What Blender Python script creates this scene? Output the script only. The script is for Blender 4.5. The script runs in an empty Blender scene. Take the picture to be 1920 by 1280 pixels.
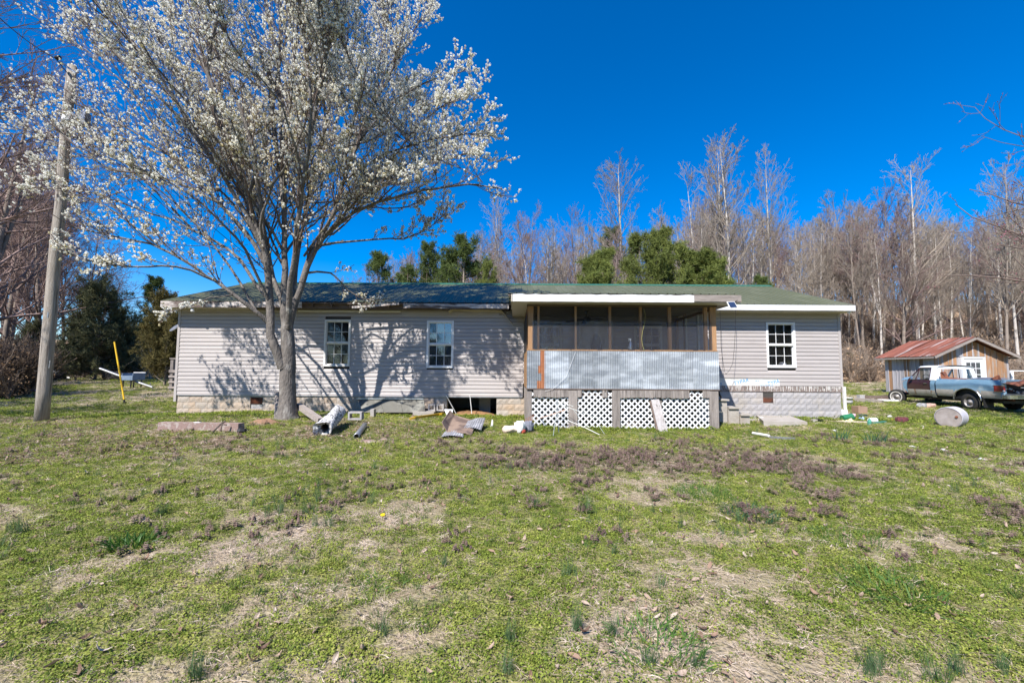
import bpy, math, random
import numpy as np
from mathutils import Vector, Matrix
SC = bpy.context.scene
COL = SC.collection
RAD = math.radians
R = random.Random(7)
# ------------------------------------------------------------------ camera, sky, sun, exposure
FOC = 800.0; PITCH = RAD(3.93); ROLL = RAD(0.36); EYE = 1.5
cam_d = bpy.data.cameras.new("camera"); cam_d.lens = 15.0; cam_d.sensor_width = 36.0
cam_d.clip_start = 0.05; cam_d.clip_end = 3000
cam = bpy.data.objects.new("camera", cam_d); COL.objects.link(cam)
cam.location = (0, 0, EYE); cam.rotation_euler = (Matrix.Rotation(RAD(90) + PITCH, 3, 'X') @ Matrix.Rotation(ROLL, 3, 'Z')).to_euler()
SC.camera = cam
SUN = Vector((0.55, 1.0, -1.27)).normalized()          # direction the sunlight travels
sun_el = math.asin(-SUN.z); sun_az = math.atan2(-SUN.x, -SUN.y)   # azimuth from +Y, clockwise
world = bpy.data.worlds.new("World"); SC.world = world; world.use_nodes = True
wn = world.node_tree; wn.nodes.clear()
sky = wn.nodes.new("ShaderNodeTexSky"); sky.sky_type = 'NISHITA'; sky.sun_disc = False
sky.sun_elevation = sun_el; sky.sun_rotation = sun_az
sky.altitude = 300; sky.air_density = 0.9; sky.dust_density = 0.25; sky.ozone_density = 3.5
hs = wn.nodes.new("ShaderNodeHueSaturation"); hs.inputs['Saturation'].default_value = 1.52
hs.inputs['Hue'].default_value = 0.507
bg = wn.nodes.new("ShaderNodeBackground"); bg.inputs['Strength'].default_value = 0.115
wo = wn.nodes.new("ShaderNodeOutputWorld")
wn.links.new(sky.outputs[0], hs.inputs['Color']); wn.links.new(hs.outputs[0], bg.inputs['Color'])
wn.links.new(bg.outputs[0], wo.inputs['Surface'])
sl = bpy.data.lights.new("sun", 'SUN'); sl.energy = 4.6; sl.angle = RAD(0.5); sl.color = (1.0, 0.955, 0.89)
sun = bpy.data.objects.new("sun", sl); COL.objects.link(sun)
sun.rotation_euler = SUN.to_track_quat('-Z', 'Y').to_euler(); sun.location = (-8, -14, 18)
SC.view_settings.view_transform = 'Standard'; SC.view_settings.look = 'None'
SC.view_settings.exposure = 0.9; SC.view_settings.gamma = 1.0; SC.view_settings.use_curve_mapping = False
SC.render.engine = 'CYCLES'; SC.cycles.max_bounces = 6; SC.cycles.transparent_max_bounces = 12
SC.cycles.use_denoising = True

# ------------------------------------------------------------------ measuring helpers
CT, ST = math.cos(PITCH), math.sin(PITCH)
def px(x, y, Y):                                    # the world point seen at photo pixel (x, y) at depth Y
    u0 = x - 960.0; v0 = 640.0 - y
    u = u0*math.cos(ROLL) - v0*math.sin(ROLL); v = u0*math.sin(ROLL) + v0*math.cos(ROLL)
    s = Y / (FOC*CT - v*ST)
    return Vector((u*s, Y, EYE + s*(FOC*ST + v*CT)))
def sst(a, b, x):
    t = np.clip((x - a)/(b - a), 0, 1); return t*t*(3 - 2*t)
_ng = {}
def noise(x, y, sc, seed=0):                        # smooth value noise 0..1
    if seed not in _ng: _ng[seed] = np.random.RandomState(seed + 11).rand(256, 256)
    g = _ng[seed]; x = np.asarray(x, float)/sc + 311.7; y = np.asarray(y, float)/sc + 177.3
    i = np.floor(x).astype(int); j = np.floor(y).astype(int); fx = x - i; fy = y - j
    fx = fx*fx*(3 - 2*fx); fy = fy*fy*(3 - 2*fy); a = lambda p, q: g[p % 256, q % 256]
    return (a(i, j)*(1-fx) + a(i+1, j)*fx)*(1-fy) + (a(i, j+1)*(1-fx) + a(i+1, j+1)*fx)*fy
def fbm(x, y, sc, seed=0):
    return (noise(x, y, sc, seed)*.5 + noise(x, y, sc*.47, seed+1)*.28 + noise(x, y, sc*.21, seed+2)*.22)
def gh(x, y):                                       # ground height
    x = np.asarray(x, float); y = np.asarray(y, float)
    h = .02*np.maximum(0, y - 14)
    h = h + .17*np.exp(-((x + 6.2)**2 + (y - 11.6)**2)/12.0)
    h = h + .16*sst(19, 24, y)*sst(14, 18, x)
    y0 = 46 - 9*sst(8, 35, x)
    h = h + (7 + 9*sst(-35, 12, x))*sst(0, 75, y - y0)
    h = h + (noise(x, y, 1.3, 40) - .5)*.05 + (noise(x, y, .45, 41) - .5)*.025
    h = h + (noise(x, y, 9, 42) - .5)*1.6*sst(40, 60, y)
    return h
def g1(x, y): return float(gh(x, y))
def gp(x, y):                                       # the ground point seen at photo pixel (x, y)
    prev = 1.5
    for Y in [1.5*1.03**k for k in range(1, 160)]:
        p = px(x, y, Y)
        if p.z < g1(p.x, p.y):
            lo, hi = prev, Y
            for _ in range(24):
                mid = (lo + hi)/2; p = px(x, y, mid)
                if p.z < g1(p.x, p.y): hi = mid
                else: lo = mid
            break
        prev = Y
    return Vector((p.x, p.y, g1(p.x, p.y)))

# ------------------------------------------------------------------ materials
MATS = {}
def M(name, c1, c2=None, scale=4.0, rough=.8, metal=0.0, bump=0.0, stretch=(1, 1, 1), rnd=0.0, c3=None,
      s3=1.2, t3=(.5, .62), bscale=None, spec=.3, coat=0.0, transl=0.0):
    if name in MATS: return MATS[name]
    m = bpy.data.materials.new(name); m.use_nodes = True; nt = m.node_tree; N = nt.nodes; Lk = nt.links
    b = N['Principled BSDF']; b.inputs['Roughness'].default_value = rough; b.inputs['Metallic'].default_value = metal
    b.inputs['Specular IOR Level'].default_value = spec; b.inputs['Coat Weight'].default_value = coat
    col = None
    tc = N.new('ShaderNodeTexCoord'); mp = N.new('ShaderNodeMapping'); mp.inputs['Scale'].default_value = stretch
    Lk.new(tc.outputs['Object'], mp.inputs['Vector'])
    vec = mp.outputs[0]
    if rnd:                                         # alike pieces differ a little
        oi = N.new('ShaderNodeObjectInfo'); ad = N.new('ShaderNodeVectorMath'); ad.operation = 'MULTIPLY_ADD'
        ad.inputs[1].default_value = (37, 53, 71); Lk.new(oi.outputs['Random'], ad.inputs[0]); Lk.new(vec, ad.inputs[2]); vec = ad.outputs[0]
    if c2 is None: c2 = tuple(v*.8 for v in c1)
    ns = N.new('ShaderNodeTexNoise'); ns.inputs['Scale'].default_value = scale; ns.inputs['Detail'].default_value = 8
    ns.inputs['Roughness'].default_value = .65; Lk.new(vec, ns.inputs['Vector'])
    cr = N.new('ShaderNodeMapRange'); cr.inputs[1].default_value = .32; cr.inputs[2].default_value = .68; Lk.new(ns.outputs[0], cr.inputs[0])
    mx = N.new('ShaderNodeMix'); mx.data_type = 'RGBA'; mx.inputs[6].default_value = (*c1, 1); mx.inputs[7].default_value = (*c2, 1)
    Lk.new(cr.outputs[0], mx.inputs[0]); col = mx.outputs[2]
    if c3 is not None:
        n3 = N.new('ShaderNodeTexNoise'); n3.inputs['Scale'].default_value = s3; n3.inputs['Detail'].default_value = 6; Lk.new(vec, n3.inputs['Vector'])
        r3 = N.new('ShaderNodeMapRange'); r3.inputs[1].default_value = t3[0]; r3.inputs[2].default_value = t3[1]; Lk.new(n3.outputs[0], r3.inputs[0])
        m3 = N.new('ShaderNodeMix'); m3.data_type = 'RGBA'; m3.inputs[7].default_value = (*c3, 1)
        Lk.new(r3.outputs[0], m3.inputs[0]); Lk.new(col, m3.inputs[6]); col = m3.outputs[2]
    if rnd:
        mr = N.new('ShaderNodeMapRange'); mr.inputs[3].default_value = 1 - rnd; mr.inputs[4].default_value = 1 + rnd; Lk.new(oi.outputs['Random'], mr.inputs[0])
        hv = N.new('ShaderNodeHueSaturation'); Lk.new(mr.outputs[0], hv.inputs['Value']); Lk.new(col, hv.inputs['Color']); col = hv.outputs[0]
    Lk.new(col, b.inputs['Base Color'])
    if bump:
        nb = N.new('ShaderNodeTexNoise'); nb.inputs['Scale'].default_value = bscale or scale*4; nb.inputs['Detail'].default_value = 6; Lk.new(vec, nb.inputs['Vector'])
        bp = N.new('ShaderNodeBump'); bp.inputs['Strength'].default_value = min(1, bump); bp.inputs['Distance'].default_value = .02*max(1, bump)
        Lk.new(nb.outputs[0], bp.inputs['Height']); Lk.new(bp.outputs[0], b.inputs['Normal'])
    if transl:
        out = [n for n in N if n.type == 'OUTPUT_MATERIAL'][0]
        tr = N.new('ShaderNodeBsdfTranslucent'); Lk.new(col, tr.inputs['Color']); ms = N.new('ShaderNodeMixShader'); ms.inputs[0].default_value = transl
        Lk.new(b.outputs[0], ms.inputs[1]); Lk.new(tr.outputs[0], ms.inputs[2]); Lk.new(ms.outputs[0], out.inputs['Surface'])
    MATS[name] = m; return m
def clearmat(name, tint, alpha, gl, rough=.05, glc=(.9, .95, 1)):
    """a thin see-through sheet: a dark tinted film with a gloss on it"""
    m = bpy.data.materials.new(name); m.use_nodes = True; nt = m.node_tree; N = nt.nodes; N.clear(); Lk = nt.links
    o = N.new('ShaderNodeOutputMaterial'); t = N.new('ShaderNodeBsdfTransparent'); t.inputs[0].default_value = (.97, .98, 1, 1)
    d = N.new('ShaderNodeBsdfDiffuse'); d.inputs[0].default_value = (*tint, 1); g = N.new('ShaderNodeBsdfGlossy'); g.inputs[0].default_value = (*glc, 1); g.inputs[1].default_value = rough
    a = N.new('ShaderNodeMixShader'); a.inputs[0].default_value = alpha; b = N.new('ShaderNodeMixShader')
    lw = N.new('ShaderNodeLayerWeight'); lw.inputs[0].default_value = .25; mr = N.new('ShaderNodeMapRange'); mr.inputs[3].default_value = gl; mr.inputs[4].default_value = .8
    Lk.new(lw.outputs['Fresnel'], mr.inputs[0]); Lk.new(mr.outputs[0], b.inputs[0])
    Lk.new(t.outputs[0], a.inputs[1]); Lk.new(d.outputs[0], a.inputs[2]); Lk.new(a.outputs[0], b.inputs[1]); Lk.new(g.outputs[0], b.inputs[2]); Lk.new(b.outputs[0], o.inputs[0])
    MATS[name] = m; return m
def instmat(name, ramp, rough=.7, transl=.25, val=.25, spec=.25):
    """plant material: colour runs along RAMP by a per-instance value"""
    m = bpy.data.materials.new(name); m.use_nodes = True; nt = m.node_tree; N = nt.nodes; Lk = nt.links; b = N['Principled BSDF']
    at = N.new('ShaderNodeAttribute'); at.attribute_type = 'INSTANCER'; at.attribute_name = 'tint'
    cr = N.new('ShaderNodeValToRGB'); e = cr.color_ramp.elements
    while len(e) < len(ramp): e.new(.5)
    for k, (p, c) in enumerate(ramp): e[k].position = p; e[k].color = (*c, 1)
    Lk.new(at.outputs['Fac'], cr.inputs[0])
    gm = N.new('ShaderNodeNewGeometry'); mr = N.new('ShaderNodeMapRange'); mr.inputs[3].default_value = 1 - val; mr.inputs[4].default_value = 1 + val
    Lk.new(gm.outputs['Random Per Island'], mr.inputs[0]); hv = N.new('ShaderNodeHueSaturation'); Lk.new(mr.outputs[0], hv.inputs['Value']); Lk.new(cr.outputs[0], hv.inputs['Color'])
    Lk.new(hv.outputs[0], b.inputs['Base Color']); b.inputs['Roughness'].default_value = rough; b.inputs['Specular IOR Level'].default_value = spec
    if transl:
        out = [n for n in N if n.type == 'OUTPUT_MATERIAL'][0]
        tr = N.new('ShaderNodeBsdfTranslucent'); Lk.new(hv.outputs[0], tr.inputs['Color']); ms = N.new('ShaderNodeMixShader'); ms.inputs[0].default_value = transl
        Lk.new(b.outputs[0], ms.inputs[1]); Lk.new(tr.outputs[0], ms.inputs[2]); Lk.new(ms.outputs[0], out.inputs['Surface'])
    MATS[name] = m; return m

siding = M('siding', (.42, .385, .372), (.39, .355, .345), 1.5, .45, rnd=.03, bump=.15, bscale=30, spec=.4, c3=(.36, .325, .31), s3=.9, t3=(.55, .8))
siding_d = M('soffit_vinyl', (.50, .45, .38), (.44, .40, .34), 3, .5)
white = M('white_paint', (.76, .76, .77), (.70, .70, .71), 5, .4, spec=.45)
whited = M('dirty_white', (.74, .73, .71), (.6, .58, .55), 8, .6, rnd=.06)
fascia_w = M('peeling_fascia', (.62, .58, .56), (.35, .29, .27), 9, .85, bump=.4, stretch=(.25, 1, 1.5), c3=(.13, .10, .09), s3=5, t3=(.5, .58))
dwood = M('dark_old_wood', (.17, .13, .11), (.09, .065, .055), 6, .9, bump=.5, stretch=(.3, 1, 2), rnd=.2)
gwood = M('weathered_wood', (.33, .29, .265), (.19, .165, .15), 5, .9, bump=.6, stretch=(3, 3, .35), rnd=.22, c3=(.10, .085, .08), s3=4, t3=(.58, .72))
gwoodh = M('weathered_wood_long', (.36, .31, .28), (.22, .19, .17), 5, .9, bump=.6, stretch=(.4, 3, 3), rnd=.18)
lumber = M('bare_lumber', (.38, .22, .115), (.25, .14, .07), 6, .75, bump=.3, stretch=(4, 4, .4), rnd=.15)
lumber_o = M('orange_plywood', (.44, .25, .12), (.31, .165, .075), 5, .7, bump=.3, stretch=(4, 4, .5), rnd=.1)
rimw = M('stained_rim_board', (.30, .24, .215), (.13, .10, .09), 14, .9, bump=.5, stretch=(4, 1, .4), c3=(.5, .46, .45), s3=22, t3=(.58, .66))
block = M('split_face_block', (.42, .40, .405), (.35, .335, .34), 7, .95, bump=.8, bscale=45, rnd=.07, c3=(.42, .37, .31), s3=1.5, t3=(.5, .8), spec=.1)
block_l = M('buff_split_block', (.46, .41, .36), (.37, .32, .275), 4, .95, bump=1.0, bscale=45, rnd=.05, c3=(.46, .34, .24), s3=1.1, t3=(.45, .7), spec=.1)
mortar = M('mortar', (.44, .42, .40), (.38, .36, .34), 9, .95, bump=.4)
conc = M('concrete', (.42, .385, .35), (.32, .29, .26), 5, .9, bump=.4, c3=(.32, .27, .22), s3=3, t3=(.55, .75))
roofg = M('green_metal_roof', (.112, .118, .062), (.095, .102, .055), 2.5, .5, rnd=.05, spec=.3, c3=(.13, .135, .08), s3=.7)
rooff = M('green_ridge_cap', (.06, .20, .13), (.05, .17, .11), 3, .4, metal=.2)
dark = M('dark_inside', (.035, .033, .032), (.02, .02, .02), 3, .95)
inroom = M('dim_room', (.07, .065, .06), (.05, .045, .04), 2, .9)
inwall = M('indoor_wall', (.30, .27, .25), (.26, .23, .21), 2, .9)
galv = M('galvanised_sheet', (.37, .40, .435), (.225, .245, .27), 34, .5, metal=.3, stretch=(.8, 1, 2.2), rnd=.20, bump=.1, c3=(.50, .53, .565), s3=2.6, t3=(.44, .66), spec=.5)
galv_r = M('rusting_sheet', (.36, .155, .075), (.28, .105, .05), 12, .85, c3=(.42, .45, .48), s3=2.0, t3=(.6, .66), rnd=.08)
steel = M('dull_steel', (.40, .41, .42), (.28, .28, .29), 6, .4, metal=.7, rnd=.1)
rust = M('rust', (.26, .095, .05), (.15, .055, .035), 7, .9, bump=.4, c3=(.10, .05, .04), s3=3)
black = M('black_plastic', (.02, .02, .022), (.014, .014, .016), 5, .5)
bark = M('pear_bark', (.215, .19, .17), (.10, .09, .082), 9, .95, bump=1.6, bscale=26, stretch=(1, 1, .45), c3=(.32, .30, .27), s3=5, t3=(.56, .72), spec=.1)
polew = M('pole_wood', (.44, .395, .345), (.24, .205, .17), 9, .9, bump=.9, stretch=(4, 4, .22), c3=(.13, .11, .095), s3=3.5, t3=(.57, .66))
glassm = clearmat('window_glass', (.02, .02, .02), .35, .035)
glassb = clearmat('sky_glass', (.05, .08, .12), .35, .15)
screen = clearmat('insect_screen', (.05, .048, .05), .50, .0, .6, (.1, .1, .1))
film = clearmat('plastic_film', (.22, .22, .27), .10, .02, .25)
truckglass = clearmat('truck_glass', (.12, .15, .14), .12, .05)

# ------------------------------------------------------------------ mesh building
LOC = {}
def wl(o): return LOC.get(o.name, Vector((0, 0, 0))) if o else Vector((0, 0, 0))
class MB:
    def __init__(s): s.v = []; s.f = []; s.m = []
    def add(s, vs, fs, mi=0):
        b = len(s.v); s.v += [tuple(v) for v in vs]; s.f += [tuple(i + b for i in f) for f in fs]; s.m += [mi]*len(fs); return s
    def box(s, x0, x1, y0, y1, z0, z1, mi=0, T=None):
        vs = [Vector(p) for p in ((x0,y0,z0),(x1,y0,z0),(x1,y1,z0),(x0,y1,z0),(x0,y0,z1),(x1,y0,z1),(x1,y1,z1),(x0,y1,z1))]
        if T: vs = [T @ v for v in vs]
        return s.add(vs, [(0,3,2,1),(4,5,6,7),(0,1,5,4),(1,2,6,5),(2,3,7,6),(3,0,4,7)], mi)
    def bar(s, p, q, w, h, mi=0, up=(0, 0, 1)):
        p = Vector(p); q = Vector(q); d = (q - p).normalized(); u = Vector(up)
        if abs(d.dot(u)) > .98: u = Vector((0, 1, 0))
        a = d.cross(u).normalized()*w/2; b = a.cross(d).normalized()*h/2
        vs = [p-a-b, p+a-b, p+a+b, p-a+b, q-a-b, q+a-b, q+a+b, q-a+b]
        return s.add(vs, [(0,1,2,3),(7,6,5,4),(4,5,1,0),(5,6,2,1),(6,7,3,2),(7,4,0,3)], mi)
    def tube(s, pts, rr, n=6, mi=0, cap=True):
        pts = [Vector(p) for p in pts]; k = len(pts)
        if not hasattr(rr, '__len__'): rr = [rr]*k
        vs = []; ref = None
        for i, p in enumerate(pts):
            t = (pts[min(i+1, k-1)] - pts[max(i-1, 0)]).normalized()
            if ref is None: ref = t.orthogonal().normalized()
            a = (ref - t*ref.dot(t)).normalized(); ref = a; b = t.cross(a)
            vs += [p + (a*math.cos(6.28318*j/n) + b*math.sin(6.28318*j/n))*rr[i] for j in range(n)]
        fs = [(i*n+j, i*n+(j+1) % n, (i+1)*n+(j+1) % n, (i+1)*n+j) for i in range(k-1) for j in range(n)]
        if cap: fs += [tuple(range(n-1, -1, -1)), tuple((k-1)*n+j for j in range(n))]
        return s.add(vs, fs, mi)
    def lathe(s, c, ax, prof, n=16, mi=0):          # prof: (radius, distance along axis)
        c = Vector(c); ax = Vector(ax).normalized(); a = ax.orthogonal().normalized(); b = ax.cross(a); vs = []
        for r, t in prof: vs += [c + ax*t + (a*math.cos(6.28318*j/n) + b*math.sin(6.28318*j/n))*r for j in range(n)]
        k = len(prof); fs = [(i*n+j, i*n+(j+1) % n, (i+1)*n+(j+1) % n, (i+1)*n+j) for i in range(k-1) for j in range(n)]
        return s.add(vs, fs, mi)
    def prism(s, pts, d, mi=0):                     # closed polygon pushed along vector d
        pts = [Vector(p) for p in pts]; d = Vector(d); n = len(pts)
        return s.add(pts + [p + d for p in pts], [tuple(range(n-1, -1, -1)), tuple(range(n, 2*n))] + [(i, (i+1) % n, n+(i+1) % n, n+i) for i in range(n)], mi)
    def sheet(s, P, mi=0):                          # grid of points P[i][j]
        ni, nj = len(P), len(P[0]); vs = [p for r in P for p in r]
        return s.add(vs, [(i*nj+j, (i+1)*nj+j, (i+1)*nj+j+1, i*nj+j+1) for i in range(ni-1) for j in range(nj-1)], mi)
    def build(s, name, mats, parent=None, smooth=False, loc=None):
        if not isinstance(mats, (list, tuple)): mats = [mats]
        if loc is None:
            if parent: loc = wl(parent)
            else:
                xs = [v[0] for v in s.v]; ys = [v[1] for v in s.v]
                loc = Vector(((min(xs)+max(xs))/2, (min(ys)+max(ys))/2, min(v[2] for v in s.v)))
        loc = Vector(loc); me = bpy.data.meshes.new(name)
        me.from_pydata([(v[0]-loc.x, v[1]-loc.y, v[2]-loc.z) for v in s.v], [], s.f)
        for m in mats: me.materials.append(m)
        if len(mats) > 1: me.polygons.foreach_set('material_index', s.m)
        if smooth: me.polygons.foreach_set('use_smooth', [True]*len(s.f))
        me.update(); return link(name, me, parent, loc)
def link(name, me, parent=None, loc=(0, 0, 0)):
    o = bpy.data.objects.new(name, me); COL.objects.link(o); loc = Vector(loc)
    if parent: o.parent = parent; o.location = loc - wl(parent)
    else: o.location = loc
    LOC[o.name] = loc.copy(); return o
def tag(o, label=None, cat=None, group=None, kind=None):
    if label: o['label'] = label
    if cat: o['category'] = cat
    if group: o['group'] = group
    if kind: o['kind'] = kind
    return o
def thing(name, loc, label, cat, group=None):
    o = bpy.data.objects.new(name, None); COL.objects.link(o); o.location = loc; o.empty_display_size = .2
    LOC[o.name] = Vector(loc); return tag(o, label, cat, group)
def npmesh(name, V, F, mats, smooth=False, mi=None):
    """mesh from arrays: V (n,3), F (m,3 or 4)"""
    me = bpy.data.meshes.new(name); V = np.asarray(V, np.float32); F = np.asarray(F, np.int32); k = F.shape[1]
    me.vertices.add(len(V)); me.vertices.foreach_set('co', V.ravel()); me.loops.add(F.size); me.loops.foreach_set('vertex_index', F.ravel())
    me.polygons.add(len(F)); me.polygons.foreach_set('loop_start', np.arange(0, F.size, k, dtype=np.int32))
    for m in (mats if isinstance(mats, (list, tuple)) else [mats]): me.materials.append(m)
    if mi is not None: me.polygons.foreach_set('material_index', np.asarray(mi, np.int32))
    if smooth: me.polygons.foreach_set('use_smooth', np.ones(len(F), bool))
    me.update(calc_edges=True); return me

# ------------------------------------------------------------------ ground
def axis(dense0, dense1, step, lo, hi, g=1.09):
    a = list(np.arange(dense0, dense1 + 1e-6, step)); s = step; x = dense1
    while x < hi: s = min(s*g, 9); x += s; a.append(x)
    s = step; x = dense0
    while x > lo: s = min(s*g, 9); x -= s; a.insert(0, x)
    return np.array(a)
def masks(x, y):
    """straw, purple weeds, leaf litter: 0..1"""
    n = fbm(x, y, 1.5, 3); n2 = fbm(x, y, .8, 7); n3 = fbm(x, y, 2.2, 13)
    nf = fbm(x, y, .33, 17) - .5; n = n + nf*.22; n2 = n2 + nf*.25
    straw = .70*sst(.55, .70, n) * (.55 + .45*sst(9, 4, y)) + 1.0*np.exp(-((x-.55)**2/.8 + (y-2.55)**2/.30))*sst(.30, .46, n2) + .8*np.exp(-((x-1.9)**2/.9 + (y-2.15)**2/.12))*sst(.36, .5, n2) \
          + .8*np.exp(-((x-1.6)**2/.5 + (y-3.4)**2/.25))*sst(.4, .52, n2) + .7*np.exp(-((x+1.7)**2/.5 + (y-3.9)**2/.5))*sst(.4, .5, n2)
    straw = straw + .75*sst(.42, .55, n3 + nf*.2)*sst(14, 22, y)
    band = np.exp(-((x-2.1)/3.4)**4 - ((y-7.6 - .22*(x-2.1)*-1*.4)/1.15)**4)
    purp = .8*band*sst(.36, .50, n2) + .75*sst(.57, .68, n2)*sst(3.2, 5, y)*(.35 + .65*sst(-1, 3, x))*sst(13, 9, y)
    lit = sst(.50, .60, n3)*sst(2, -4, x)*sst(3.5, 8, y)*sst(15, 11, y) + .7*sst(-5, -10, x)*sst(4, 8, y)*sst(14, 12, y)*sst(.35, .5, n2)
    woods = sst(0, 5, y - (43 - 8*sst(8, 35, x)) + 3*(noise(x, y, 6, 60) - .5))
    woods = np.maximum(woods, sst(0, 2.5, -(x + 1.07*y) + 3*(noise(x, y, 7, 61)-.5))*sst(16, 22, y))
    return np.clip(straw, 0, 1), np.clip(purp, 0, 1), np.clip(lit, 0, 1), np.clip(woods, 0, 1)
gx = axis(-17, 21, .14, -420, 420); gy = axis(1.0, 19, .14, -300, 420)
GX, GY = np.meshgrid(gx, gy, indexing='ij'); GZ = gh(GX, GY)
nx, ny = GX.shape
ii = np.arange(nx*ny).reshape(nx, ny)
F = np.stack([ii[:-1, :-1], ii[1:, :-1], ii[1:, 1:], ii[:-1, 1:]], -1).reshape(-1, 4)
gm = bpy.data.materials.new('lawn_soil'); gm.use_nodes = True
nt = gm.node_tree; N = nt.nodes; Lk = nt.links; pb = N['Principled BSDF']; pb.inputs['Roughness'].default_value = .95; pb.inputs['Specular IOR Level'].default_value = .1
def mixc(fac, a, b):
    m = N.new('ShaderNodeMix'); m.data_type = 'RGBA'
    if hasattr(fac, 'links') or not isinstance(fac, float): Lk.new(fac, m.inputs[0])
    else: m.inputs[0].default_value = fac
    for k, c in ((6, a), (7, b)):
        if isinstance(c, tuple): m.inputs[k].default_value = (*c, 1)
        else: Lk.new(c, m.inputs[k])
    return m.outputs[2]
def nz(sc, lo, hi, det=6):
    tc = N.new('ShaderNodeTexCoord'); n = N.new('ShaderNodeTexNoise'); n.inputs['Scale'].default_value = sc; n.inputs['Detail'].default_value = det
    n.inputs['Roughness'].default_value = .7
    r = N.new('ShaderNodeMapRange'); r.inputs[1].default_value = lo; r.inputs[2].default_value = hi
    Lk.new(tc.outputs['Object'], n.inputs['Vector']); Lk.new(n.outputs[0], r.inputs[0]); return r.outputs[0]
at = N.new('ShaderNodeAttribute'); at.attribute_name = 'cover'; sp = N.new('ShaderNodeSeparateColor'); Lk.new(at.outputs['Color'], sp.inputs[0])
wa = N.new('ShaderNodeAttribute'); wa.attribute_name = 'woods'
c = mixc(nz(1.6, .35, .65), (.20, .22, .05), (.27, .255, .075))
c = mixc(nz(34, .45, .6), c, (.105, .105, .035))
c = mixc(nz(60, .55, .62), c, (.40, .33, .22))
c = mixc(sp.outputs[0], c, mixc(nz(45, .4, .6), (.46, .37, .28), (.26, .20, .13)))
c = mixc(sp.outputs[1], c, mixc(nz(50, .4, .6), (.14, .095, .085), (.09, .10, .03)))
c = mixc(sp.outputs[2], c, mixc(nz(30, .42, .58), (.21, .14, .10), (.10, .10, .035)))
wood = mixc(nz(2.5, .35, .65), (.40, .27, .17), (.26, .18, .12)); wood = mixc(nz(9, .5, .62), wood, (.50, .37, .24))
c = mixc(wa.outputs['Fac'], c, wood)
Lk.new(c, pb.inputs['Base Color'])
tcb = N.new('ShaderNodeTexCoord'); nb = N.new('ShaderNodeTexNoise'); nb.inputs['Scale'].default_value = 28; nb.inputs['Detail'].default_value = 5
bp = N.new('ShaderNodeBump'); bp.inputs['Strength'].default_value = 1; bp.inputs['Distance'].default_value = .05
Lk.new(tcb.outputs['Object'], nb.inputs['Vector']); Lk.new(nb.outputs[0], bp.inputs['Height']); Lk.new(bp.outputs[0], pb.inputs['Normal'])
gme = npmesh('ground', np.stack([GX, GY, GZ], -1).reshape(-1, 3), F, gm, True)
ms, mp_, ml, mw = masks(GX, GY)
ca = gme.color_attributes.new('cover', 'FLOAT_COLOR', 'POINT')
ca.data.foreach_set('color', np.stack([ms, mp_, ml, np.ones_like(ms)], -1).astype(np.float32).ravel())
wv = gme.attributes.new('woods', 'FLOAT', 'POINT'); wv.data.foreach_set('value', mw.astype(np.float32).ravel())
ground = link('ground', gme); tag(ground, 'rough lawn rising into a wooded slope behind the house', kind='structure')
# ------------------------------------------------------------------ the house
WY = 14.0
XL = px(331, 700, WY).x; XR = px(1577, 700, WY).x
house = thing('house', ((XL+XR)/2, WY, 0), 'long single storey house in pale vinyl siding under a low green metal roof', 'house')
def hole(x0, x1, y0, y1):
    a = px(x0, y1, WY); b = px(x1, y0, WY); return (a.x, b.x, a.z, b.z)
W1 = hole(607.5, 658.5, 600, 686); W2 = hole(800, 851, 602, 689); W3 = hole(1438, 1488, 605, 688.5)
P1 = (0.78, 1.62, 1.75, 3.0); PD = (2.30, 3.24, 1.06, 3.08); P2 = (4.02, 4.92, 1.75, 3.0)
HOLES = [W1, W2, W3, P1, PD, P2]
def cut(x0, x1, z0, z1, holes):
    """the parts of a strip that no opening takes"""
    iv = [(x0, x1)]
    for a, b, c, d in holes:
        if d <= z0 + .003 or c >= z1 - .003: continue
        nv = []
        for p, q in iv:
            if b <= p or a >= q: nv.append((p, q)); continue
            if a > p: nv.append((p, a))
            if b < q: nv.append((b, q))
        iv = nv
    return iv
zs = sorted({.64, 3.55} | {h[2] for h in HOLES} | {h[3] for h in HOLES})
b = MB()
for z0, z1 in zip(zs[:-1], zs[1:]):
    if z1 - z0 < .002: continue
    for p, q in cut(XL + .02, XR - .02, z0, z1, HOLES): b.box(p, q, WY + .004, WY + .10, z0, z1)
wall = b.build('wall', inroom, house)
b = MB()                                            # end walls, rear wall, gables
for x in (XL + .03, XR - .13):
    b.box(x, x + .10, WY + .102, 21.9, .0, 3.55); b.prism([(x, 13.98, 3.56), (x, 22.0, 3.56), (x, 18, 4.98)], (.10, 0, 0))
b.box(XL + .13, XR - .13, 21.8, 21.9, 0, 3.54)
b.build('wall', siding, house)
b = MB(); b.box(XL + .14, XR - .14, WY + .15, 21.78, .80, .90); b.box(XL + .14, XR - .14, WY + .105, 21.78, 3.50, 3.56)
b.box(XL + .14, XR - .14, 18.2, 18.3, .91, 3.49); b.build('floor', inroom, house)
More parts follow.
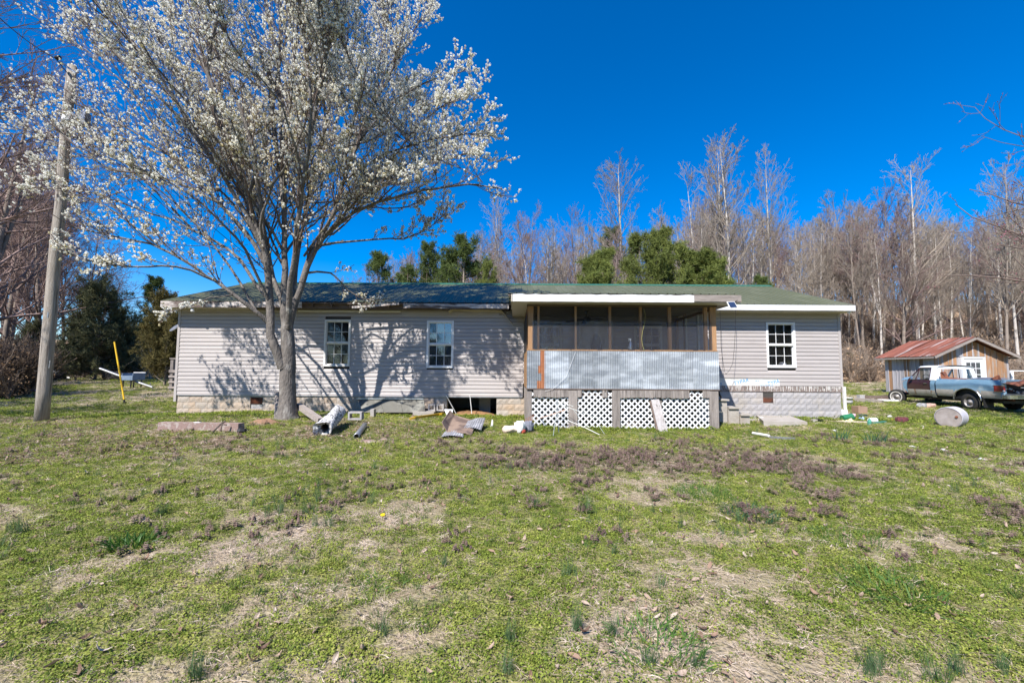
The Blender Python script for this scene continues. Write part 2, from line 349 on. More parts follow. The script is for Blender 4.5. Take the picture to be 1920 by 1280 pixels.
# siding courses: left part hangs lower than the right
EX = .1235
def course(z, x0, x1, clip=None):
    for p, q in cut(x0, x1, z, z + EX, HOLES):
        if q - p < .01: continue
        m = MB()
        y0 = WY - .034; y1 = WY - .008
        zz = z + EX
        m.add([(p, y0, z), (q, y0, z), (q, y0 + .004, z + EX*.60), (p, y0 + .004, z + EX*.60), (p, y1, zz), (q, y1, zz), (p, WY, z), (q, WY, z), (p, WY, zz), (q, WY, zz)],
              [(0, 1, 2, 3), (3, 2, 5, 4), (6, 7, 1, 0), (0, 3, 4, 8, 6), (1, 7, 9, 5, 2), (4, 5, 9, 8)])
        m.build('siding_board', siding, wall)
z = .655; zr = 1.065
while z < 3.46:
    course(z, XL + .04, 0.36); z += EX
z = 1.085
while z < 3.46:
    course(z, .363, 5.5); z += EX
k = 0; z = zr
while z < 3.46:
    xs = 5.503 if k > 1 else px(1461, 712, WY).x
    course(z, xs, XR - .04); z += EX; k += 1
b = MB(); b.box(XL - .02, XL + .06, WY - .045, WY + .05, .44, 3.5); b.build('corner_trim', siding, house)
b = MB(); b.box(XR - .06, XR + .02, WY - .045, WY + .05, 1.04, 3.5); b.build('corner_trim', siding, house)
b = MB(); b.box(XL + .1, .36, WY - .03, WY, .625, .652); b.build('starter_strip', steel, house)
b = MB(); b.box(px(560, 580, WY).x, px(752, 580, WY).x, WY - .045, WY - .027, 3.40, 3.44); b.build('frieze_channel', white, house)
b = MB(); b.box(px(754, 580, WY).x, px(936, 590, WY).x, WY - .04, WY - .027, 3.29, 3.40, T=None); b.build('loose_siding_board', siding, house)
# house wrap with its print, and the rim board
xw = px(1461, 717, WY).x
b = MB(); b.box(5.5, xw + .05, WY - .012, WY + .002, 1.0, 1.33); wrap = b.build('house_wrap', whited, house)
blue = M('blue_print', (.05, .30, .62), (.05, .28, .58), 4, .6)
for tx, tz, body, sz, rz in ((6.78, 1.10, 'o', .13, 0), (7.25, 1.075, 'TYPAR', .17, .5), (8.35, 1.07, 'TYPAR', .17, .5), (7.95, 1.2, 'o c', .1, 0), (6.5, 1.2, 'ar', .12, 0), (8.1, 1.045, 'HOUSEWRAP', .07, 0)):
    cu = bpy.data.curves.new('print', 'FONT'); cu.body = body; cu.size = sz; cu.shear = .2; cu.extrude = .001
    to = bpy.data.objects.new('print', cu); COL.objects.link(to); bpy.context.view_layer.update()
    me = bpy.data.meshes.new_from_object(to); bpy.data.objects.remove(to)
    me.transform(Matrix.Translation((tx, WY - .015, tz)) @ Matrix.Rotation(RAD(90), 4, 'X') @ Matrix.Rotation(rz*.5, 4, 'Z'))
    me.transform(Matrix.Translation(-wl(house))); me.materials.clear(); me.materials.append(blue)
    o = bpy.data.objects.new('print', me); COL.objects.link(o); o.parent = wrap; LOC[o.name] = wl(house)
b = MB(); b.box(5.5, XR - .01, WY - .022, WY + .03, .872, 1.062); b.build('rim_board', rimw, house)
m = MB(); rr = random.Random(4)                      # pale drips of old sealant along the rim
for i in range(150):
    x = rr.uniform(6.3, XR - .05); zt = 1.055; l = rr.uniform(.05, .17); m.box(x, x + rr.uniform(.006, .016), WY - .026, WY - .0225, zt - l, zt)
tag(m.build('sealant_drips', whited, house), kind='stuff')
# foundation
XO0, XO1 = px(838, 760, WY).x, px(931, 760, WY).x
b = MB(); zt = .625
b.box(XL + .06, XO0, WY + .03, WY + .2, -.3, zt); b.box(XO1, 5.49, WY + .03, WY + .2, -.3, zt); b.box(5.5, XR - .04, WY + .03, WY + .2, -.3, .87)
b.box(XO0, XO1, WY + .03, WY + .2, -.3, g1(-1, 14) - .05)
found = b.build('foundation', mortar, house)
def block_mesh(w, h, seed):
    r = random.Random(seed); n = 4; P = []
    for i in range(n + 1):
        row = []
        for j in range(3):
            e = i in (0, n) or j in (0, 2)
            row.append((w*i/n, (-.022 if e else -.026 - r.random()*.011), h*j/2))
        P.append(row)
    m = MB(); m.sheet(P); m.add([(0, 0, 0), (w, 0, 0), (w, 0, h), (0, 0, h), (0, -.022, 0), (w, -.022, 0), (w, -.022, h), (0, -.022, h)], [(0, 1, 5, 4), (1, 2, 6, 5), (2, 3, 7, 6), (3, 0, 4, 7)])
    return m
BMS = {}
def put_block(x, z, w, mt):
    key = (round(w, 2), mt.name, R.randrange(4))
    if key not in BMS:
        m = block_mesh(w, .194, hash(key[0])+key[2]); me = bpy.data.meshes.new('block'); me.from_pydata([tuple(v) for v in m.v], [], m.f); me.materials.append(mt); BMS[key] = me
    link('block', BMS[key], found, (x, WY + .022, z))
V1 = hole(469, 492, 745, 757.5); V3 = hole(1431, 1450, 744, 754.5)
def lay(x0, x1, ztop, rows, mt, skip):
    for r_ in range(rows):
        z = ztop - .2*(r_ + 1); x = x0 + (.2 if r_ % 2 else 0) - .4
        while x < x1:
            a, c = max(x, x0), min(x + .394, x1); x += .4
            if c - a < .03: continue
            for p, q in cut(a, c, z + .01, z + .18, skip):
                if q - p > .04: put_block(p, z, q - p, mt)
lay(XL + .07, .62, .625, 4, block_l, [(XO0, XO1, -1, .63), (V1[0], V1[1], V1[2], V1[3])])
lay(5.6, XR - .04, .87, 5, block, [(V3[0], V3[1], V3[2], V3[3])])
for V, top in ((V1, .63), (V3, .87)):
    b = MB(); x0, x1, z0, z1 = V; z0 = max(z0, top - .41)
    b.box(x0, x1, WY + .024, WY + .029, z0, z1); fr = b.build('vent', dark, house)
    for i in range(10):
        x = x0 + (x1 - x0)*(i + .5)/10; m = MB(); m.box(x - .006, x + .006, WY - .004, WY + .02, z0 + .01, z1 - .01); m.build('vent_slat', rust, fr)
b = MB(); b.box(XO0 - 1.5, XO1 + 2, 16.5, 16.6, -.3, .78); b.box(XO0 + 1.0, XO0 + 1.38, 14.75, 15.1, -.3, .78); b.build('crawl_space_pier', inwall, house)
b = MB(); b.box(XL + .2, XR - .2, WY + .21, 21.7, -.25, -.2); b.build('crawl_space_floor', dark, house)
# windows: frame > panes; two sashes of 3 x 2 panes
def window(H, glass, mt, sash=True, parent=house):
    x0, x1, z0, z1 = H; m = MB(); f = .055; ya = WY - .05; yb = WY + .08
    m.box(x0 - .01, x1 + .01, ya, yb, z0 - .01, z0 + f); m.box(x0 - .01, x1 + .01, ya, yb, z1 - f, z1 + .01)
    m.box(x0 - .01, x0 + f, ya + .002, yb - .002, z0 + f, z1 - f); m.box(x1 - f, x1 + .01, ya + .002, yb - .002, z0 + f, z1 - f)
    zm = (z0 + z1)/2; m.box(x0 + f, x1 - f, ya + .015, yb - .01, zm - .025, zm + .025)
    w = m.build('window', mt, parent); W = (x1 - x0 - 2*f)
    for si, (a, c, yo) in enumerate(((zm + .025, z1 - f, .02), (z0 + f, zm - .025, .045))):
        m = MB(); yy = ya + yo + .02; e = .022
        m.box(x0 + f, x0 + f + e, yy, yy + .03, a, c); m.box(x1 - f - e, x1 - f, yy, yy + .03, a, c)
        m.box(x0 + f + e, x1 - f - e, yy + .001, yy + .029, a, a + e); m.box(x0 + f + e, x1 - f - e, yy + .001, yy + .029, c - e, c)
        for i in (1, 2): xx = x0 + f + W*i/3; m.box(xx - .008, xx + .008, yy + .008, yy + .02, a + e, c - e)
        zz = (a + c)/2; m.box(x0 + f + e, x1 - f - e, yy + .010, yy + .018, zz - .008, zz + .008)
        m.build('sash', mt, w)
        for i in range(3):
            for j in range(2):
                xa = x0 + f + W*i/3 + .01; xb = xa + W/3 - .02; za = a + (c - a)*j/2 + .01; zb = za + (c - a)/2 - .02
                t = [R.uniform(-.0015, .0015) for _ in range(4)]
                m = MB(); m.add([(xa, yy + .022 + t[0], za), (xb, yy + .022 + t[1], za), (xb, yy + .022 + t[2], zb), (xa, yy + .022 + t[0] + t[2] - t[1], zb)], [(0, 1, 2, 3)])
                m.build('pane', glass, w)
    return w
window(W1, glassm, whited); w2 = window(W2, glassb, white); w3 = window(W3, glassm, white)
window(P1, glassb, whited); window(P2, glassb, whited)
curt = M('curtain', (.35, .33, .31), (.28, .26, .25), 3, .9)
cloth_b = M('brown_cloth', (.25, .13, .10), (.16, .08, .06), 5, .9)
m = MB(); x = W2[1] - .35; m.sheet([[(x + .05*i, WY + .2 + .03*(i % 2), z_) for z_ in (W2[2] - .1, W2[2] + .36)] for i in range(7)]); m.build('curtain', cloth_b, house)
m = MB(); m.lathe((W3[0] + .60, WY + .14, W3[2] + .06), (0, 0, 1), [(0, 0), (.1, .01), (.12, .05), (.07, .12), (0, .13)], 8); m.build('crumpled_bag', white, house)
# front door with oval glass
x0, x1, z0, z1 = PD; b = MB(); b.box(x0, x1, WY + .0, WY + .05, z0, z1); door = b.build('front_door', whited, house)
b = MB(); b.box(x0 - .08, x0, WY - .045, WY + .06, z0, z1 + .08); b.box(x1, x1 + .08, WY - .045, WY + .06, z0, z1 + .08); b.box(x0, x1, WY - .044, WY + .058, z1, z1 + .079); b.build('door_frame', whited, door)
b = MB(); ov = [((x0+x1)/2 + .19*math.cos(t*.2618), WY - .012, 2.22 + .52*math.sin(t*.2618)) for t in range(24)]
b.prism(ov, (0, .01, 0)); b.build('oval_glass', M('leaded_glass', (.10, .16, .21), (.05, .08, .10), 14, .12, spec=.8), door)
b = MB(); b.tube(ov + ov[:1], .012, 5, cap=False); b.build('oval_moulding', white, door)
b = MB(); b.lathe((x1 - .07, WY - .001, 2.0), (0, -1, 0), [(.0, 0), (.012, .0), (.014, .03), (.03, .045), (.028, .07), (0, .075)], 10); b.build('door_handle', steel, door)
# roof
EY = 13.5; EZ = 3.66; RY = 18.0; RZ = 5.17
RX0 = px(302, 563, EY).x; RX1 = px(1603, 572, EY).x; NP = 24; PW = (RX1 - RX0)/NP; SLP = (RZ - EZ)/(RY - EY)
def panel_mesh(w, y0, z0, y1, z1, nrib=4):
    prof = []
    for i in range(nrib):
        c = w*i/nrib; prof += [(c + .0, 0), (c + .012, .020), (c + .030, .020), (c + .046, 0)]
        prof += [(c + w/nrib*.6, .0025)]
    prof.append((w + .004, 0)); nx_, nz_ = (y1 - y0), (z1 - z0); L_ = math.hypot(nx_, nz_); up = Vector((0, -nz_/L_, nx_/L_))
    K = 6; P = [[Vector((x, y0 + (y1-y0)*k/K, z0 + (z1-z0)*k/K)) + up*h for k in range(K+1)] for x, h in prof]
    m = MB(); m.sheet(P); m.sheet([[p - up*.004 for p in r] for r in P][::-1]); return m
b = MB(); b.prism([(RX0 + .02, EY + .03, EZ - .02), (RX0 + .02, RY, RZ - .02), (RX0 + .02, 2*RY - EY - .03, EZ - .02), (RX0 + .02, 2*RY - EY - .03, EZ - .06), (RX0 + .02, RY, RZ - .10), (RX0 + .02, EY + .03, EZ - .06)], (RX1 - RX0 - .04, 0, 0))
roof = b.build('roof', dwood, house)
pm = panel_mesh(PW, EY, EZ, RY, RZ); me = bpy.data.meshes.new('roof_panel'); me.from_pydata([tuple(v) for v in pm.v], [], pm.f); me.materials.append(roofg)
pm = panel_mesh(PW, 2*RY - EY, EZ, RY, RZ); me2 = bpy.data.meshes.new('roof_panel'); me2.from_pydata([tuple(v) for v in pm.v], [], [f[::-1] for f in pm.f]); me2.materials.append(roofg)
for i in range(NP):
    o = link('roof_panel', me, roof, (RX0 + i*PW, 0, 0)); o.rotation_euler.z = R.uniform(-.0006, .0006)
    link('roof_panel', me2, roof, (RX0 + i*PW, 0, 0))
for s_, yo in ((1, 0), (-1, 0)):
    b = MB(); y_ = RY; b.add([(RX0 - .03, y_, RZ + .045), (RX1 + .03, y_, RZ + .045), (RX1 + .03, y_ - s_*.2, RZ - .2*SLP + .035), (RX0 - .03, y_ - s_*.2, RZ - .2*SLP + .035), (RX0 - .03, y_ - s_*.2, RZ - .2*SLP + .01), (RX1 + .03, y_ - s_*.2, RZ - .2*SLP + .01)], [(0, 1, 2, 3)[::s_], (3, 2, 5, 4)[::s_]])
    b.build('ridge_cap', rooff, roof)
def fascia(x0, x1, zt, zb, y, mt, name='fascia_board', wav=0):
    b = MB(); n = max(2, int((x1 - x0)/.5)); r = random.Random(int(x0*50))
    ys = [y + r.uniform(-wav, wav) for _ in range(n + 1)]; P = []
    for i in range(n + 1):
        x = x0 + (x1 - x0)*i/n; dz = r.uniform(-wav, wav)
        P.append([(x, ys[i] - .02, zb + dz), (x, ys[i] - .02, zt), (x, ys[i] + .01, zt), (x, ys[i] + .01, zb + dz), (x, ys[i] - .02, zb + dz)])
    b.sheet(P); b.add([P[0][k] for k in range(4)], [(0, 3, 2, 1)]); b.add([P[-1][k] for k in range(4)], [(0, 1, 2, 3)])
    return b.build(name, mt, roof)
PX0 = px(951, 560, 10.85).x; PX1 = px(1391, 553, 10.85).x
fascia(RX0, px(566, 570, EY).x, EZ - .012, EZ - .20, EY, fascia_w, wav=.006)
fascia(px(756, 570, EY).x, PX0 + .02, EZ - .04, EZ - .19, EY + .01, fascia_w, wav=.008)
fascia(px(1345, 575, EY).x - .35, RX1, EZ - .012, EZ - .185, EY, white, wav=.003)
fascia(RX0 + .1, PX0, EZ - .02, EZ - .20, EY + .17, dwood, 'sub_fascia')
b = MB(); p0 = px(660, 576, EY - .05); p1 = px(748, 569, EY - .05); b.bar(p0, p1, .02, .07); b.build('splintered_board', fascia_w, roof)
b = MB(); b.box(RX0 + .01, px(470, 570, EY).x, EY + .012, WY - .03, 3.45, 3.462); b.build('soffit', siding_d, roof)
b = MB(); b.box(PX1 - .5, RX1 - .01, EY + .012, WY - .03, 3.455, 3.468); b.build('soffit', siding_d, roof)
for x in np.arange(RX0 + 4.2, PX0, .61):            # rafter tails bare where the soffit is gone
    b = MB(); b.bar((x, EY + .02, EZ - .12), (x, WY, EZ - .12 + .5*SLP), .04, .12); b.build('rafter_tail', dwood, roof)
# torn soffit strip hanging down beside the porch
pts = [(838, 584), (845, 579), (858, 578), (885, 580), (915, 580), (940, 581), (948, 590), (955, 600), (960, 606)]
P = []
for i, (a, c_) in enumerate(pts):
    p = px(a, c_, 13.62); P.append([p + Vector((0, -.0, 0)), p + Vector((.02, .28, .03 + (.07 if 1 < i < 6 else 0))), p + Vector((.03, .30, -.03))])
b = MB(); b.sheet(P); b.sheet([[q + Vector((0, 0, -.01)) for q in r] for r in P][::-1]); b.build('torn_soffit', siding_d, roof)
for hx, hy, hY in ((362, 582, 13.6), (1591, 585, 13.6)):    # eave lamps
    p = px(hx, hy, hY); b = MB(); b.lathe(p + Vector((0, 0, -.05)), (0, -.3, 1), [(0, 0), (.045, .01), (.06, .05), (.045, .09), (.02, .13)], 12); b.build('eave_lamp', white, house)

# ------------------------------------------------------------------ screened porch, built onto the house
YP = 11.3; QX0 = px(989, 700, YP).x; QX1 = px(1346, 700, YP).x; DZ = 1.05; RZT = px(1166, 658, YP).z
b = MB(); b.box(QX0 + .01, QX1 - .01, YP + .03, WY - .03, DZ - .04, DZ - .001); b.box(QX0 + .02, QX1 - .02, YP + .05, YP + .09, DZ - .2, DZ - .041)
porch = b.build('porch', dwood, house)
def pc(mb, name, mt): return mb.build(name, mt, porch)
# corrugated sheets: 8 across the front
ed = [988.5, 1021.5, 1067, 1113, 1162, 1206, 1254, 1300, 1346.5]; ed = [px(e, 700, YP).x for e in ed]
for i in range(8):
    x0, x1 = ed[i] - .01, ed[i+1] + .012; n = int((x1 - x0)/.0117); P = []
    yo = YP - .012 - .006*(i % 2); r = random.Random(i)
    for k in range(n + 1):
        x = x0 + (x1 - x0)*k/n; y = yo - .008*math.sin(k*1.5708) ; j = r.uniform(-.0015, .0015)
        P.append([(x, y + .004*math.sin(q*1.7 + i) + j, DZ - .005 + (RZT - DZ + .01*math.sin(i*2.1)*0)*q/5) for q in range(6)])
    m = MB(); m.sheet(P); o = pc(m, 'corrugated_sheet', galv)
    if i == 0:                                      # its right part has rusted
        m = MB(); x0 = px(1005, 700, YP).x; rr2 = random.Random(2); m.sheet([[(q[0], q[1] - .003, q[2]) for q in row] for row in P if row[0][0] >= x0 + .0]); m.f = [f for f in m.f if min(m.v[k][0] for k in f) > x0 + .10*abs(math.sin(m.v[f[0]][2]*9)) + rr2.random()*.03]; m.m = m.m[:len(m.f)]; tag(pc(m, 'corrugated_sheet', galv_r), 'rusty brown corrugated strip at the left end')
m = MB(); m.box(QX0, QX1, YP - .012, YP + .10, RZT - .0, RZT + .035); pc(m, 'rail', lumber)
m = MB(); m.box(QX0 - .02, QX1 + .03, YP - .03, YP + .02, DZ - .035, DZ - .008); pc(m, 'drip_edge', dwood)
def post(x0p, x1p, yd=.09, y0=None, mt=lumber, zb=None, zt=3.22, nm='post'):
    a = px(x0p, 640, YP).x; c_ = px(x1p, 640, YP).x; m = MB(); m.box(a, c_, y0 or YP, (y0 or YP) + yd, zb or RZT + .036, zt); return pc(m, nm, mt)
for a, c_ in ((990, 1000), (1007.6, 1011.4), (1078, 1081.5), (1142, 1146.5), (1200, 1204.4), (1254, 1259.5), (1321.6, 1327.3), (1332.5, 1343.6)): post(a, c_)
m = MB(); m.box(QX0 - .02, QX1 + .02, YP - .005, YP + .13, 3.222, 3.33); pc(m, 'beam', dwood)
m = MB(); m.box(QX0, QX1, YP + .131, WY - .04, 3.30, 3.33); pc(m, 'ceiling', inwall)
xa = px(1000, 640, YP).x; xb = px(1321, 640, YP).x
m = MB(); m.add([(xa, YP + .095, RZT + .04), (xb, YP + .095, RZT + .04), (xb, YP + .095, 3.22), (xa, YP + .095, 3.22)], [(0, 1, 2, 3)]); pc(m, 'insect_screen', screen)
r = random.Random(3); P = []; n = 60; zf = px(1160, 603, YP).z    # plastic film stapled over the lower part
for i in range(n + 1):
    x = xa - .03 + (xb + .2 - xa + .03)*i/n; P.append([(x, YP - .004 - abs(.006*math.sin(i*.9)) - r.random()*.006, RZT + .02 + (zf - RZT - .02 + .012*math.sin(i*.35) + r.uniform(-.004, .004)*(q == 6))*q/6) for q in range(7)])
m = MB(); m.sheet(P); pc(m, 'plastic_film', film)
# side walls of the porch
for X, lw in ((QX0, 1), (QX1 - .08, 0)):
    for y in (YP + .5, YP + 1.2, YP + 1.95, WY - .12):
        if not lw and y in (YP + .5, YP + 1.2): continue
        m = MB(); m.box(X + .005, X + .075, y, y + .07, DZ, 3.3); pc(m, 'post', lumber)
    m = MB(); m.box(X + .006, X + .074, YP + .14, WY - .04, 3.15, 3.22); m.box(X + .006, X + .074, YP + .1, WY - .04, RZT - .02 if lw else DZ, (RZT if lw else DZ) + .05); pc(m, 'rail', lumber)
m = MB(); m.box(QX0 - .018, QX0 - .002, YP - .01, WY - .05, DZ - .02, RZT + .05)
pc(m, 'plywood_side', lumber_o)
m = MB(); m.add([(QX0 - .022, YP + .06, RZT + .0), (QX0 - .022, WY - .05, RZT), (QX0 - .022, WY - .05, 3.1), (QX0 - .022, YP + .06, 3.1)], [(0, 1, 2, 3)]); pc(m, 'insect_screen', screen)
m = MB(); m.box(QX1 - .07, QX1 - .02, YP + 1.0, YP + 1.08, DZ, 3.15); m.box(QX1 - .07, QX1 - .02, YP + 1.85, YP + 1.93, DZ, 3.15); pc(m, 'screen_door_frame', whited)
# base: posts, short skirt boards, white lattice
GB = -.06
for a, c_, yo, top in ((988, 997, .01, .998), (1066, 1082.5, -.03, .998), (1148, 1162.5, -.035, 1.0), (1236, 1242, .04, .9), (1330.5, 1347, -.03, .998)):
    p0, p1 = px(a, 780, YP).x, px(c_, 780, YP).x
    m = MB(); m.box(p0, p1, YP + yo, YP + yo + .09, GB, top); pc(m, 'base_post', gwood)
sk = [(1000, 1066), (1082.5, 1091), (1129, 1133.5), (1135, 1139), (1162.5, 1292), (1317, 1330.5)]
r = random.Random(12)
for a, c_ in sk:
    x = px(a, 740, YP).x; xe = px(c_, 740, YP).x
    while x < xe - .02:
        w = min(r.uniform(.095, .15), xe - x); m = MB(); dz = r.uniform(-.012, .012)
        m.box(x + .003, x + w - .003, YP - .022 - r.random()*.008, YP + .0, DZ - .235 + dz, DZ - .045); pc(m, 'skirt_board', gwood); x += w
lx0, lx1 = px(994, 780, YP).x, px(1331, 780, YP).x; lz0, lz1 = .0, DZ - .05
def clipseg(p, d, x0, x1, z0, z1):
    t0, t1 = -99, 99
    for k, (lo, hi) in enumerate(((x0, x1), (z0, z1))):
        if abs(d[k]) < 1e-9: continue
        a, c_ = (lo - p[k])/d[k], (hi - p[k])/d[k]; t0 = max(t0, min(a, c_)); t1 = min(t1, max(a, c_))
    return (t0, t1) if t1 > t0 + .02 else None
def lattice(x0, x1, z0, z1, y, step=.112):
    r2 = 2**-.5
    for s_ in (1, -1):
        k = -12
        while k < (x1 - x0 + z1 - z0)/step/1.414*2 + 4:
            p = (x0 + k*step*1.414, z0 if s_ == 1 else z0)
            q = clipseg(p, (s_*r2, r2), x0, x1, z0, z1); k += 1
            if not q: continue
            a = Vector((p[0] + s_*r2*q[0], y + (0 if s_ == 1 else .007), p[1] + r2*q[0])); c_ = Vector((p[0] + s_*r2*q[1], a.y, p[1] + r2*q[1]))
            m = MB(); m.bar(a, c_, .006, .038, up=(-s_*r2, 0, r2)); pc(m, 'lattice_slat', white)
secs = [(994, 1066), (1082.5, 1148), (1162.5, 1236), (1242, 1330.5)]
for a, c_ in secs: lattice(px(a, 780, YP).x, px(c_, 780, YP).x, .02, lz1 - .01, YP + .02)
m = MB(); m.box(QX0 + .02, QX0 + .05, YP + .12, WY - .05, .6, 1.0); pc(m, 'side_skirt', gwood)
for i in range(9):
    y = YP + .25 + i*.28; m = MB(); m.box(QX0 - .01, QX0 + .015, y, y + .10, .02, .99); pc(m, 'side_slat', gwood)
# porch roof
FY = 10.85; FZ = px(1150, 551, FY).z; ps = .19; Ym = (FZ - ps*FY - EZ + SLP*EY)/(SLP - ps); Zm = FZ + ps*(Ym - FY)
np_ = 7; pw = (PX1 - PX0)/np_; pm = panel_mesh(pw, FY, FZ, Ym + .02, Zm + .003); me = bpy.data.meshes.new('porch_roof_panel'); me.from_pydata([tuple(v) for v in pm.v], [], pm.f); me.materials.append(roofg)
b = MB(); b.prism([(PX0 + .02, FY + .03, FZ - .015), (PX0 + .02, Ym - .2, Zm - .06), (PX0 + .02, Ym - .2, Zm - .1), (PX0 + .02, FY + .03, FZ - .05)], (PX1 - PX0 - .04, 0, 0)); pdk = b.build('porch_roof', dwood, house)
for i in range(np_): link('roof_panel', me, pdk, (PX0 + i*pw, 0, .002))
xm = px(1301, 560, FY).x; fb = px(1150, 566, FY).z
def pf(x0, x1, zb, mt, y=FY, nm='fascia_board', rag=0.0):
    n = int((x1 - x0)/.12) + 1; r = random.Random(9); P = []
    for i in range(n + 1):
        x = x0 + (x1 - x0)*i/n; t = FZ - .012 - (r.random()*rag); P.append([(x, y - .015, zb + r.uniform(-.002, .002)), (x, y - .015, t), (x, y + .01, t), (x, y + .01, zb), (x, y - .015, zb)])
    b = MB(); b.sheet(P); b.build(nm, mt, pdk)
pf(PX0 + .14, xm, fb, white, rag=.02); pf(xm + .003, PX1 - .02, fb + .02, gwoodh, y=FY + .004)
pf(PX0 + .14, xm + .1, fb + .03, dwood, y=FY + .03, nm='sub_fascia')
for X, mt in ((PX0 + .1, siding_d), (PX1 - .06, gwood)):
    b = MB(); b.prism([(X, FY, FZ - .02), (X, FY, fb - .0), (X, EY + .0, fb + .16), (X, EY + .0, FZ + (EY - FY)*ps - .02)], (.03, 0, 0)); b.build('side_fascia', mt, pdk)
b = MB(); b.box(PX0 + .13, PX1 - .06, FY + .012, YP - .01, fb + .0, fb + .014); b.build('soffit', siding_d, pdk)
b = MB(); b.box(PX0 + .131, QX0 + .0, YP - .008, WY - .06, fb + .0, fb + .014); b.build('soffit', siding_d, pdk)
b = MB(); b.box(QX1 + .02, PX1 - .061, YP - .008, EY - .03, fb + .0, fb + .014); b.build('soffit', gwoodh, pdk)
# things on the porch
c0 = px(1100, 584, 12.7); fan = thing('ceiling_fan', (c0.x, 12.7, 3.02), 'dark five bladed ceiling fan hanging inside the screened porch', 'ceiling fan')
b = MB(); b.lathe((c0.x, 12.7, 2.96), (0, 0, 1), [(0, 0), (.08, .01), (.13, .05), (.13, .12), (.06, .16), (.02, .17), (.02, .30), (.07, .31), (.07, .335)], 16); b.build('motor', black, fan)
for i in range(5):
    a = i*1.2566 + .3; d = Vector((math.cos(a), math.sin(a), 0)); p = Vector((c0.x, 12.7, 3.03)); q = Vector((-d.y, d.x, 0))*.065
    P = [[p + d*(.12 + .13*k) + q*(1 if k else .4)*s_ + Vector((0, 0, -.035*(k/4)**2 + .015*s_)) for s_ in (-1, 1)] for k in range(5)]
    b = MB(); b.sheet(P); b.sheet([[v + Vector((0, 0, -.008)) for v in r_] for r_ in P][::-1]); b.build('blade', dwood, fan)
p = px(1183, 657, YP); b = MB(); bx_, by_, bz = p.x, YP + .04, RZT + .036
sb = thing('spray_bottle', (bx_, by_, bz), 'clear plastic spray bottle standing on the porch rail', 'bottle')
b.lathe((bx_, by_, bz), (0, 0, 1), [(0, 0), (.045, .0), (.048, .02), (.048, .13), (.03, .19), (.016, .22), (.016, .24), (0, .24)], 14); b.build('body', clearmat('bottle_plastic', (.5, .52, .55), .35, .15), sb, True)
b = MB(); b.box(bx_ - .016, bx_ + .016, by_ - .014, by_ + .014, bz + .24, bz + .30); b.box(bx_ - .06, bx_ - .015, by_ - .011, by_ + .011, bz + .28, bz + .298); b.tube([(bx_ - .02, by_, bz + .28), (bx_ - .045, by_, bz + .25), (bx_ - .05, by_, bz + .22)], .005, 5); b.build('trigger', white, sb)
yel = M('yellow_cord', (.42, .40, .14), (.36, .33, .11), 4, .6)
b = MB(); b.tube([px(x, y, YP - .02) for x, y in ((1207, 578), (1210, 590), (1209, 605), (1205, 620), (1203, 635), (1205, 648), (1208, 657))], .0045, 5); tag(b.build('extension_cable', yel), 'yellow cord hanging beside a porch stud', 'cord')
sp_ = px(1373, 571, 10.75); s1 = [px(1362.5, 565.5, 10.80), px(1377, 565, 10.80), px(1384, 577, 10.68), px(1369, 578, 10.68)]
sol = thing('solar_panel', sp_, 'small tilted solar panel at the corner of the porch roof', 'solar panel')
b = MB(); b.prism(s1, (.0, .015, -.012)); b.build('frame', whited, sol)
cen = sum(s1, Vector())/4; s2 = [cen + (q - cen)*.84 + Vector((0, -.006, .004)) for q in s1]; b = MB(); b.add(s2, [(0, 1, 2, 3)]); b.build('cells', M('solar_cells', (.03, .05, .10), (.02, .03, .07), 9, .15, spec=.8), sol)
b = MB(); b.tube([cen + Vector((0, .03, -.03)), cen + Vector((-.08, .08, .0)), Vector((PX1 - .12, FY - .01, fb + .06))], .008, 5); b.build('bracket', black, sol)
b = MB(); b.tube([px(x, y, 13.5) for x, y in ((1350, 582), (1351, 610), (1352, 650), (1356, 680), (1359, 697), (1361, 701), (1368, 694), (1374, 680), (1377, 650), (1379, 612), (1379, 580))], .006, 5); tag(b.build('panel_cable', black), 'thin dark wire looped down the right hand siding', 'wire')

# concrete steps and slab by the porch
def stepx(p): return px(p, 770, 12.6).x
st = thing('concrete_steps', (6.3, 12.9, 0), 'concrete steps descending to the right from the porch side', 'steps')
hz = [.91, .71, .48, .28]; xx = [QX1 + .03, stepx(1349), stepx(1366), stepx(1388), stepx(1408)]
for i in range(4):
    if i == 0: xx_ = (xx[0], xx[1])
    else: xx_ = (xx[i], xx[i+1])
    b = MB(); b.box(xx_[0] + .002, xx_[1] - .03, 12.62, 13.6, -.1, hz[i] - .05); b.build('riser_block', conc, st)
    b = MB(); b.box(xx_[0] + .004, xx_[1] + .02, 12.57, 13.65, hz[i] - .049, hz[i]); b.build('tread', conc, st)
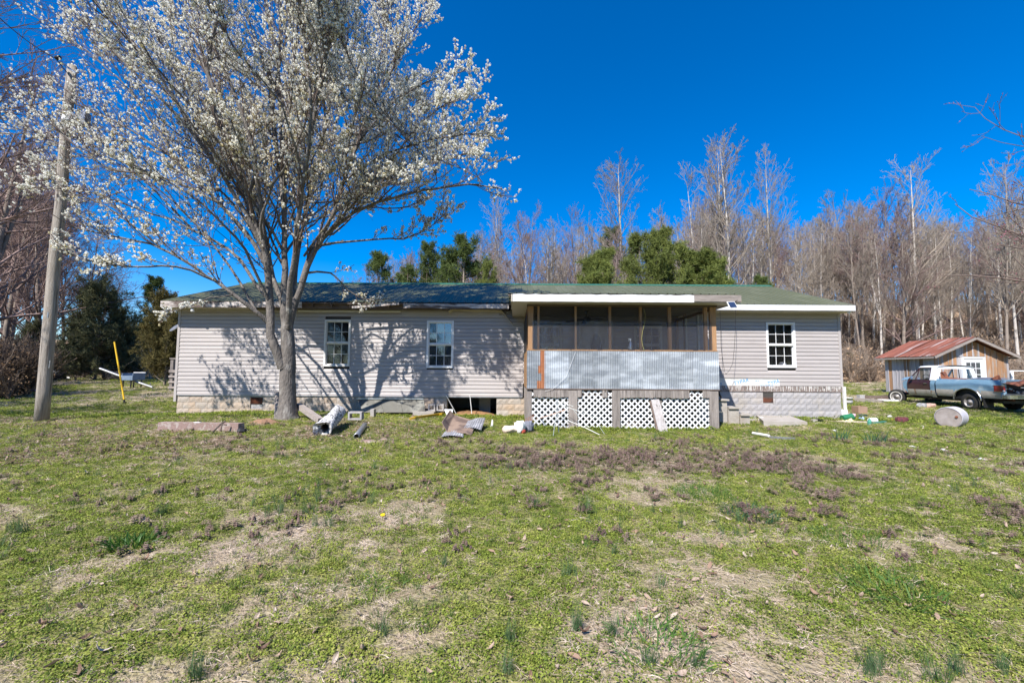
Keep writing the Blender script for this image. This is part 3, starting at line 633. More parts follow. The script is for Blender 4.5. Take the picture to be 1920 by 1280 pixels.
# ------------------------------------------------------------------ trees
def nrm(a): return a/np.maximum(1e-9, np.linalg.norm(a, axis=-1, keepdims=True))
def ptubes(P, Rr, n):
    """tubes along many polylines at once: P (M,k,3), Rr (M,k)"""
    M_, k, _ = P.shape; T = np.empty_like(P); T[:, 1:-1] = P[:, 2:] - P[:, :-2]; T[:, 0] = P[:, 1] - P[:, 0]; T[:, -1] = P[:, -1] - P[:, -2]; T = nrm(T)
    ov = nrm(P[:, -1] - P[:, 0]); ax = np.where(np.abs(ov[:, 2:3]) > .8, np.array([[1., 0, 0]]), np.array([[0, 0, 1.]])); ref = np.cross(ov, ax)[:, None, :]
    A = nrm(ref - T*(ref*T).sum(-1, keepdims=True)); B = np.cross(T, A); th = np.arange(n)*2*np.pi/n
    V = P[:, :, None, :] + (A[:, :, None, :]*np.cos(th)[:, None] + B[:, :, None, :]*np.sin(th)[:, None])*Rr[:, :, None, None]
    idx = np.arange(M_*k*n).reshape(M_, k, n); nx_ = np.roll(idx, -1, axis=2)
    F = np.stack([idx[:, :-1], nx_[:, :-1], nx_[:, 1:], idx[:, 1:]], -1).reshape(-1, 4)
    return V.reshape(-1, 3), F
def kids(rs, P, Rr, L, nper, t0, t1, ang, ratio, k2, rr=.55, up=.1, wob=.12, taper=.3, rmin=.004, shrink=.55, pw=1.0):
    N_, k, _ = P.shape; k -= 1; idx = np.repeat(np.arange(N_), nper); M_ = len(idx)
    t = t0 + (t1 - t0)*rs.rand(M_)**pw; s = np.minimum(t*k, k - 1e-4); i = s.astype(int); f = (s - i)[:, None]
    pos = P[idx, i]*(1 - f) + P[idx, i+1]*f; d = nrm(P[idx, i+1] - P[idx, i]); rad = (Rr[idx, i]*(1 - f[:, 0]) + Rr[idx, i+1]*f[:, 0])*rr
    pe = nrm(np.cross(d, rs.randn(M_, 3))); a = np.radians(rs.uniform(ang[0], ang[1], M_))[:, None]; D = d*np.cos(a) + pe*np.sin(a)
    Ln = L[idx]*ratio*rs.uniform(.6, 1.25, M_)*(1 - shrink*t); out = np.empty((M_, k2+1, 3)); out[:, 0] = pos; p = pos
    for q in range(k2):
        D = nrm(D + rs.randn(M_, 3)*wob + np.array([0, 0, up])); p = p + D*(Ln/k2)[:, None]; out[:, q+1] = p
    rad = np.maximum(rad, rmin*1.3); R2 = np.maximum(rad[:, None]*np.linspace(1, taper, k2+1)[None], rmin)
    return out, R2, Ln
def joinVF(parts):
    V = []; F = []; o = 0
    for v, f in parts: V.append(v); F.append(f + o); o += len(v)
    return np.concatenate(V), np.concatenate(F)
def quads(C, size, rs, flat=0.0, asp=.6):
    """small leaf-like diamonds at C"""
    n = len(C); a = nrm(rs.randn(n, 3)); b = nrm(np.cross(a, rs.randn(n, 3))); c = np.cross(a, b)
    s = (size*rs.uniform(.6, 1.3, n))[:, None] if not hasattr(size, '__len__') else size[:, None]
    V = np.stack([C - b*s, C - c*s*asp + a*s*.15, C + b*s, C + c*s*asp + a*s*.15], 1).reshape(-1, 3)
    return V, np.arange(n*4).reshape(n, 4)
def tmat(name, c1, c2, z0=None, c3=None, scale=1.2):
    return M(name, c1, c2, scale, .95, c3=c3, s3=.8, spec=.08, rnd=.14)
twig_m = tmat('grey_twigs', (.345, .29, .235), (.24, .20, .16))
twig_p = tmat('purplish_twigs', (.29, .205, .18), (.20, .145, .13))
trunk_w = M('pale_bark', (.58, .53, .47), (.40, .355, .31), 2.5, .95, bump=.6, rnd=.12, c3=(.20, .18, .16), s3=1.6, t3=(.55, .7), spec=.08)
trunk_d = M('dark_bark', (.34, .28, .23), (.20, .165, .135), 2.5, .95, bump=.6, rnd=.15, spec=.08)
def bare_tree(seed, H, kind='poplar', n1=42, thin=.017):
    """trunk mesh and crown mesh of a leafless tree, base at the origin"""
    rs = np.random.RandomState(seed); k = 12
    if kind == 'poplar': lean, r0, c0, ang, ratio, up, sp = .015, .0105*H, .30, (26, 50), .36, .10, 1
    elif kind == 'oak': lean, r0, c0, ang, ratio, up, sp = .05, .0125*H, .16, (35, 70), .42, .07, 1
    else: lean, r0, c0, ang, ratio, up, sp = .04, .0088*H, .26, (25, 50), .34, .12, 1
    t = np.linspace(0, 1, k+1); P = np.zeros((1, k+1, 3)); P[0, :, 2] = t*H; ph = rs.rand(4)*6.28
    P[0, :, 0] = (np.sin(t*3 + ph[0]) - np.sin(ph[0]))*lean*H*.5 + t*lean*H*rs.randn()*.6; P[0, :, 1] = (np.sin(t*3.3 + ph[1]) - np.sin(ph[1]))*lean*H*.5
    Rr = (r0*((1 - t)**.9*.94 + .06))[None]; Rr[0, 0] *= 1.35; L = np.array([H])
    if rs.rand() < .45 and kind != 'poplar':        # forked
        f, fr, fl = kids(rs, P, Rr, L, 2, .25, .5, (12, 25), .62, 10, rr=.75, up=.06, wob=.04, taper=.12, shrink=.3)
        P1 = [P, f]; R1 = [Rr, fr]; L1 = [L, fl]
    else: P1 = [P]; R1 = [Rr]; L1 = [L]
    tv = joinVF([ptubes(p, r, 7) for p, r in zip(P1, R1)]); parts = []
    for p, r, l in zip(P1, R1, L1):
        a, ar, al = kids(rs, p, r, l, n1 if p is P else n1//3, c0, .985, ang, ratio, 5, rr=.42, up=up, wob=.10, taper=.25, rmin=thin*.9, shrink=.66)
        b, br, bl = kids(rs, a, ar, al, 8, .15, 1, (22, 48), .50, 4, rr=.55, up=.07, wob=.14, rmin=thin*.7)
        c, cr_, cl = kids(rs, b, br, bl, 5, .15, 1, (20, 50), .55, 3, rr=.6, up=.06, wob=.16, rmin=thin*.5)
        d, dr, dl = kids(rs, c, cr_, cl, 2, .3, 1, (20, 45), .6, 2, rr=.7, up=.05, wob=.16, rmin=thin*.38)
        parts += [ptubes(a, ar, 4), ptubes(b, br, 3), ptubes(c, cr_, 3), ptubes(d, dr, 3)]
    return tv, joinVF(parts)
TV = {}
def tree_variant(key, seed, H, kind, tm, cm, **kw):
    (v, f), (v2, f2) = bare_tree(seed, H, kind, **kw)
    TV[key] = (npmesh('trunk', v, f, tm, True), npmesh('crown', v2, f2, cm), H)
for i in range(4): tree_variant(('poplar', i), 10 + i, 24, 'poplar', trunk_w, twig_m)
for i in range(5): tree_variant(('mid', i), 30 + i, 20, 'mid', trunk_d if i % 2 else trunk_w, twig_m if i != 3 else twig_p, n1=36)
for i in range(3): tree_variant(('oak', i), 50 + i, 18, 'oak', trunk_d, twig_p, n1=38, thin=.013)
def plant_tree(key, x, y, H, label, group=None, name='bare_tree', rz=None, tmt=None, sx=1.0):
    tr, cr_, h0 = TV[key]; s = H/h0; t = thing(name, (x, y, g1(x, y) - .15), label, 'tree', group)
    t.rotation_euler.z = R.uniform(0, 6.28) if rz is None else rz; t.scale = (s*sx, s*sx, s)
    for nm, me in (('trunk', tr), ('crown', cr_)):
        o = bpy.data.objects.new(nm, me); COL.objects.link(o); o.parent = t
    return t
def at_px(xp, ytop, Y):                             # foot position and height of a tree whose top shows at (xp, ytop)
    p = px(xp, ytop, Y); return p.x, Y, p.z - g1(p.x, Y)
# the ones that stand out along the skyline
named = [
 (931, 385, 66, ('poplar', 0), 'slim pale poplar with a narrow bare crown, left of the pines behind the house', .8),
 (1166, 308, 62, ('poplar', 1), 'tall pale poplar with an egg shaped bare crown standing above the pines', 1.1),
 (1352, 262, 50, ('mid', 0), 'tallest bare tree behind the porch, its crown topping the skyline', 1.0),
 (1322, 275, 54, ('mid', 2), 'leaning bare tree just left of the tallest one behind the porch', .9),
 (1296, 330, 56, ('mid', 4), 'thin many stemmed bare tree at the left edge of the tall clump', .8),
 (1440, 300, 52, ('poplar', 2), 'straight bare poplar to the right of the tallest clump', .85),
 (1702, 315, 50, ('poplar', 3), 'tall white trunked tree rising left above the rusty shed', 1.0),
 (1862, 318, 42, ('mid', 1), 'tall tree with a thick pale trunk behind the right side of the shed', .8),
 (1885, 335, 43, ('poplar', 0), 'pale slim trunked tree beside the thick trunk at the right edge', .7),
 (1640, 375, 52, ('mid', 3), 'dark forked bare tree between the house and the shed', 1.0),
 (1560, 372, 56, ('mid', 1), 'broad bare tree beyond the right gable of the house', 1.1),
 (988, 402, 70, ('oak', 0), 'round topped bare tree right of the slim poplar', .8),
 (1072, 408, 70, ('oak', 1), 'round topped bare tree left of the tall egg shaped poplar', .8),
]
for xp, yt, Y, key, lb, sx in named:
    x, y, H = at_px(xp, yt, Y); plant_tree(key, x, y, H, lb, sx=sx)
# the wood on the slope
rt = random.Random(21); placed = []
def top_at(xp):                                     # skyline of the wood, photo pixels
    pts = [(-300, 250), (0, 260), (110, 330), (190, 430), (240, 530), (330, 560), (600, 560), (700, 490), (800, 480), (900, 440), (1000, 430), (1100, 430), (1250, 400), (1350, 390), (1450, 405), (1500, 415), (1600, 385), (1700, 400), (1780, 420), (1850, 400), (1920, 385), (2300, 360)]
    return float(np.interp(xp, [p[0] for p in pts], [p[1] for p in pts]))
n = 0; tries = 0
while n < 262 and tries < 6000:
    tries += 1; Y = rt.choice([rt.uniform(46, 66), rt.uniform(50, 85), rt.uniform(70, 120)]); xp = rt.uniform(640, 2050)
    yt = top_at(xp) + rt.uniform(-4, 62); p = px(xp, yt, Y); H = p.z - g1(p.x, Y)
    if Y < 46 + 8 - 9*float(sst(8, 35, p.x)) - 6: continue
    if H < 7 or H > 30: continue
    if any((p.x - q[0])**2 + (Y - q[1])**2 < (1.7 if Y < 70 else 1.3)**2 for q in placed): continue
    placed.append((p.x, Y)); n += 1
    key = rt.choice([('mid', 0), ('mid', 1), ('mid', 2), ('mid', 3), ('mid', 4), ('poplar', rt.randrange(4)), ('oak', rt.randrange(3))])
    reg = next(w for lim, w in ((800, 'behind the low pines left of the slim poplar'), (960, 'behind the broad dark pine'), (1120, 'between the slim poplar and the bright green pines'), (1270, 'behind the bright green pines over the porch'), (1420, 'around the tallest bare tree behind the porch'), (1560, 'over the right end of the roof'), (1690, 'between the house and the shed'), (1800, 'above the left slope of the shed roof'), (1925, 'above the shed door and truck'), (9999, 'past the right edge of the photo')) if xp < lim)
    reg += ', front rows' if Y < 62 else (', mid slope' if Y < 85 else ', upper slope')
    _old = {'mid': 'leafless tree of middling height in the wood on the slope behind the house', 'poplar': 'leafless pale poplar in the wood on the slope behind the house', 'oak': 'leafless spreading tree in the wood on the slope behind the house'}
    lb = {'mid': 'leafless tree ', 'poplar': 'pale leafless poplar ', 'oak': 'spreading leafless tree '}[key[0]] + reg
    plant_tree(key, p.x, Y, H, lb, 'bare trees of the wood on the slope', sx=rt.uniform(.75, 1.1))
# left edge: big spreading trees near, more behind
left_named = [(-35, -60, 27, ('oak', 0), 'large spreading bare tree at the left edge of the photo, branches behind the utility pole', 1.1),
 (28, 120, 32, ('oak', 1), 'tall purplish bare tree just behind and left of the utility pole', 1.0),
 (-190, -200, 24, ('oak', 2), 'large bare tree outside the left edge whose branches reach into the photo', 1.1),
 (105, 330, 38, ('oak', 2), 'bare tree with reddish twigs seen right behind the utility pole', 1.0),
 (170, 430, 42, ('oak', 1), 'low rounded bare tree above the dark evergreen on the left', 1.0)]
for xp, yt, Y, key, lb, sx in left_named:
    x, y, H = at_px(xp, yt, Y); plant_tree(key, x, y, H, lb, sx=sx)
for i in range(26):
    Y = rt.uniform(36, 60); xp = rt.uniform(-250, 330); yt = top_at(xp) + rt.uniform(0, 90); p = px(xp, yt, Y); H = p.z - g1(p.x, Y)
    ok_ = rt.random() < .6; lbx = ('purplish leafless tree ' if ok_ else 'leafless grey tree ') + ('beyond the left lawn outside the photo' if xp < 0 else 'in the thicket left of the utility pole' if xp < 90 else 'in the thicket between the utility pole and the yellow stake' if xp < 215 else 'in the thicket between the yellow stake and the house')
    plant_tree(('oak', rt.randrange(3)) if ok_ else ('mid', 3), p.x, Y, max(4, H), lbx, 'bare trees of the thicket on the left', sx=rt.uniform(.8, 1.2))
for x, y, H in ((-24.5, 9.5, 17), (-20.5, 6.5, 14), (-28, 14, 16)):
    plant_tree(('oak', rt.randrange(3)), x, y, H, 'bare tree standing outside the left edge of the photo', 'bare trees outside the left edge')

# evergreens
pine_g = M('pine_needles', (.12, .15, .038), (.06, .09, .025), 1.5, .75, rnd=.18, spec=.2, transl=.15)
pine_l = M('bright_pine_needles', (.19, .215, .05), (.11, .14, .035), 1.5, .75, rnd=.15, spec=.2, transl=.15)
cedar_o = M('olive_cedar', (.155, .125, .042), (.085, .075, .026), 1.6, .8, rnd=.12, spec=.15, transl=.1)
cedar_d = M('dark_cedar', (.135, .135, .065), (.075, .08, .042), 1.5, .85, rnd=.12, spec=.1)
def pine(seed, H, mt, dens=1.0, c0=.3, wide=.30, tuft=.30, needle=9, droop=.0, conical=True):
    rs = np.random.RandomState(seed); k = 8; t = np.linspace(0, 1, k+1); P = np.zeros((1, k+1, 3)); P[0, :, 2] = t*H; P[0, :, 0] = np.sin(t*2 + rs.rand()*6)*.02*H
    P[0, :, 0] -= P[0, 0, 0]; Rr = (.014*H*(1 - .9*t))[None]
    nb = int(46*dens); a, ar, al = kids(rs, P, Rr, np.array([H]), nb, c0, .99, (52, 82), wide, 5, rr=.3, up=.10 - droop, wob=.10, taper=.3, shrink=.86 if conical else .55)
    b, br, bl = kids(rs, a, ar, al, 9, .2, 1, (25, 60), .45, 3, rr=.5, up=.14, wob=.18)
    tv = joinVF([ptubes(P, Rr, 7), ptubes(a, ar, 4), ptubes(b, br, 3)])
    s = np.linspace(.25, 1, 6); C = []
    for Q in (a, b):
        for q in s[1 if Q is a else 0:]:
            kk = Q.shape[1] - 1; u = q*kk; i = np.minimum(int(u), kk-1); C.append(Q[:, i]*(1-(u-i)) + Q[:, i+1]*(u-i))
    C = np.concatenate(C + [P[0, -1:]]); C = C + rs.randn(*C.shape)*.15*tuft/.3; nC = len(C)
    D = nrm(rs.randn(nC*needle, 3) + np.array([0, 0, .45])); base = np.repeat(C, needle, 0); Ln = (tuft*rs.uniform(.6, 1.2, len(D)))[:, None]
    W = nrm(np.cross(D, rs.randn(*D.shape)))*tuft*.075
    V = np.stack([base - W*.5, base + W*.5, base + D*Ln*.6 + W, base + D*Ln], 1).reshape(-1, 3); return tv, (V, np.arange(len(V)).reshape(-1, 4))
def ever(key, seed, H, mt, **kw):
    a, b = pine(seed, H, mt, **kw); TV[key] = (npmesh('trunk', a[0], a[1], trunk_d, True), npmesh('crown', b[0], b[1], mt), H)
for i in range(3): ever(('pine', i), 70 + i, 12, pine_g, dens=1.45, c0=.14, wide=.42, tuft=.29, needle=9)
for i in range(2): ever(('bush', i), 80 + i, 9, pine_l, dens=1.5, c0=.08, wide=.50, tuft=.27, needle=9)
ever(('cedar', 0), 90, 9, cedar_o, dens=2.6, c0=.02, wide=.42, tuft=.28, needle=14, conical=False)
ever(('cedar', 1), 91, 10, cedar_d, dens=2.4, c0=.02, wide=.46, tuft=.30, needle=12, conical=False)
ever(('sapling', 0), 92, 3, M('sapling_cedar', (.085, .10, .03), (.05, .06, .02), 3, .8, spec=.15), dens=1.8, c0=.12, wide=.42, tuft=.13, needle=12)
egs = [(705, 478, 50, ('pine', 0), 'dark pine with a ragged top rising over the roof beside the blossoming tree', .95),
 (800, 458, 52, ('pine', 1), 'narrow dark green pine standing between two groups of bare trees', .8),
 (872, 433, 48, ('pine', 2), 'tall broad dark pine, second largest in the row over the roof', 1.05),
 (842, 490, 49, ('pine', 0), 'smaller pine leaning against the left flank of the broad dark pine', .8),
 (765, 492, 50, ('pine', 2), 'low dark pine between the first two pines over the roof', .9),
 (1100, 492, 47, ('bush', 1), 'low bright green pine at the left end of the row over the porch', .9),
 (1342, 492, 44, ('bush', 1), 'small olive pine at the far right end of the row over the roof', .9),
 (915, 500, 46, ('bush', 1), 'low bright green pine top just over the roof below the slim poplar', .6),
 (1132, 478, 46, ('bush', 0), 'rounded bright green pine left of the tall egg shaped poplar', .85),
 (1150, 432, 66, ('pine', 1), 'pine half hidden behind the crown of the tall poplar', .9),
 (1200, 450, 47, ('bush', 1), 'bright green pine right against the trunk of the tall poplar', .8),
 (1236, 440, 46, ('bush', 0), 'tallest of the bright green pines over the porch roof', .75),
 (1268, 465, 46.5, ('bush', 1), 'bright green pine with drooping sides over the porch roof', .8),
 (1310, 478, 45, ('bush', 0), 'wide low olive green pine at the right end of the row over the roof', 1.25),
 (1428, 512, 44, ('pine', 2), 'small dark evergreen tip peeking over the ridge below the straight poplar', .9),
 (292, 522, 46, ('pine', 1), 'green pine in the distance above the left end of the roof', .95),
 (322, 560, 44, ('pine', 0), 'lower green pine directly behind the left end of the roof', .9),
 (318, 565, 30, ('cedar', 0), 'olive brown cedar pressed against the left corner of the house', .95),
 (262, 600, 42, ('pine', 2), 'hazy green pine between the dark evergreen and the olive cedar', .9),
 (190, 545, 37, ('cedar', 1), 'broad dark evergreen in the middle of the thicket on the left', 1.05),
 (150, 600, 36, ('cedar', 1), 'dark evergreen close behind the utility pole', .9),
 (60, 610, 37, ('cedar', 1), 'dark evergreen left of the utility pole', .95),
 (262, 640, 41, ('cedar', 1), 'low dark evergreen behind the pale many stemmed shrub', .9),
 (228, 600, 39, ('cedar', 1), 'dark evergreen above the trough on the left lawn', .9)]
for xp, yt, Y, key, lb, sx in egs:
    x, y, H = at_px(xp, yt, Y); plant_tree(key, x, y, H, lb, name='cedar_tree' if key[0] == 'cedar' else 'pine_tree', sx=sx*8.0/max(H, 6)*H/8.0)
p = gp(1593, 707); t = plant_tree(('sapling', 0), p.x, p.y, px(1593, 661, p.y).z - p.z, 'small young cedar growing right of the house corner', name='cedar_sapling', sx=1.1)
# leafless multi stemmed shrubs on the left
def shrub_mesh(seed, H, n=12, th=.008):
    rs = np.random.RandomState(seed); P = np.zeros((1, 2, 3)); P[0, 1, 2] = .15*H; Rr = np.full((1, 2), .03*H)
    a, ar, al = kids(rs, P, Rr, np.array([H]), n, 0, 1, (8, 50), .85, 5, rr=.4, up=.12, wob=.10, taper=.3, rmin=th, shrink=.2)
    b, br, bl = kids(rs, a, ar, al, 7, .25, 1, (20, 50), .45, 3, rr=.5, up=.08, rmin=th*.8); c, cr_, cl = kids(rs, b, br, bl, 4, .2, 1, (20, 50), .5, 2, rr=.6, rmin=th*.6)
    return joinVF([ptubes(a, ar, 4), ptubes(b, br, 3), ptubes(c, cr_, 3)])
pale_tw = M('pale_twigs', (.42, .37, .32), (.30, .26, .22), 2, .95, spec=.08)
for xp, yb, Y, H, lb in ((281, 697, 40, 4.2, 'pale leafless many stemmed shrub left of the house corner'), (245, 700, 42, 3.4, 'smaller pale leafless shrub above the trough on the left lawn')):
    v, f = shrub_mesh(int(xp), H); x = px(xp, yb, Y).x; o = link('bare_shrub', npmesh('bare_shrub', v, f, pale_tw), None, (x, Y, g1(x, Y) - .1)); tag(o, lb, 'shrub')

# ------------------------------------------------------------------ the blossoming tree
TY = 11.5; tb = px(538, 782, TY); tb.z = g1(tb.x, TY) - .12
pear = thing('blossoming_tree', tb, 'large tree covered in white blossom in front of the left half of the house', 'tree')
def V3_(p): return np.array([p.x, p.y, p.z])
def curve(pts, k):                                  # resample a polyline smoothly
    pts = np.array([V3_(p) if isinstance(p, Vector) else p for p in pts]); n_ = len(pts); out = []
    for i in range(k+1):
        u = i*(n_-1)/k; j = min(int(u), n_-2); t = u - j; p0 = pts[max(j-1, 0)]; p1 = pts[j]; p2 = pts[j+1]; p3 = pts[min(j+2, n_-1)]
        out.append(.5*((2*p1) + (-p0+p2)*t + (2*p0-5*p1+4*p2-p3)*t*t + (-p0+3*p1-3*p2+p3)*t**3))
    return np.array(out)
rs = np.random.RandomState(5); K = 12
def stem(pix, r0, r1, pw=.8):
    P = curve([px(a, b, c) for a, b, c in pix], K); t = np.linspace(0, 1, K+1); return P, r0 + (r1 - r0)*t**pw
trunkP = curve([tb, px(539, 752, TY), px(539, 715, TY), px(540, 680, TY), px(540, 645, TY), px(538, 612, TY)], 12)
trunkR = np.array([.30, .235, .215, .205, .20, .198, .196, .192, .185, .178, .17, .16, .15])
stems = [
 ([(531, 690, 11.42), (522, 668, 11.36), (508, 627, 11.3), (507, 572, 11.3), (502, 517, 11.3), (495, 470, 11.2), (480, 420, 11.1), (455, 340, 10.9), (420, 230, 10.6)], .175, .075),
 ([(537, 625, TY), (534, 590, TY), (533, 552, TY), (534, 500, 11.5), (534, 449, 11.6), (530, 360, 11.8), (515, 250, 12.1), (505, 120, 12.4)], .15, .06),
 ([(539, 620, TY), (547, 592, TY), (560, 552, 11.5), (577, 500, 11.5), (595, 459, 11.5), (619, 431, 11.4), (662, 400, 11.3), (735, 368, 11.2), (850, 346, 11.1), (945, 352, 11.0)], .145, .022),
 ([(566, 530, 11.5), (585, 470, 11.6), (605, 440, 11.7), (624, 395, 11.9), (655, 310, 12.2), (700, 200, 12.5), (750, 90, 12.8)], .105, .04),
 ([(538, 622, 11.6), (529, 565, 11.9), (512, 520, 12.2), (500, 455, 12.5), (478, 380, 12.9), (440, 280, 13.3), (410, 160, 13.6)], .11, .05),
 ([(541, 615, 11.4), (543, 560, 11.1), (548, 500, 10.8), (556, 440, 10.5), (568, 340, 10.1), (590, 210, 9.8), (620, 60, 9.4)], .115, .045),
 ([(540, 600, 11.6), (550, 550, 12.0), (556, 480, 12.4), (575, 390, 12.9), (600, 280, 13.4), (630, 150, 13.8)], .105, .045),
 ([(504, 606, 11.3), (480, 583, 11.1), (440, 552, 10.9), (400, 525, 10.8), (370, 505, 10.7), (300, 462, 10.6), (220, 445, 10.6), (130, 425, 10.6)], .09, .02),
 ([(505, 560, 11.3), (485, 540, 11.4), (460, 500, 11.6), (420, 462, 11.8), (360, 430, 12.0), (300, 405, 12.1), (200, 372, 12.2), (90, 330, 12.3)], .075, .018),
 ([(500, 500, 11.3), (470, 450, 11.2), (410, 380, 11.1), (330, 300, 11.0), (220, 230, 11.0), (110, 180, 11.0)], .085, .018),
 ([(494, 470, 11.2), (455, 390, 10.9), (390, 290, 10.6), (300, 180, 10.4), (200, 80, 10.2), (125, -20, 10.1)], .085, .018),
 ([(572, 512, 11.5), (600, 510, 11.7), (625, 515, 11.9), (655, 545, 12.1), (690, 562, 12.3), (735, 560, 12.4)], .05, .012),
 ([(590, 462, 11.6), (640, 452, 11.9), (700, 450, 12.2), (760, 445, 12.4), (800, 430, 12.4), (835, 405, 12.3)], .05, .012),
 ([(640, 345, 12.0), (700, 300, 11.6), (780, 270, 11.2), (850, 255, 11.0), (912, 248, 10.8)], .055, .014),
 ([(400, 525, 10.8), (330, 500, 10.2), (250, 500, 9.8), (170, 490, 9.5), (120, 470, 9.4)], .045, .012),
 ([(440, 552, 10.9), (395, 560, 10.5), (350, 575, 10.2), (310, 590, 10.0)], .03, .01),
 ([(470, 450, 11.2), (380, 350, 11.6), (260, 270, 12.0), (140, 260, 12.2), (20, 250, 12.3)], .06, .015),
 ([(410, 380, 11.1), (300, 330, 10.6), (190, 310, 10.3), (60, 200, 10.2)], .055, .014),
 ([(390, 290, 10.6), (290, 130, 11.2), (210, 30, 11.4), (170, -60, 11.5)], .06, .015),
 ([(300, 462, 10.6), (220, 400, 10.2), (130, 360, 10.0), (60, 350, 9.9)], .035, .012),
 ([(360, 430, 12.0), (270, 340, 12.4), (180, 290, 12.7), (110, 300, 12.9)], .04, .012),
 ([(480, 583, 11.1), (430, 500, 11.4), (350, 400, 11.6), (270, 330, 11.8), (190, 200, 12.0)], .05, .014),
 ([(507, 572, 11.3), (460, 470, 10.6), (400, 400, 10.0), (330, 350, 9.6), (250, 310, 9.3)], .055, .014),
 ([(478, 380, 12.9), (390, 270, 13.2), (300, 160, 13.6), (220, 110, 13.8)], .05, .014),
 ([(330, 300, 11.0), (260, 190, 11.2), (180, 110, 11.5), (120, 60, 11.6)], .045, .012),
 ([(570, 480, 11.6), (630, 400, 10.9), (700, 350, 10.5), (770, 330, 10.2)], .045, .012),
 ([(662, 400, 11.3), (740, 330, 11.8), (810, 300, 12.0), (880, 290, 12.1)], .045, .012),
 ([(624, 395, 11.9), (690, 390, 12.4), (750, 390, 12.8), (800, 370, 13.0)], .045, .012),
 ([(619, 431, 11.4), (700, 340, 10.8), (790, 230, 10.4), (850, 190, 10.2)], .05, .014),
 ([(676, 260, 12.3), (740, 190, 12.0), (810, 150, 11.7), (875, 130, 11.5)], .05, .014),
]
tops = [(430, -260, 10.8, 0), (330, -120, 10.4, 0), (520, -330, 12.2, 1), (470, -200, 12.9, 1), (610, -240, 9.4, 5), (690, -160, 9.6, 5), (560, -150, 9.2, 5), (660, -200, 13.8, 6), (590, -260, 14.0, 6),
        (760, -60, 12.7, 3), (800, 20, 12.6, 3), (700, -120, 12.9, 3), (380, -150, 13.6, 4), (320, 0, 14.0, 4), (250, 60, 13.9, 4), (270, -60, 10.6, 0), (560, -100, 12.4, 1)]
LP = []; LR = []
for pix, r0, r1 in stems:
    P, r = stem(pix, r0, r1); LP.append(P); LR.append(r)
for a, b, c, si in tops:
    j = rs.randint(7, 12); s0 = LP[si][j]; d0 = LP[si][j] - LP[si][j-1]; e = V3_(px(a, b, c)); L_ = np.linalg.norm(e - s0)
    m1 = s0 + d0/np.linalg.norm(d0)*L_*.35; m2 = s0*.35 + e*.65 + np.array([0, 0, .06*L_])
    LP.append(curve([s0, m1, m2, e], K)); LR.append(np.linspace(LR[si][j]*.8, .02, K+1))
for _ in range(52):                                 # more limbs filling the vase
    si = rs.randint(0, 7); j = rs.randint(5, 12); s0 = LP[si][j]; d0 = nrm(LP[si][j] - LP[si][j-1]); az = rs.rand()*6.283
    rad = rs.uniform(1.2, 4.7); h = rs.uniform(1.4, 5.0); o_ = np.array([math.cos(az), math.sin(az)*.85, 0])*rad; e = s0 + o_ + np.array([0, 0, h]); m1 = s0 + d0*.3*rad + o_*.22; m2 = s0*.4 + e*.6 - np.array([0, 0, .05*h])
    if e[0] > -.3 - .33*(e[2] - 5.7) - .8: continue
    LP.append(curve([s0, m1, m2, e], K)); LR.append(np.linspace(LR[si][j]*.5, .014, K+1))
LP = np.array(LP); LR = np.array(LR)*.76; LP += rs.randn(*LP.shape)*.018*(np.arange(K+1)[None, :, None] > 1)
LL = np.linalg.norm(np.diff(LP, axis=1), axis=2).sum(1)
trv = ptubes(trunkP[None], trunkR[None], 16)
k_ = (rs.rand(len(trv[0])) - .5)*.03; cxy = np.repeat(trunkP[:, None, :], 16, 1).reshape(-1, 3); trv = (trv[0] + (trv[0] - cxy)*k_[:, None]*2, trv[1])
th = np.arctan2(trv[0][:, 1] - tb.y, trv[0][:, 0] - tb.x); lowk = np.clip(1 - (trv[0][:, 2] - tb.z)/.55, 0, 1)[:, None]
trv = (trv[0] + (trv[0] - cxy)*lowk*(.25 + .3*np.sin(th*5 + 1)[:, None]*.6), trv[1])
off = np.array(tb)
link('trunk', npmesh('trunk', trv[0] - off, trv[1], bark, True), pear, tb)
for P, r in zip(LP[:11], LR[:11]):
    v, f = ptubes(P[None], r[None], 9); link('limb', npmesh('limb', v - off, f, bark, True), pear, tb)
v, f = ptubes(LP[11:], LR[11:], 6); o = link('branches', npmesh('branches', v - off, f, bark, True), pear, tb); tag(o, kind='stuff')
nsub = 22
a, ar, al = kids(rs, LP, LR, LL, nsub, .26, 1, (16, 40), .30, 5, rr=.36, up=.12, wob=.09, rmin=.007, shrink=.45)
lk = rs.rand(len(a)) < np.clip(np.repeat(LL, nsub)/5.0, .12, 1); a, ar, al = a[lk], ar[lk], al[lk]; hh = a[:, 0, 2]; hd = np.hypot(a[:, 0, 0] - tb.x, a[:, 0, 1] - TY); kk_ = rs.rand(len(a)) < np.clip(.25 + .28*hd + .09*(hh - 4), .2, 1); a, ar, al = a[kk_], ar[kk_], al[kk_]
e_, er, el = kids(rs, LP, LR, np.minimum(LL, 5.5), 5, .72, 1, (12, 48), .30, 5, rr=.6, up=.14, wob=.10, rmin=.006, shrink=.25); ek = rs.rand(len(e_)) < np.clip((np.repeat(LL, 5) - 2)/3, 0, 1); a = np.concatenate([a, e_[ek]]); ar = np.concatenate([ar, er[ek]]); al = np.concatenate([al, el[ek]])
ek = a[:, -1, 0] < .45 - .33*(a[:, -1, 2] - 5.7); a, ar, al = a[ek], ar[ek], al[ek]
b_, br, bl = kids(rs, a, ar, al, 5, .15, 1, (25, 60), .50, 4, rr=.6, up=.14, wob=.16, rmin=.0048, shrink=.4)
c_, cr2, cl = kids(rs, b_, br, bl, 2, .2, 1, (25, 60), .50, 2, rr=.7, up=.14, wob=.16, rmin=.0038, shrink=.3)
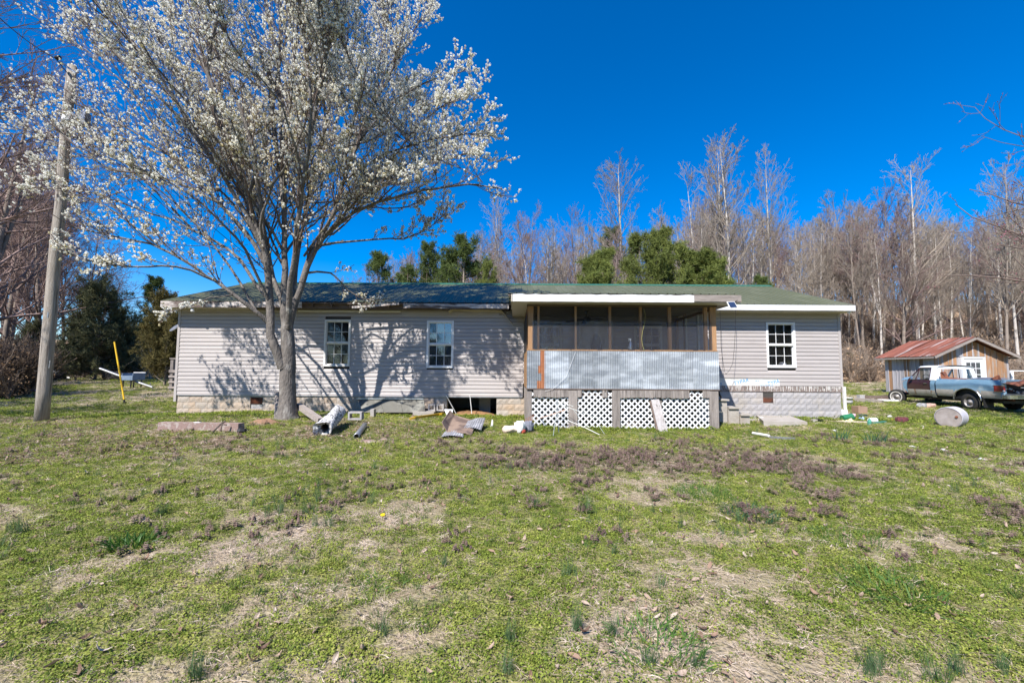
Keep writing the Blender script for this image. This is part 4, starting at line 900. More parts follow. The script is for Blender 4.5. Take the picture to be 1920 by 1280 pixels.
v, f = joinVF([ptubes(a, ar, 4), ptubes(b_, br, 3), ptubes(c_, cr2, 3)])
twigm = M('pear_twigs', (.20, .15, .125), (.12, .09, .08), 6, .9, spec=.1)
tag(link('twigs', npmesh('twigs', v - off, f, twigm), pear, tb), kind='stuff'); print('T', len(LP), len(a), len(b_), len(c_))
def along(rs, P, n, t0=.1, pw=.7):
    N_, k, _ = P.shape; k -= 1; idx = np.repeat(np.arange(N_), n); t = t0 + (1 - t0)*rs.rand(len(idx))**pw; s = np.minimum(t*k, k-1e-4); i = s.astype(int); f = (s - i)[:, None]
    return P[idx, i]*(1-f) + P[idx, i+1]*f
C = np.concatenate([along(rs, b_, 7, .1), along(rs, c_, 2, .3), along(rs, a, 5, .3), b_[:, -1], along(rs, LP[11:], 4, .5)])
dist = np.linalg.norm(C - V3_(px(540, 420, 11.5)), axis=1); cc = nrm(C - V3_(px(540, 560, 11.5)))
keep = rs.rand(len(C)) < np.clip(.22 + .11*dist, .2, .85)*np.where(C[:, 0] < -9.6, .42, 1)*np.clip(.78 + .5*cc[:, 2], .4, 1)
C = C[keep]; C = C + rs.randn(*C.shape)*.02
nfl = 10; base = np.repeat(C, nfl, 0); cs = np.repeat(rs.uniform(.6, 1.25, len(C)), nfl)
D = nrm(rs.randn(len(base), 3)); pos = base + D*(.027*cs*rs.uniform(.4, 1.1, len(base)))[:, None]
# petals: small bent quads facing outwards from the cluster centre
u = nrm(np.cross(D, rs.randn(len(D), 3))); w = np.cross(D, u); s_ = (.0124*cs*rs.uniform(.75, 1.3, len(base)))[:, None]
V = np.stack([pos - u*s_ - w*s_*.8, pos + u*s_ - w*s_*.8, pos + u*s_ + w*s_*.8 + D*s_*.3, pos - u*s_ + w*s_*.8 - D*s_*.2], 1).reshape(-1, 3)
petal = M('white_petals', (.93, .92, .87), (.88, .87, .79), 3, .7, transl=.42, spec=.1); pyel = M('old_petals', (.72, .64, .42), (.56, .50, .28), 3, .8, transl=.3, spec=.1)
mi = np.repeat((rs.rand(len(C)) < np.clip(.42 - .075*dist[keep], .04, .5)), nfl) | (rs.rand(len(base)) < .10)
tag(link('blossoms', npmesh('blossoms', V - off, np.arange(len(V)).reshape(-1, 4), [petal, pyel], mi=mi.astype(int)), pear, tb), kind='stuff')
print('blossom clusters', len(C), 'twigs', len(b_))

# tree outside the right edge with red buds
x, y = 15.9, 11.0; rb = thing('budding_tree', (x, y, g1(x, y) - .1), 'tree outside the right edge whose red budding twigs reach into the photo', 'tree')
rs = np.random.RandomState(77); P = np.zeros((1, 7, 3)); P[0, :, 2] = np.linspace(0, 8.2, 7); P[0, :, 0] = -np.linspace(0, 1, 7)**2*.5; Rr = np.linspace(.16, .03, 7)[None]
a, ar, al = kids(rs, P, Rr, np.array([9.]), 34, .40, 1, (45, 85), .40, 6, rr=.4, up=.05, wob=.16, shrink=.15)
b, br, bl = kids(rs, a, ar, al, 6, .3, 1, (25, 60), .42, 4, rr=.5, up=.04, wob=.2, rmin=.006); c, cr_, cl = kids(rs, b, br, bl, 3, .2, 1, (25, 60), .5, 2, rr=.7, rmin=.004)
v, f = ptubes(P, Rr, 8); link('trunk', npmesh('trunk', v, f, trunk_d, True), rb, wl(rb)); v, f = joinVF([ptubes(a, ar, 4), ptubes(b, br, 3), ptubes(c, cr_, 3)]); tag(link('crown', npmesh('crown', v, f, twigm), rb, wl(rb)))
Cb = np.concatenate([along(rs, b, 3), along(rs, c, 2)]); v, f = quads(Cb, .022, rs); tag(link('buds', npmesh('buds', v, f, M('red_buds', (.38, .10, .16), (.28, .08, .12), 3, .8)), rb, wl(rb)), kind='stuff')
# ------------------------------------------------------------------ utility pole and its wires
PY = 12.0; pb0 = px(77, 789, PY); pt = px(135, 124, PY)
pole = thing('utility_pole', (pb0.x, PY, g1(pb0.x, PY)), 'grey wooden utility pole leaning slightly at the left side of the lawn', 'utility pole')
b = MB(); a0 = Vector((pb0.x, PY, g1(pb0.x, PY) - .2)); n = 10
b.tube([a0.lerp(pt, i/n) + Vector((.012*math.sin(i*1.3), .01*math.cos(i*2), 0)) for i in range(n+1)], [.155 - .045*i/n + .004*math.sin(i*3) for i in range(n+1)], 20); b.build('pole', polew, pole, True)
pA = px(104, 110, 11.6); b = MB(); b.bar(px(112, 116, 11.7), px(143, 138, PY - .13), .035, .05); b.build('bracket_arm', steel, pole)
b = MB(); b.lathe(px(104, 110, 11.65), (1, 0, .3), [(0, 0), (.05, .01), (.06, .05), (.03, .08), (.06, .11), (.05, .14), (0, .15)], 10); b.build('insulator', black, pole)
q = px(131, 222, PY - .32); b = MB(); b.lathe(q + Vector((0, 0, -.17)), (0, 0, 1), [(0, 0), (.15, .02), (.17, .08), (.15, .20), (.13, .30), (.05, .36), (0, .37)], 16); b.build('lamp_housing', white, pole, True)
b = MB(); b.box(q.x + .02, q.x + .30, q.y + .12, q.y + .30, q.z - .1, q.z + .28); b.bar(q + Vector((.1, .1, .28)), q + Vector((.22, .2, .50)), .05, .05); b.build('junction_box', steel, pole)
b = MB(); b.bar(px(91, 585, PY - .15), px(89, 596, PY - .15), .03, .02); b.bar(px(94, 676, PY - .16), px(92, 690, PY - .16), .02, .015); b.build('metal_tag', steel, pole)
def sag(p, q, s, n=14): return [p.lerp(q, i/n) - Vector((0, 0, s*4*(i/n)*(1 - i/n))) for i in range(n+1)]
b = MB(); b.tube(sag(pA, px(-60, -25, 8.5), .15), .011, 5); b.build('service_wire', black, pole)
e1 = px(330, 470, 17.6)
for k, (s, e) in enumerate(((px(104, 110, 11.65), Vector((RX0 + 1.2, RY - .3, RZ + .35))), (q + Vector((.2, .2, .1)), Vector((RX0 + 1.3, RY - .5, RZ + .2))))):
    b = MB(); b.tube(sag(s, e, .55 + .2*k), .011, 5); b.build('service_wire', black, pole)
b = MB(); b.tube([px(140, 140, PY - .02) + Vector((.1, 0, 0)), px(142, 170, PY) + Vector((.12, -.05, 0)), px(141, 205, PY)], .012, 5); b.build('service_wire', black, pole)

# ------------------------------------------------------------------ shed
SY0, SY1 = 22.0, 24.9; SX0 = px(1752, 690, SY0).x; SX1 = px(1889, 690, SY0).x; SB = g1(SX0, SY0) - .02; SEZ = px(1663, 668, SY1).z
gb = [M('shed_grey_board', (.46, .44, .46), (.33, .31, .32), 3, .95, bump=.5, stretch=(3, 3, .4), rnd=.15), M('shed_rusty_board', (.40, .22, .11), (.28, .17, .11), 2.2, .95, bump=.5, stretch=(3, 3, .5), rnd=.15, c3=(.30, .27, .25), s3=1.5, t3=(.5, .6)),
      M('shed_brown_board', (.24, .16, .115), (.16, .12, .10), 3, .95, bump=.5, stretch=(3, 3, .4), rnd=.15)]
shed = thing('shed', ((SX0+SX1)/2, SY0, SB), 'small weathered plank shed with a rusty metal roof behind the truck', 'shed')
xc = (SX0 + SX1)/2; SRZ = px(1833, 634, SY0).z; sl_ = (SRZ - SEZ)/((SX1 - SX0)/2)
b = MB(); b.prism([(SX0 + .04, SY0 + .04, SB - .3), (SX1 - .04, SY0 + .04, SB - .3), (SX1 - .04, SY0 + .04, SEZ), (xc, SY0 + .04, SRZ - .08), (SX0 + .04, SY0 + .04, SEZ)], (0, SY1 - SY0 - .08, 0)); sw = b.build('wall', gb[0], shed)
r = random.Random(31); DX0, DX1 = px(1802, 680, SY0).x, px(1846, 680, SY0).x; DZT = px(1824, 669, SY0).z
x = SX0
while x < SX1 - .03:
    w = min(r.uniform(.2, .34), SX1 - x); zt = min(SRZ - .08 - abs(x + w/2 - xc)*sl_ - w/2*sl_, SRZ); zb = SB - .1
    if x + w > DX0 and x < DX1: zb = DZT + .03
    if zt - zb > .05:
        m = MB(); yo = SY0 + r.uniform(-.012, .0); zl = SRZ - .06 - abs(x - xc)*sl_; zr_ = SRZ - .06 - abs(x + w - xc)*sl_
        m.prism([(x + .006, yo, zb), (x + w - .006, yo, zb), (x + w - .006, yo, zr_), (x + .006, yo, zl)], (0, .035 + SY0 - yo, 0)); m.build('wall_board', r.choice([gb[1], gb[1], gb[0], gb[1]]), shed)
        m = MB(); m.box(x - .025, x + .025, yo - .018, yo - .002, zb, zl - .02)
        if abs(x - SX0) > .1: m.build('batten', r.choice(gb[:2]), shed)
    x += w
y = SY0 + .03; k = 0
while y < SY1 - .03:
    w = min(r.uniform(.19, .27), SY1 - y); m = MB(); xo = SX0 - r.uniform(0, .012); m.box(xo, SX0 + .035, y + .006, y + w - .006, SB - .05 + .04*(k % 3), SEZ - .02)
    m.build('wall_board', gb[[0, 0, 2, 0, 0, 1, 2, 0, 0, 0, 1, 0, 0, 2][k % 14]], shed)
    m = MB(); m.box(xo - .02, xo - .002, y - .022, y + .022, SB + .0, SEZ - .03); m.build('batten', gb[0], shed); y += w; k += 1
for x in (SX1 - .05,): m = MB(); m.box(x, x + .09, SY0 - .03, SY0 + .06, SB - .1, SEZ - .05); m.build('corner_board', gb[0], shed)
m = MB(); m.box(SX0 - .1, SX0 - .02, SY0, SY1 + .1, SB - .12, SB - .02); m.build('sill_beam', gwoodh, shed)
m = MB(); f = .10                                   # door with its white frame and nine panes
m.box(DX0, DX0 + f, SY0 - .05, SY0 + .03, SB, DZT); m.box(DX1 - f, DX1, SY0 - .05, SY0 + .03, SB, DZT); m.box(DX0 + f, DX1 - f, SY0 - .049, SY0 + .029, DZT - f, DZT); df = m.build('door_frame', white, shed)
m = MB(); m.box(DX0 + f + .01, DX1 - f - .01, SY0 - .02, SY0 + .028, SB, DZT - f - .02); door2 = m.build('door', white, shed)
wx0 = DX0 + f + .12; wx1 = DX1 - f - .14; wz1 = DZT - f - .17; wz0 = wz1 - .95
for i in range(3):
    for j in range(3):
        m = MB(); a = wx0 + (wx1 - wx0)*i/3 + .02; c_ = wz0 + (wz1 - wz0)*j/3 + .02; m.box(a, a + (wx1-wx0)/3 - .04, SY0 - .026, SY0 - .0205, c_, c_ + (wz1-wz0)/3 - .04); m.build('pane', M('shed_pane', (.06, .04, .07), (.03, .05, .05), 3, .1, spec=.6), door2)
rr_ = M('rusty_roof', (.24, .085, .055), (.14, .05, .035), 2.5, .75, rnd=.15, c3=(.30, .24, .225), s3=1.0, t3=(.56, .66), stretch=(.5, 3, 1))
OV = .30
for sgn in (-1, 1):
    ny = 5; Lx = (SX1 - SX0)/2 + OV
    for j in range(ny):
        y0 = SY0 - .38 + (SY1 - SY0 + .75)*j/ny; y1 = SY0 - .38 + (SY1 - SY0 + .75)*(j+1)/ny + .03; n_ = 18; P = []
        for i in range(n_ + 1):
            y = y0 + (y1 - y0)*i/n_; h = .022*(1 if i % 4 in (0,) else 0) + .004*(j % 2); P.append([(xc + sgn*Lx*q/3, y, SRZ + .05 - sl_*Lx*q/3 + h + .012*math.sin(j*2 + q)) for q in range(4)])
        m = MB(); m.sheet(P if sgn < 0 else P[::-1]); m.sheet([[(p[0], p[1], p[2] - .008) for p in rw] for rw in P]); m.build('roof_panel', rr_, shed)
    e = (xc + sgn*Lx, SRZ + .02 - sl_*Lx)
    m = MB(); m.bar((xc + sgn*.02, SY0 - .36, SRZ - .03), (e[0], SY0 - .36, e[1] - .04), .035, .13); m.build('rake_board', gwoodh, shed)
    m = MB(); m.bar((e[0] - sgn*.03, SY0 - .33, e[1] - .045), (e[0] - sgn*.03, SY1 + .33, e[1] - .045), .03, .09); m.build('eave_board', gwoodh, shed)
# white rail fence right of the shed
fx = px(1893, 700, 22.5).x; b0 = g1(fx, 22.5); wf = thing('fence', (fx, 22.5, b0), 'short white fence right of the shed', 'fence')
m = MB(); m.box(fx, fx + .16, 22.45, 22.55, b0, px(1893, 694, 22.5).z); m.build('post', white, wf)
m = MB(); m.box(fx + .161, fx + 3, 22.47, 22.53, px(1893, 694, 22.5).z - .05, px(1893, 694, 22.5).z - .002); m.build('rail', white, wf)

# ------------------------------------------------------------------ pickup truck without its front end, seen from behind
TX = 18.25; TYR = 16.0; TZ = g1(18.8, 18)
tblue = M('faded_blue_paint', (.15, .27, .38), (.21, .34, .44), 1.6, .38, spec=.5, c3=(.36, .46, .52), s3=3, t3=(.6, .75), coat=.25)
tbeige = M('dusty_lower_paint', (.48, .45, .41), (.38, .34, .29), 3, .55, c3=(.28, .17, .10), s3=4, t3=(.6, .7))
tmar = M('dark_maroon_paint', (.045, .018, .024), (.06, .028, .03), 3, .25, coat=.5, spec=.5); twhite = M('white_truck_paint', (.78, .79, .79), (.70, .71, .71), 3, .35, c3=(.45, .25, .17), s3=2.2, t3=(.68, .72), coat=.2)
chrome = M('worn_chrome', (.62, .62, .62), (.42, .42, .42), 6, .2, metal=.9); tyre = M('tyre', (.025, .024, .024), (.035, .033, .03), 8, .85)
rimm = M('wheel_rim', (.30, .29, .29), (.22, .19, .17), 8, .5, metal=.4); whitew = M('tyre_white_wall', (.62, .6, .56), (.45, .42, .38), 8, .8)
trk = thing('pickup_truck', (TX + 1, TYR + 2.5, TZ), 'faded blue and white pickup truck with maroon door and missing front end by the shed', 'pickup truck')
def T(y, x, z): return (TX + x, TYR + y, TZ + z)    # y forward from the tail, x from the left side, z up
def sec(z):                                          # how far the left side bulges at height z
    return float(np.interp(z, [.42, .55, .72, .80, .98, 1.03, 1.16, 1.2], [.10, .03, 0, .004, 0, .018, .05, .07]))
def side(y0, y1, zb, zt, arch=None, n=40, mi=None, x0=0, sgn=1, split=.74, inset=0):
    P = []; zr = [0, .12, .25, .4, .52, .6, .7, .8, .9, 1]
    for i in range(n + 1):
        y = y0 + (y1 - y0)*i/n; lo = zb
        if arch and abs(y - arch[0]) < arch[1]: lo = max(zb, arch[2] + math.sqrt(max(0, arch[1]**2 - (y - arch[0])**2))*.82)
        P.append([T(y, x0 + sgn*(sec(lo + (zt - lo)*t) + inset), lo + (zt - lo)*t) for t in zr])
    m = MB(); m.sheet(P)
    m.m = [1 if sum(m.v[k][2] for k in f)/4 - TZ < split else 0 for f in m.f]; return m
BL = 2.45; CABL = 1.28
AX = (1.2, .50, .42)
side(.02, BL, .48, 1.19, AX).build('bed_side', [tblue, tbeige], trk, True)
side(.02, BL, .48, 1.19, AX, x0=1.98, sgn=-1).build('bed_side', [tblue, tbeige], trk, True)
m = MB(); m.tube([T(1.2 + .51*math.cos(a), -.012, .42 + .42*math.sin(a)) for a in np.linspace(-.1, 3.24, 18)], .022, 6); m.build('arch_moulding', chrome, trk)
m = MB(); m.box(TX + .07, TX + .13, TYR + .03, TYR + BL, TZ + 1.13, TZ + 1.19); m.box(TX + 1.85, TX + 1.91, TYR + .03, TYR + BL, TZ + 1.13, TZ + 1.19)
m.box(TX + .12, TX + 1.86, TYR + BL - .05, TYR + BL, TZ + .62, TZ + 1.185); m.box(TX + .131, TX + 1.85, TYR + .0, TYR + BL - .051, TZ + .58, TZ + .62); m.box(TX + .135, TX + .16, TYR + .03, TYR + BL - .06, TZ + .625, TZ + 1.12); m.box(TX + 1.82, TX + 1.845, TYR + .03, TYR + BL - .06, TZ + .625, TZ + 1.12); m.build('bed', tblue, trk)
m = MB(); m.box(TX + .02, TX + .20, TYR - .02, TYR + .03, TZ + .56, TZ + 1.18); m.box(TX + 1.78, TX + 1.96, TYR - .02, TYR + .03, TZ + .56, TZ + 1.18); m.build('rear_pillar', tblue, trk)
red = M('red_lens', (.30, .025, .03), (.22, .02, .02), 8, .2, spec=.6, coat=.4)
for x0, x1 in ((-.01, .13), (1.85, 1.99)):
    m = MB(); m.box(TX + x0, TX + x1, TYR - .035, TYR + .22, TZ + .76, TZ + .98); m.build('tail_light', red, trk)
    m = MB(); m.box(TX + x0 - .006, TX + x1 + .006, TYR - .03, TYR + .24, TZ + .742, TZ + .759); m.box(TX + x0 - .006, TX + x1 + .006, TYR - .03, TYR + .24, TZ + .981, TZ + .995); m.build('tail_light_bezel', chrome, trk)
    m = MB(); m.box(TX + x0 + .03, TX + x1 - .03, TYR - .040, TYR - .036, TZ + .77, TZ + .81); m.build('reversing_lens', whited, trk)
m = MB(); m.prism([T(-.20, .0, .50), T(-.24, .05, .50), T(-.24, 1.95, .50), T(-.2, 2.0, .50), T(-.02, 2.0, .5), T(-.02, .0, .5)], (0, 0, .14)); m.build('rear_bumper', chrome, trk)
m = MB(); m.box(TX + .35, TX + 1.65, TYR - .245, TYR - .243, TZ + .52, TZ + .62); m.build('bumper_step', steel, trk)
m = MB(); m.box(TX + .12, TX + 1.86, TYR - .60, TYR - .04, TZ + .64, TZ + .69); m.build('lowered_tailgate', steel, trk)
# cab
C0, C1 = BL + .05, BL + .05 + CABL                   # rear wall to door front
side(C0, C0 + .20, .40, 1.14).build('cab_corner', [tblue, tbeige], trk, True)
m = side(C0 + .21, C1, .44, 1.12, n=12); door_t = m.build('door', [tmar, tbeige], trk, True)
m = MB(); m.box(TX - .03, TX - .005, TYR + C0 + .32, TYR + C0 + .46, TZ + .97, TZ + 1.0); m.build('door_handle', chrome, door_t)
side(C0, C1, .44, 1.12, x0=1.96, sgn=-1, n=8).build('far_side', [tblue, tbeige], trk, True)
RZc = 1.76; xl, xr_ = .20, 1.76                      # roof narrower than the belt line
def slab(pts, th, name, mt, par=trk): m = MB(); m.prism(pts, th); return m.build(name, mt, par)
P = [[T(y, x, z) for x, z in ((xl - .02, RZc - .07), (xl + .06, RZc - .02), (.6, RZc + .015), (.98, RZc + .025), (1.36, RZc + .015), (xr_ - .06, RZc - .02), (xr_ + .02, RZc - .07))] for y in (C0 + .02, C0 + .1, C0 + .5, C0 + .85)]
m = MB(); m.sheet(P); m.sheet([[(q[0], q[1], q[2] - .03) for q in rw] for rw in P][::-1]); m.build('cab_roof', twhite, trk, True)
# rear wall of the cab with its long window
rw0 = C0
def rp(x, z): return Vector(T(rw0 + (z - 1.1)*.08, x, z))
m = MB()
for poly in ([(.05, 1.12), (1.91, 1.12), (1.91, 1.20), (.05, 1.20)], [(.05, 1.2), (.26, 1.2), (.36, 1.62), (.20, 1.70)], [(1.91, 1.2), (1.76, 1.70), (1.60, 1.62), (1.70, 1.2)], [(.20, 1.70), (.36, 1.62), (1.60, 1.62), (1.76, 1.70), (1.70, RZc - .02), (.26, RZc - .02)]):
    m.prism([rp(*q) for q in poly], (0, .05, 0))
m.build('cab_rear_wall', twhite, trk)
m = MB(); m.box(TX + .06, TX + 1.90, TYR + C0 - .02, TYR + C0 + .03, TZ + .5, TZ + 1.119); m.build('cab_back', tblue, trk)
m = MB(); m.add([rp(.27, 1.205) + Vector((0, .02, 0)), rp(1.69, 1.205) + Vector((0, .02, 0)), rp(1.59, 1.61) + Vector((0, .02, 0)), rp(.37, 1.61) + Vector((0, .02, 0))], [(0, 1, 2, 3)]); m.build('rear_window', truckglass, trk)
for x in (.86, 1.12): m = MB(); m.bar(rp(x, 1.2), rp(x, 1.62), .02, .02); m.build('window_divider', black, trk)
# left side: rear pillar, door window frame, windscreen pillar
m = MB(); m.prism([T(C0 + .01, .03, 1.13), T(C0 + .24, .03, 1.13), T(C0 + .26, .18, RZc - .06), T(C0 + .06, .18, RZc - .06)], (.03, 0, 0)); m.build('rear_quarter', twhite, trk)
m = MB()
for a_, b2 in (((C0 + .27, .06, 1.12), (C0 + .29, .19, RZc - .09)), ((C0 + .29, .19, RZc - .09), (C0 + .80, .19, RZc - .10)), ((C0 + .80, .19, RZc - .10), (C1 - .02, .07, 1.14)), ((C0 + .27, .05, 1.13), (C1 - .02, .05, 1.13)), ((C0 + .92, .06, 1.13), (C0 + .80, .18, RZc - .12))): m.bar(T(*a_), T(*b2), .035, .035)
m.build('window_frame', tmar, door_t)
m = MB(); m.add([T(C0 + .28, .075, 1.14), T(C1 - .05, .075, 1.14), T(C0 + .79, .185, RZc - .10), T(C0 + .30, .185, RZc - .10)], [(0, 1, 2, 3)]); m.build('side_window', truckglass, door_t)
m = MB(); m.bar(T(C0 + .84, xr_ - .02, RZc - .06), T(C1 + .05, 1.88, 1.14), .05, .05); m.bar(T(C0 + .84, xl, RZc - .06), T(C0 + .84, xr_, RZc - .06), .05, .05); m.bar(T(C1 + .03, .08, 1.13), T(C1 + .03, 1.88, 1.13), .1, .06); m.bar(T(C0 + .3, 1.89, 1.13), T(C0 + .3, xr_, RZc - .08), .04, .04); m.build('windscreen_frame', tblue, trk)
m = MB(); m.box(TX + .2, TX + 1.76, TYR + C0 + .15, TYR + C0 + .30, TZ + .6, TZ + 1.22); m.box(TX + .2, TX + 1.76, TYR + C0 + .30, TYR + C0 + .75, TZ + .6, TZ + .80); m.build('seat', black, trk)
m = MB(); cs_ = Vector(T(C0 + .85, .55, 1.20)); m.tube([cs_ + Vector((math.cos(a)*.19, math.sin(a)*.09, math.sin(a)*.17)) for a in np.linspace(0, 6.283, 17)], .014, 5, cap=False); m.bar(cs_, T(C1, .55, .95), .05, .05); m.bar(cs_ - Vector((.18, 0, 0)), cs_ + Vector((.18, 0, 0)), .02, .02); m.build('steering_wheel', black, trk)
m = MB(); m.box(TX + .08, TX + 1.88, TYR + C1 - .16, TYR + C1 + .02, TZ + .85, TZ + 1.12); m.build('dashboard', black, trk)
m = MB(); m.box(TX - .12, TX - .02, TYR + C1 - .32, TYR + C1 - .29, TZ + 1.16, TZ + 1.30); m.bar(T(C1 - .3, -.05, 1.2), T(C1 - .25, .06, 1.14), .02, .02); m.build('wing_mirror', chrome, trk)
# what is left of the front
slab([T(C1 + .01, .02, .55), T(C1 + .22, .03, .78), T(C1 + .26, .04, .98), T(C1 + .18, .04, 1.08), T(C1 + .01, .04, 1.10)], (.06, 0, 0), 'fender_stub', tblue)
slab([T(C1 + .02, .08, 1.12), T(C1 + .40, .10, 1.10), T(C1 + .42, .3, 1.22), T(C1 + .05, .3, 1.25)], (.0, 0, .015), 'cowl_corner', tblue)
m = MB(); m.box(TX + .10, TX + 1.86, TYR + C1 + .02, TYR + C1 + .08, TZ + .45, TZ + 1.10); m.build('firewall', black, trk)
m = MB()
for x in (.50, 1.38): m.box(TX + x, TX + x + .07, TYR + .05, TYR + 4.95, TZ + .40, TZ + .52)
m.box(TX + .45, TX + 1.5, TYR + 4.86, TYR + 4.95, TZ + .401, TZ + .519); m.box(TX + .58, TX + 1.37, TYR + 3.7, TYR + 3.9, TZ + .39, TZ + .46); m.build('frame_rail', rust, trk)
m = MB(); m.tube([T(4.4, .25, .33), T(4.4, 1.7, .33)], .05, 8); m.tube([T(1.2, .15, .33), T(1.2, 1.8, .33)], .05, 8); m.build('axle', rust, trk)
def wheel(y, x, out, steer=0, flat=0, wall=False):
    c = Vector(T(y, x, .345 - flat)); ax = Matrix.Rotation(steer, 3, 'Z') @ Vector((out, 0, 0)); h = .10
    m = MB(); m.lathe(c - ax*h, ax, [(.19, 0), (.31, -.005), (.345, .03), (.35, .1), (.345, .17), (.31, .205), (.20, .20)], 28)
    if flat: m.v = [(v[0], v[1], max(v[2], TZ + .005)) for v in m.v]
    w = m.build('wheel', tyre, trk, True)
    m = MB(); m.lathe(c + ax*.065, ax, [(.20, .035), (.195, .01), (.15, -.03), (.11, -.02), (.09, .01), (.045, .03), (.04, .045), (0, .05)], 20); m.build('rim', rimm, w, True)
    m = MB(); m.lathe(c - ax*h, ax, [(.205, .2035), (.245, .2075), (.246, .2085), (.205, .2045)], 28)
    if wall: m.build('white_wall', whitew, w)
wheel(1.2, .16, -1, 0, .05); wheel(1.2, 1.82, 1); wheel(4.42, .10, -1, .35, .03, True); wheel(4.42, 1.8, 1, .35)
m = MB(); m.box(TX + .06, TX + .45, TYR + .66, TYR + .69, TZ + .12, TZ + .52); m.build('mud_flap', black, trk)
m = MB(); m.prism([T(.62, .10, .40), T(1.78, .10, .40), T(1.72, .10, .86), T(.68, .10, .86)], (.06, 0, 0)); m.build('wheel_well', black, trk)
m = MB(); m.box(TX + .3, TX + 1.7, TYR + .2, TYR + C1, TZ + .30, TZ + .42); m.build('underside', black, trk)
# scrap in the bed and on the tailgate
scr = [rust, steel, whited, black, gwoodh]
def scrap(mk, name, label, cat='scrap'): return tag(mk, label, cat)
m = MB(); m.prism([T(.9, .15, 1.17), T(2.3, .12, 1.19), T(2.35, .2, 1.24), T(2.38, .15, 1.46), T(2.28, .15, 1.5), T(2.2, .2, 1.26)], (.14, 0, 0)); scrap(m.build('rusty_bracket', rust), '', 'rusty bent bracket sticking up from the front of the truck bed')
m = MB(); m.prism([T(.15, .2, 1.16), T(.55, .2, 1.19), T(.28, .25, 1.38)], (.05, 0, 0)); scrap(m.build('rusty_plate', rust), '', 'triangular rusty plate at the tail end of the truck bed')
m = MB(); m.prism([T(.5, .3, 1.17), T(1.3, .2, 1.21), T(1.3, .75, 1.26), T(.4, .9, 1.24)], (0, 0, .02)); scrap(m.build('metal_sheet', steel), '', 'pale metal sheet lying across the truck bed')
m = MB(); m.box(*[v for ab in zip(T(.25, .25, .625), T(2.2, 1.75, 1.12)) for v in ab]); scrap(m.build('crate', dwood), '', 'dark crate of scrap filling the truck bed')
b0 = T(-.3, .2, .70); P = [[Vector(T(-.55 + .32*i + .02*j, .05 + .36*j, .98 + .10*math.sin(i*.9 + j*.8) + .07*j)) for j in range(7)] for i in range(4)]
m = MB(); m.sheet(P); m.sheet([[q - Vector((0, 0, .012)) for q in rw] for rw in P][::-1]); scrap(m.build('rusty_sheet', rust), '', 'rusty brown sheet metal lying over the scrap behind the truck')
r = random.Random(8)
for i, (nm, lb) in enumerate((('scrap_pipe', 'pale pipe poking out of the scrap on the tailgate'), ('scrap_board', 'thin board poking out of the scrap on the tailgate'), ('scrap_rod', 'rusty rod in the scrap on the tailgate'), ('scrap_strip', 'bright metal strip in the scrap on the tailgate'), ('scrap_angle', 'bent angle iron in the scrap on the tailgate'))):
    m = MB(); a_ = Vector(T(-.52 - .02*i, .15 + .1*i, .93 - .045*i)); m.bar(a_, a_ + Vector((1.5, .1*(i - 2), -.05 + .02*i)), .03, .02); scrap(m.build(nm, [whited, gwoodh, rust, chrome, steel][i]), '', lb)
m = MB()
for i in range(60):
    c = Vector(T(r.uniform(-.58, -.05), r.uniform(.15, 1.8), .72 + r.random()*.17)); s = r.uniform(.02, .06); m.box(-s, s, -s*.7, s*.7, -s*.5, s*.5, r.randrange(5), Matrix.Translation(c) @ Matrix.Rotation(r.uniform(0, 3), 4, Vector((r.random(), r.random(), r.random()+.1))))
o = m.build('scrap_bits', scr); tag(o, 'loose pile of metal bits on the tailgate', 'scrap', kind='stuff')
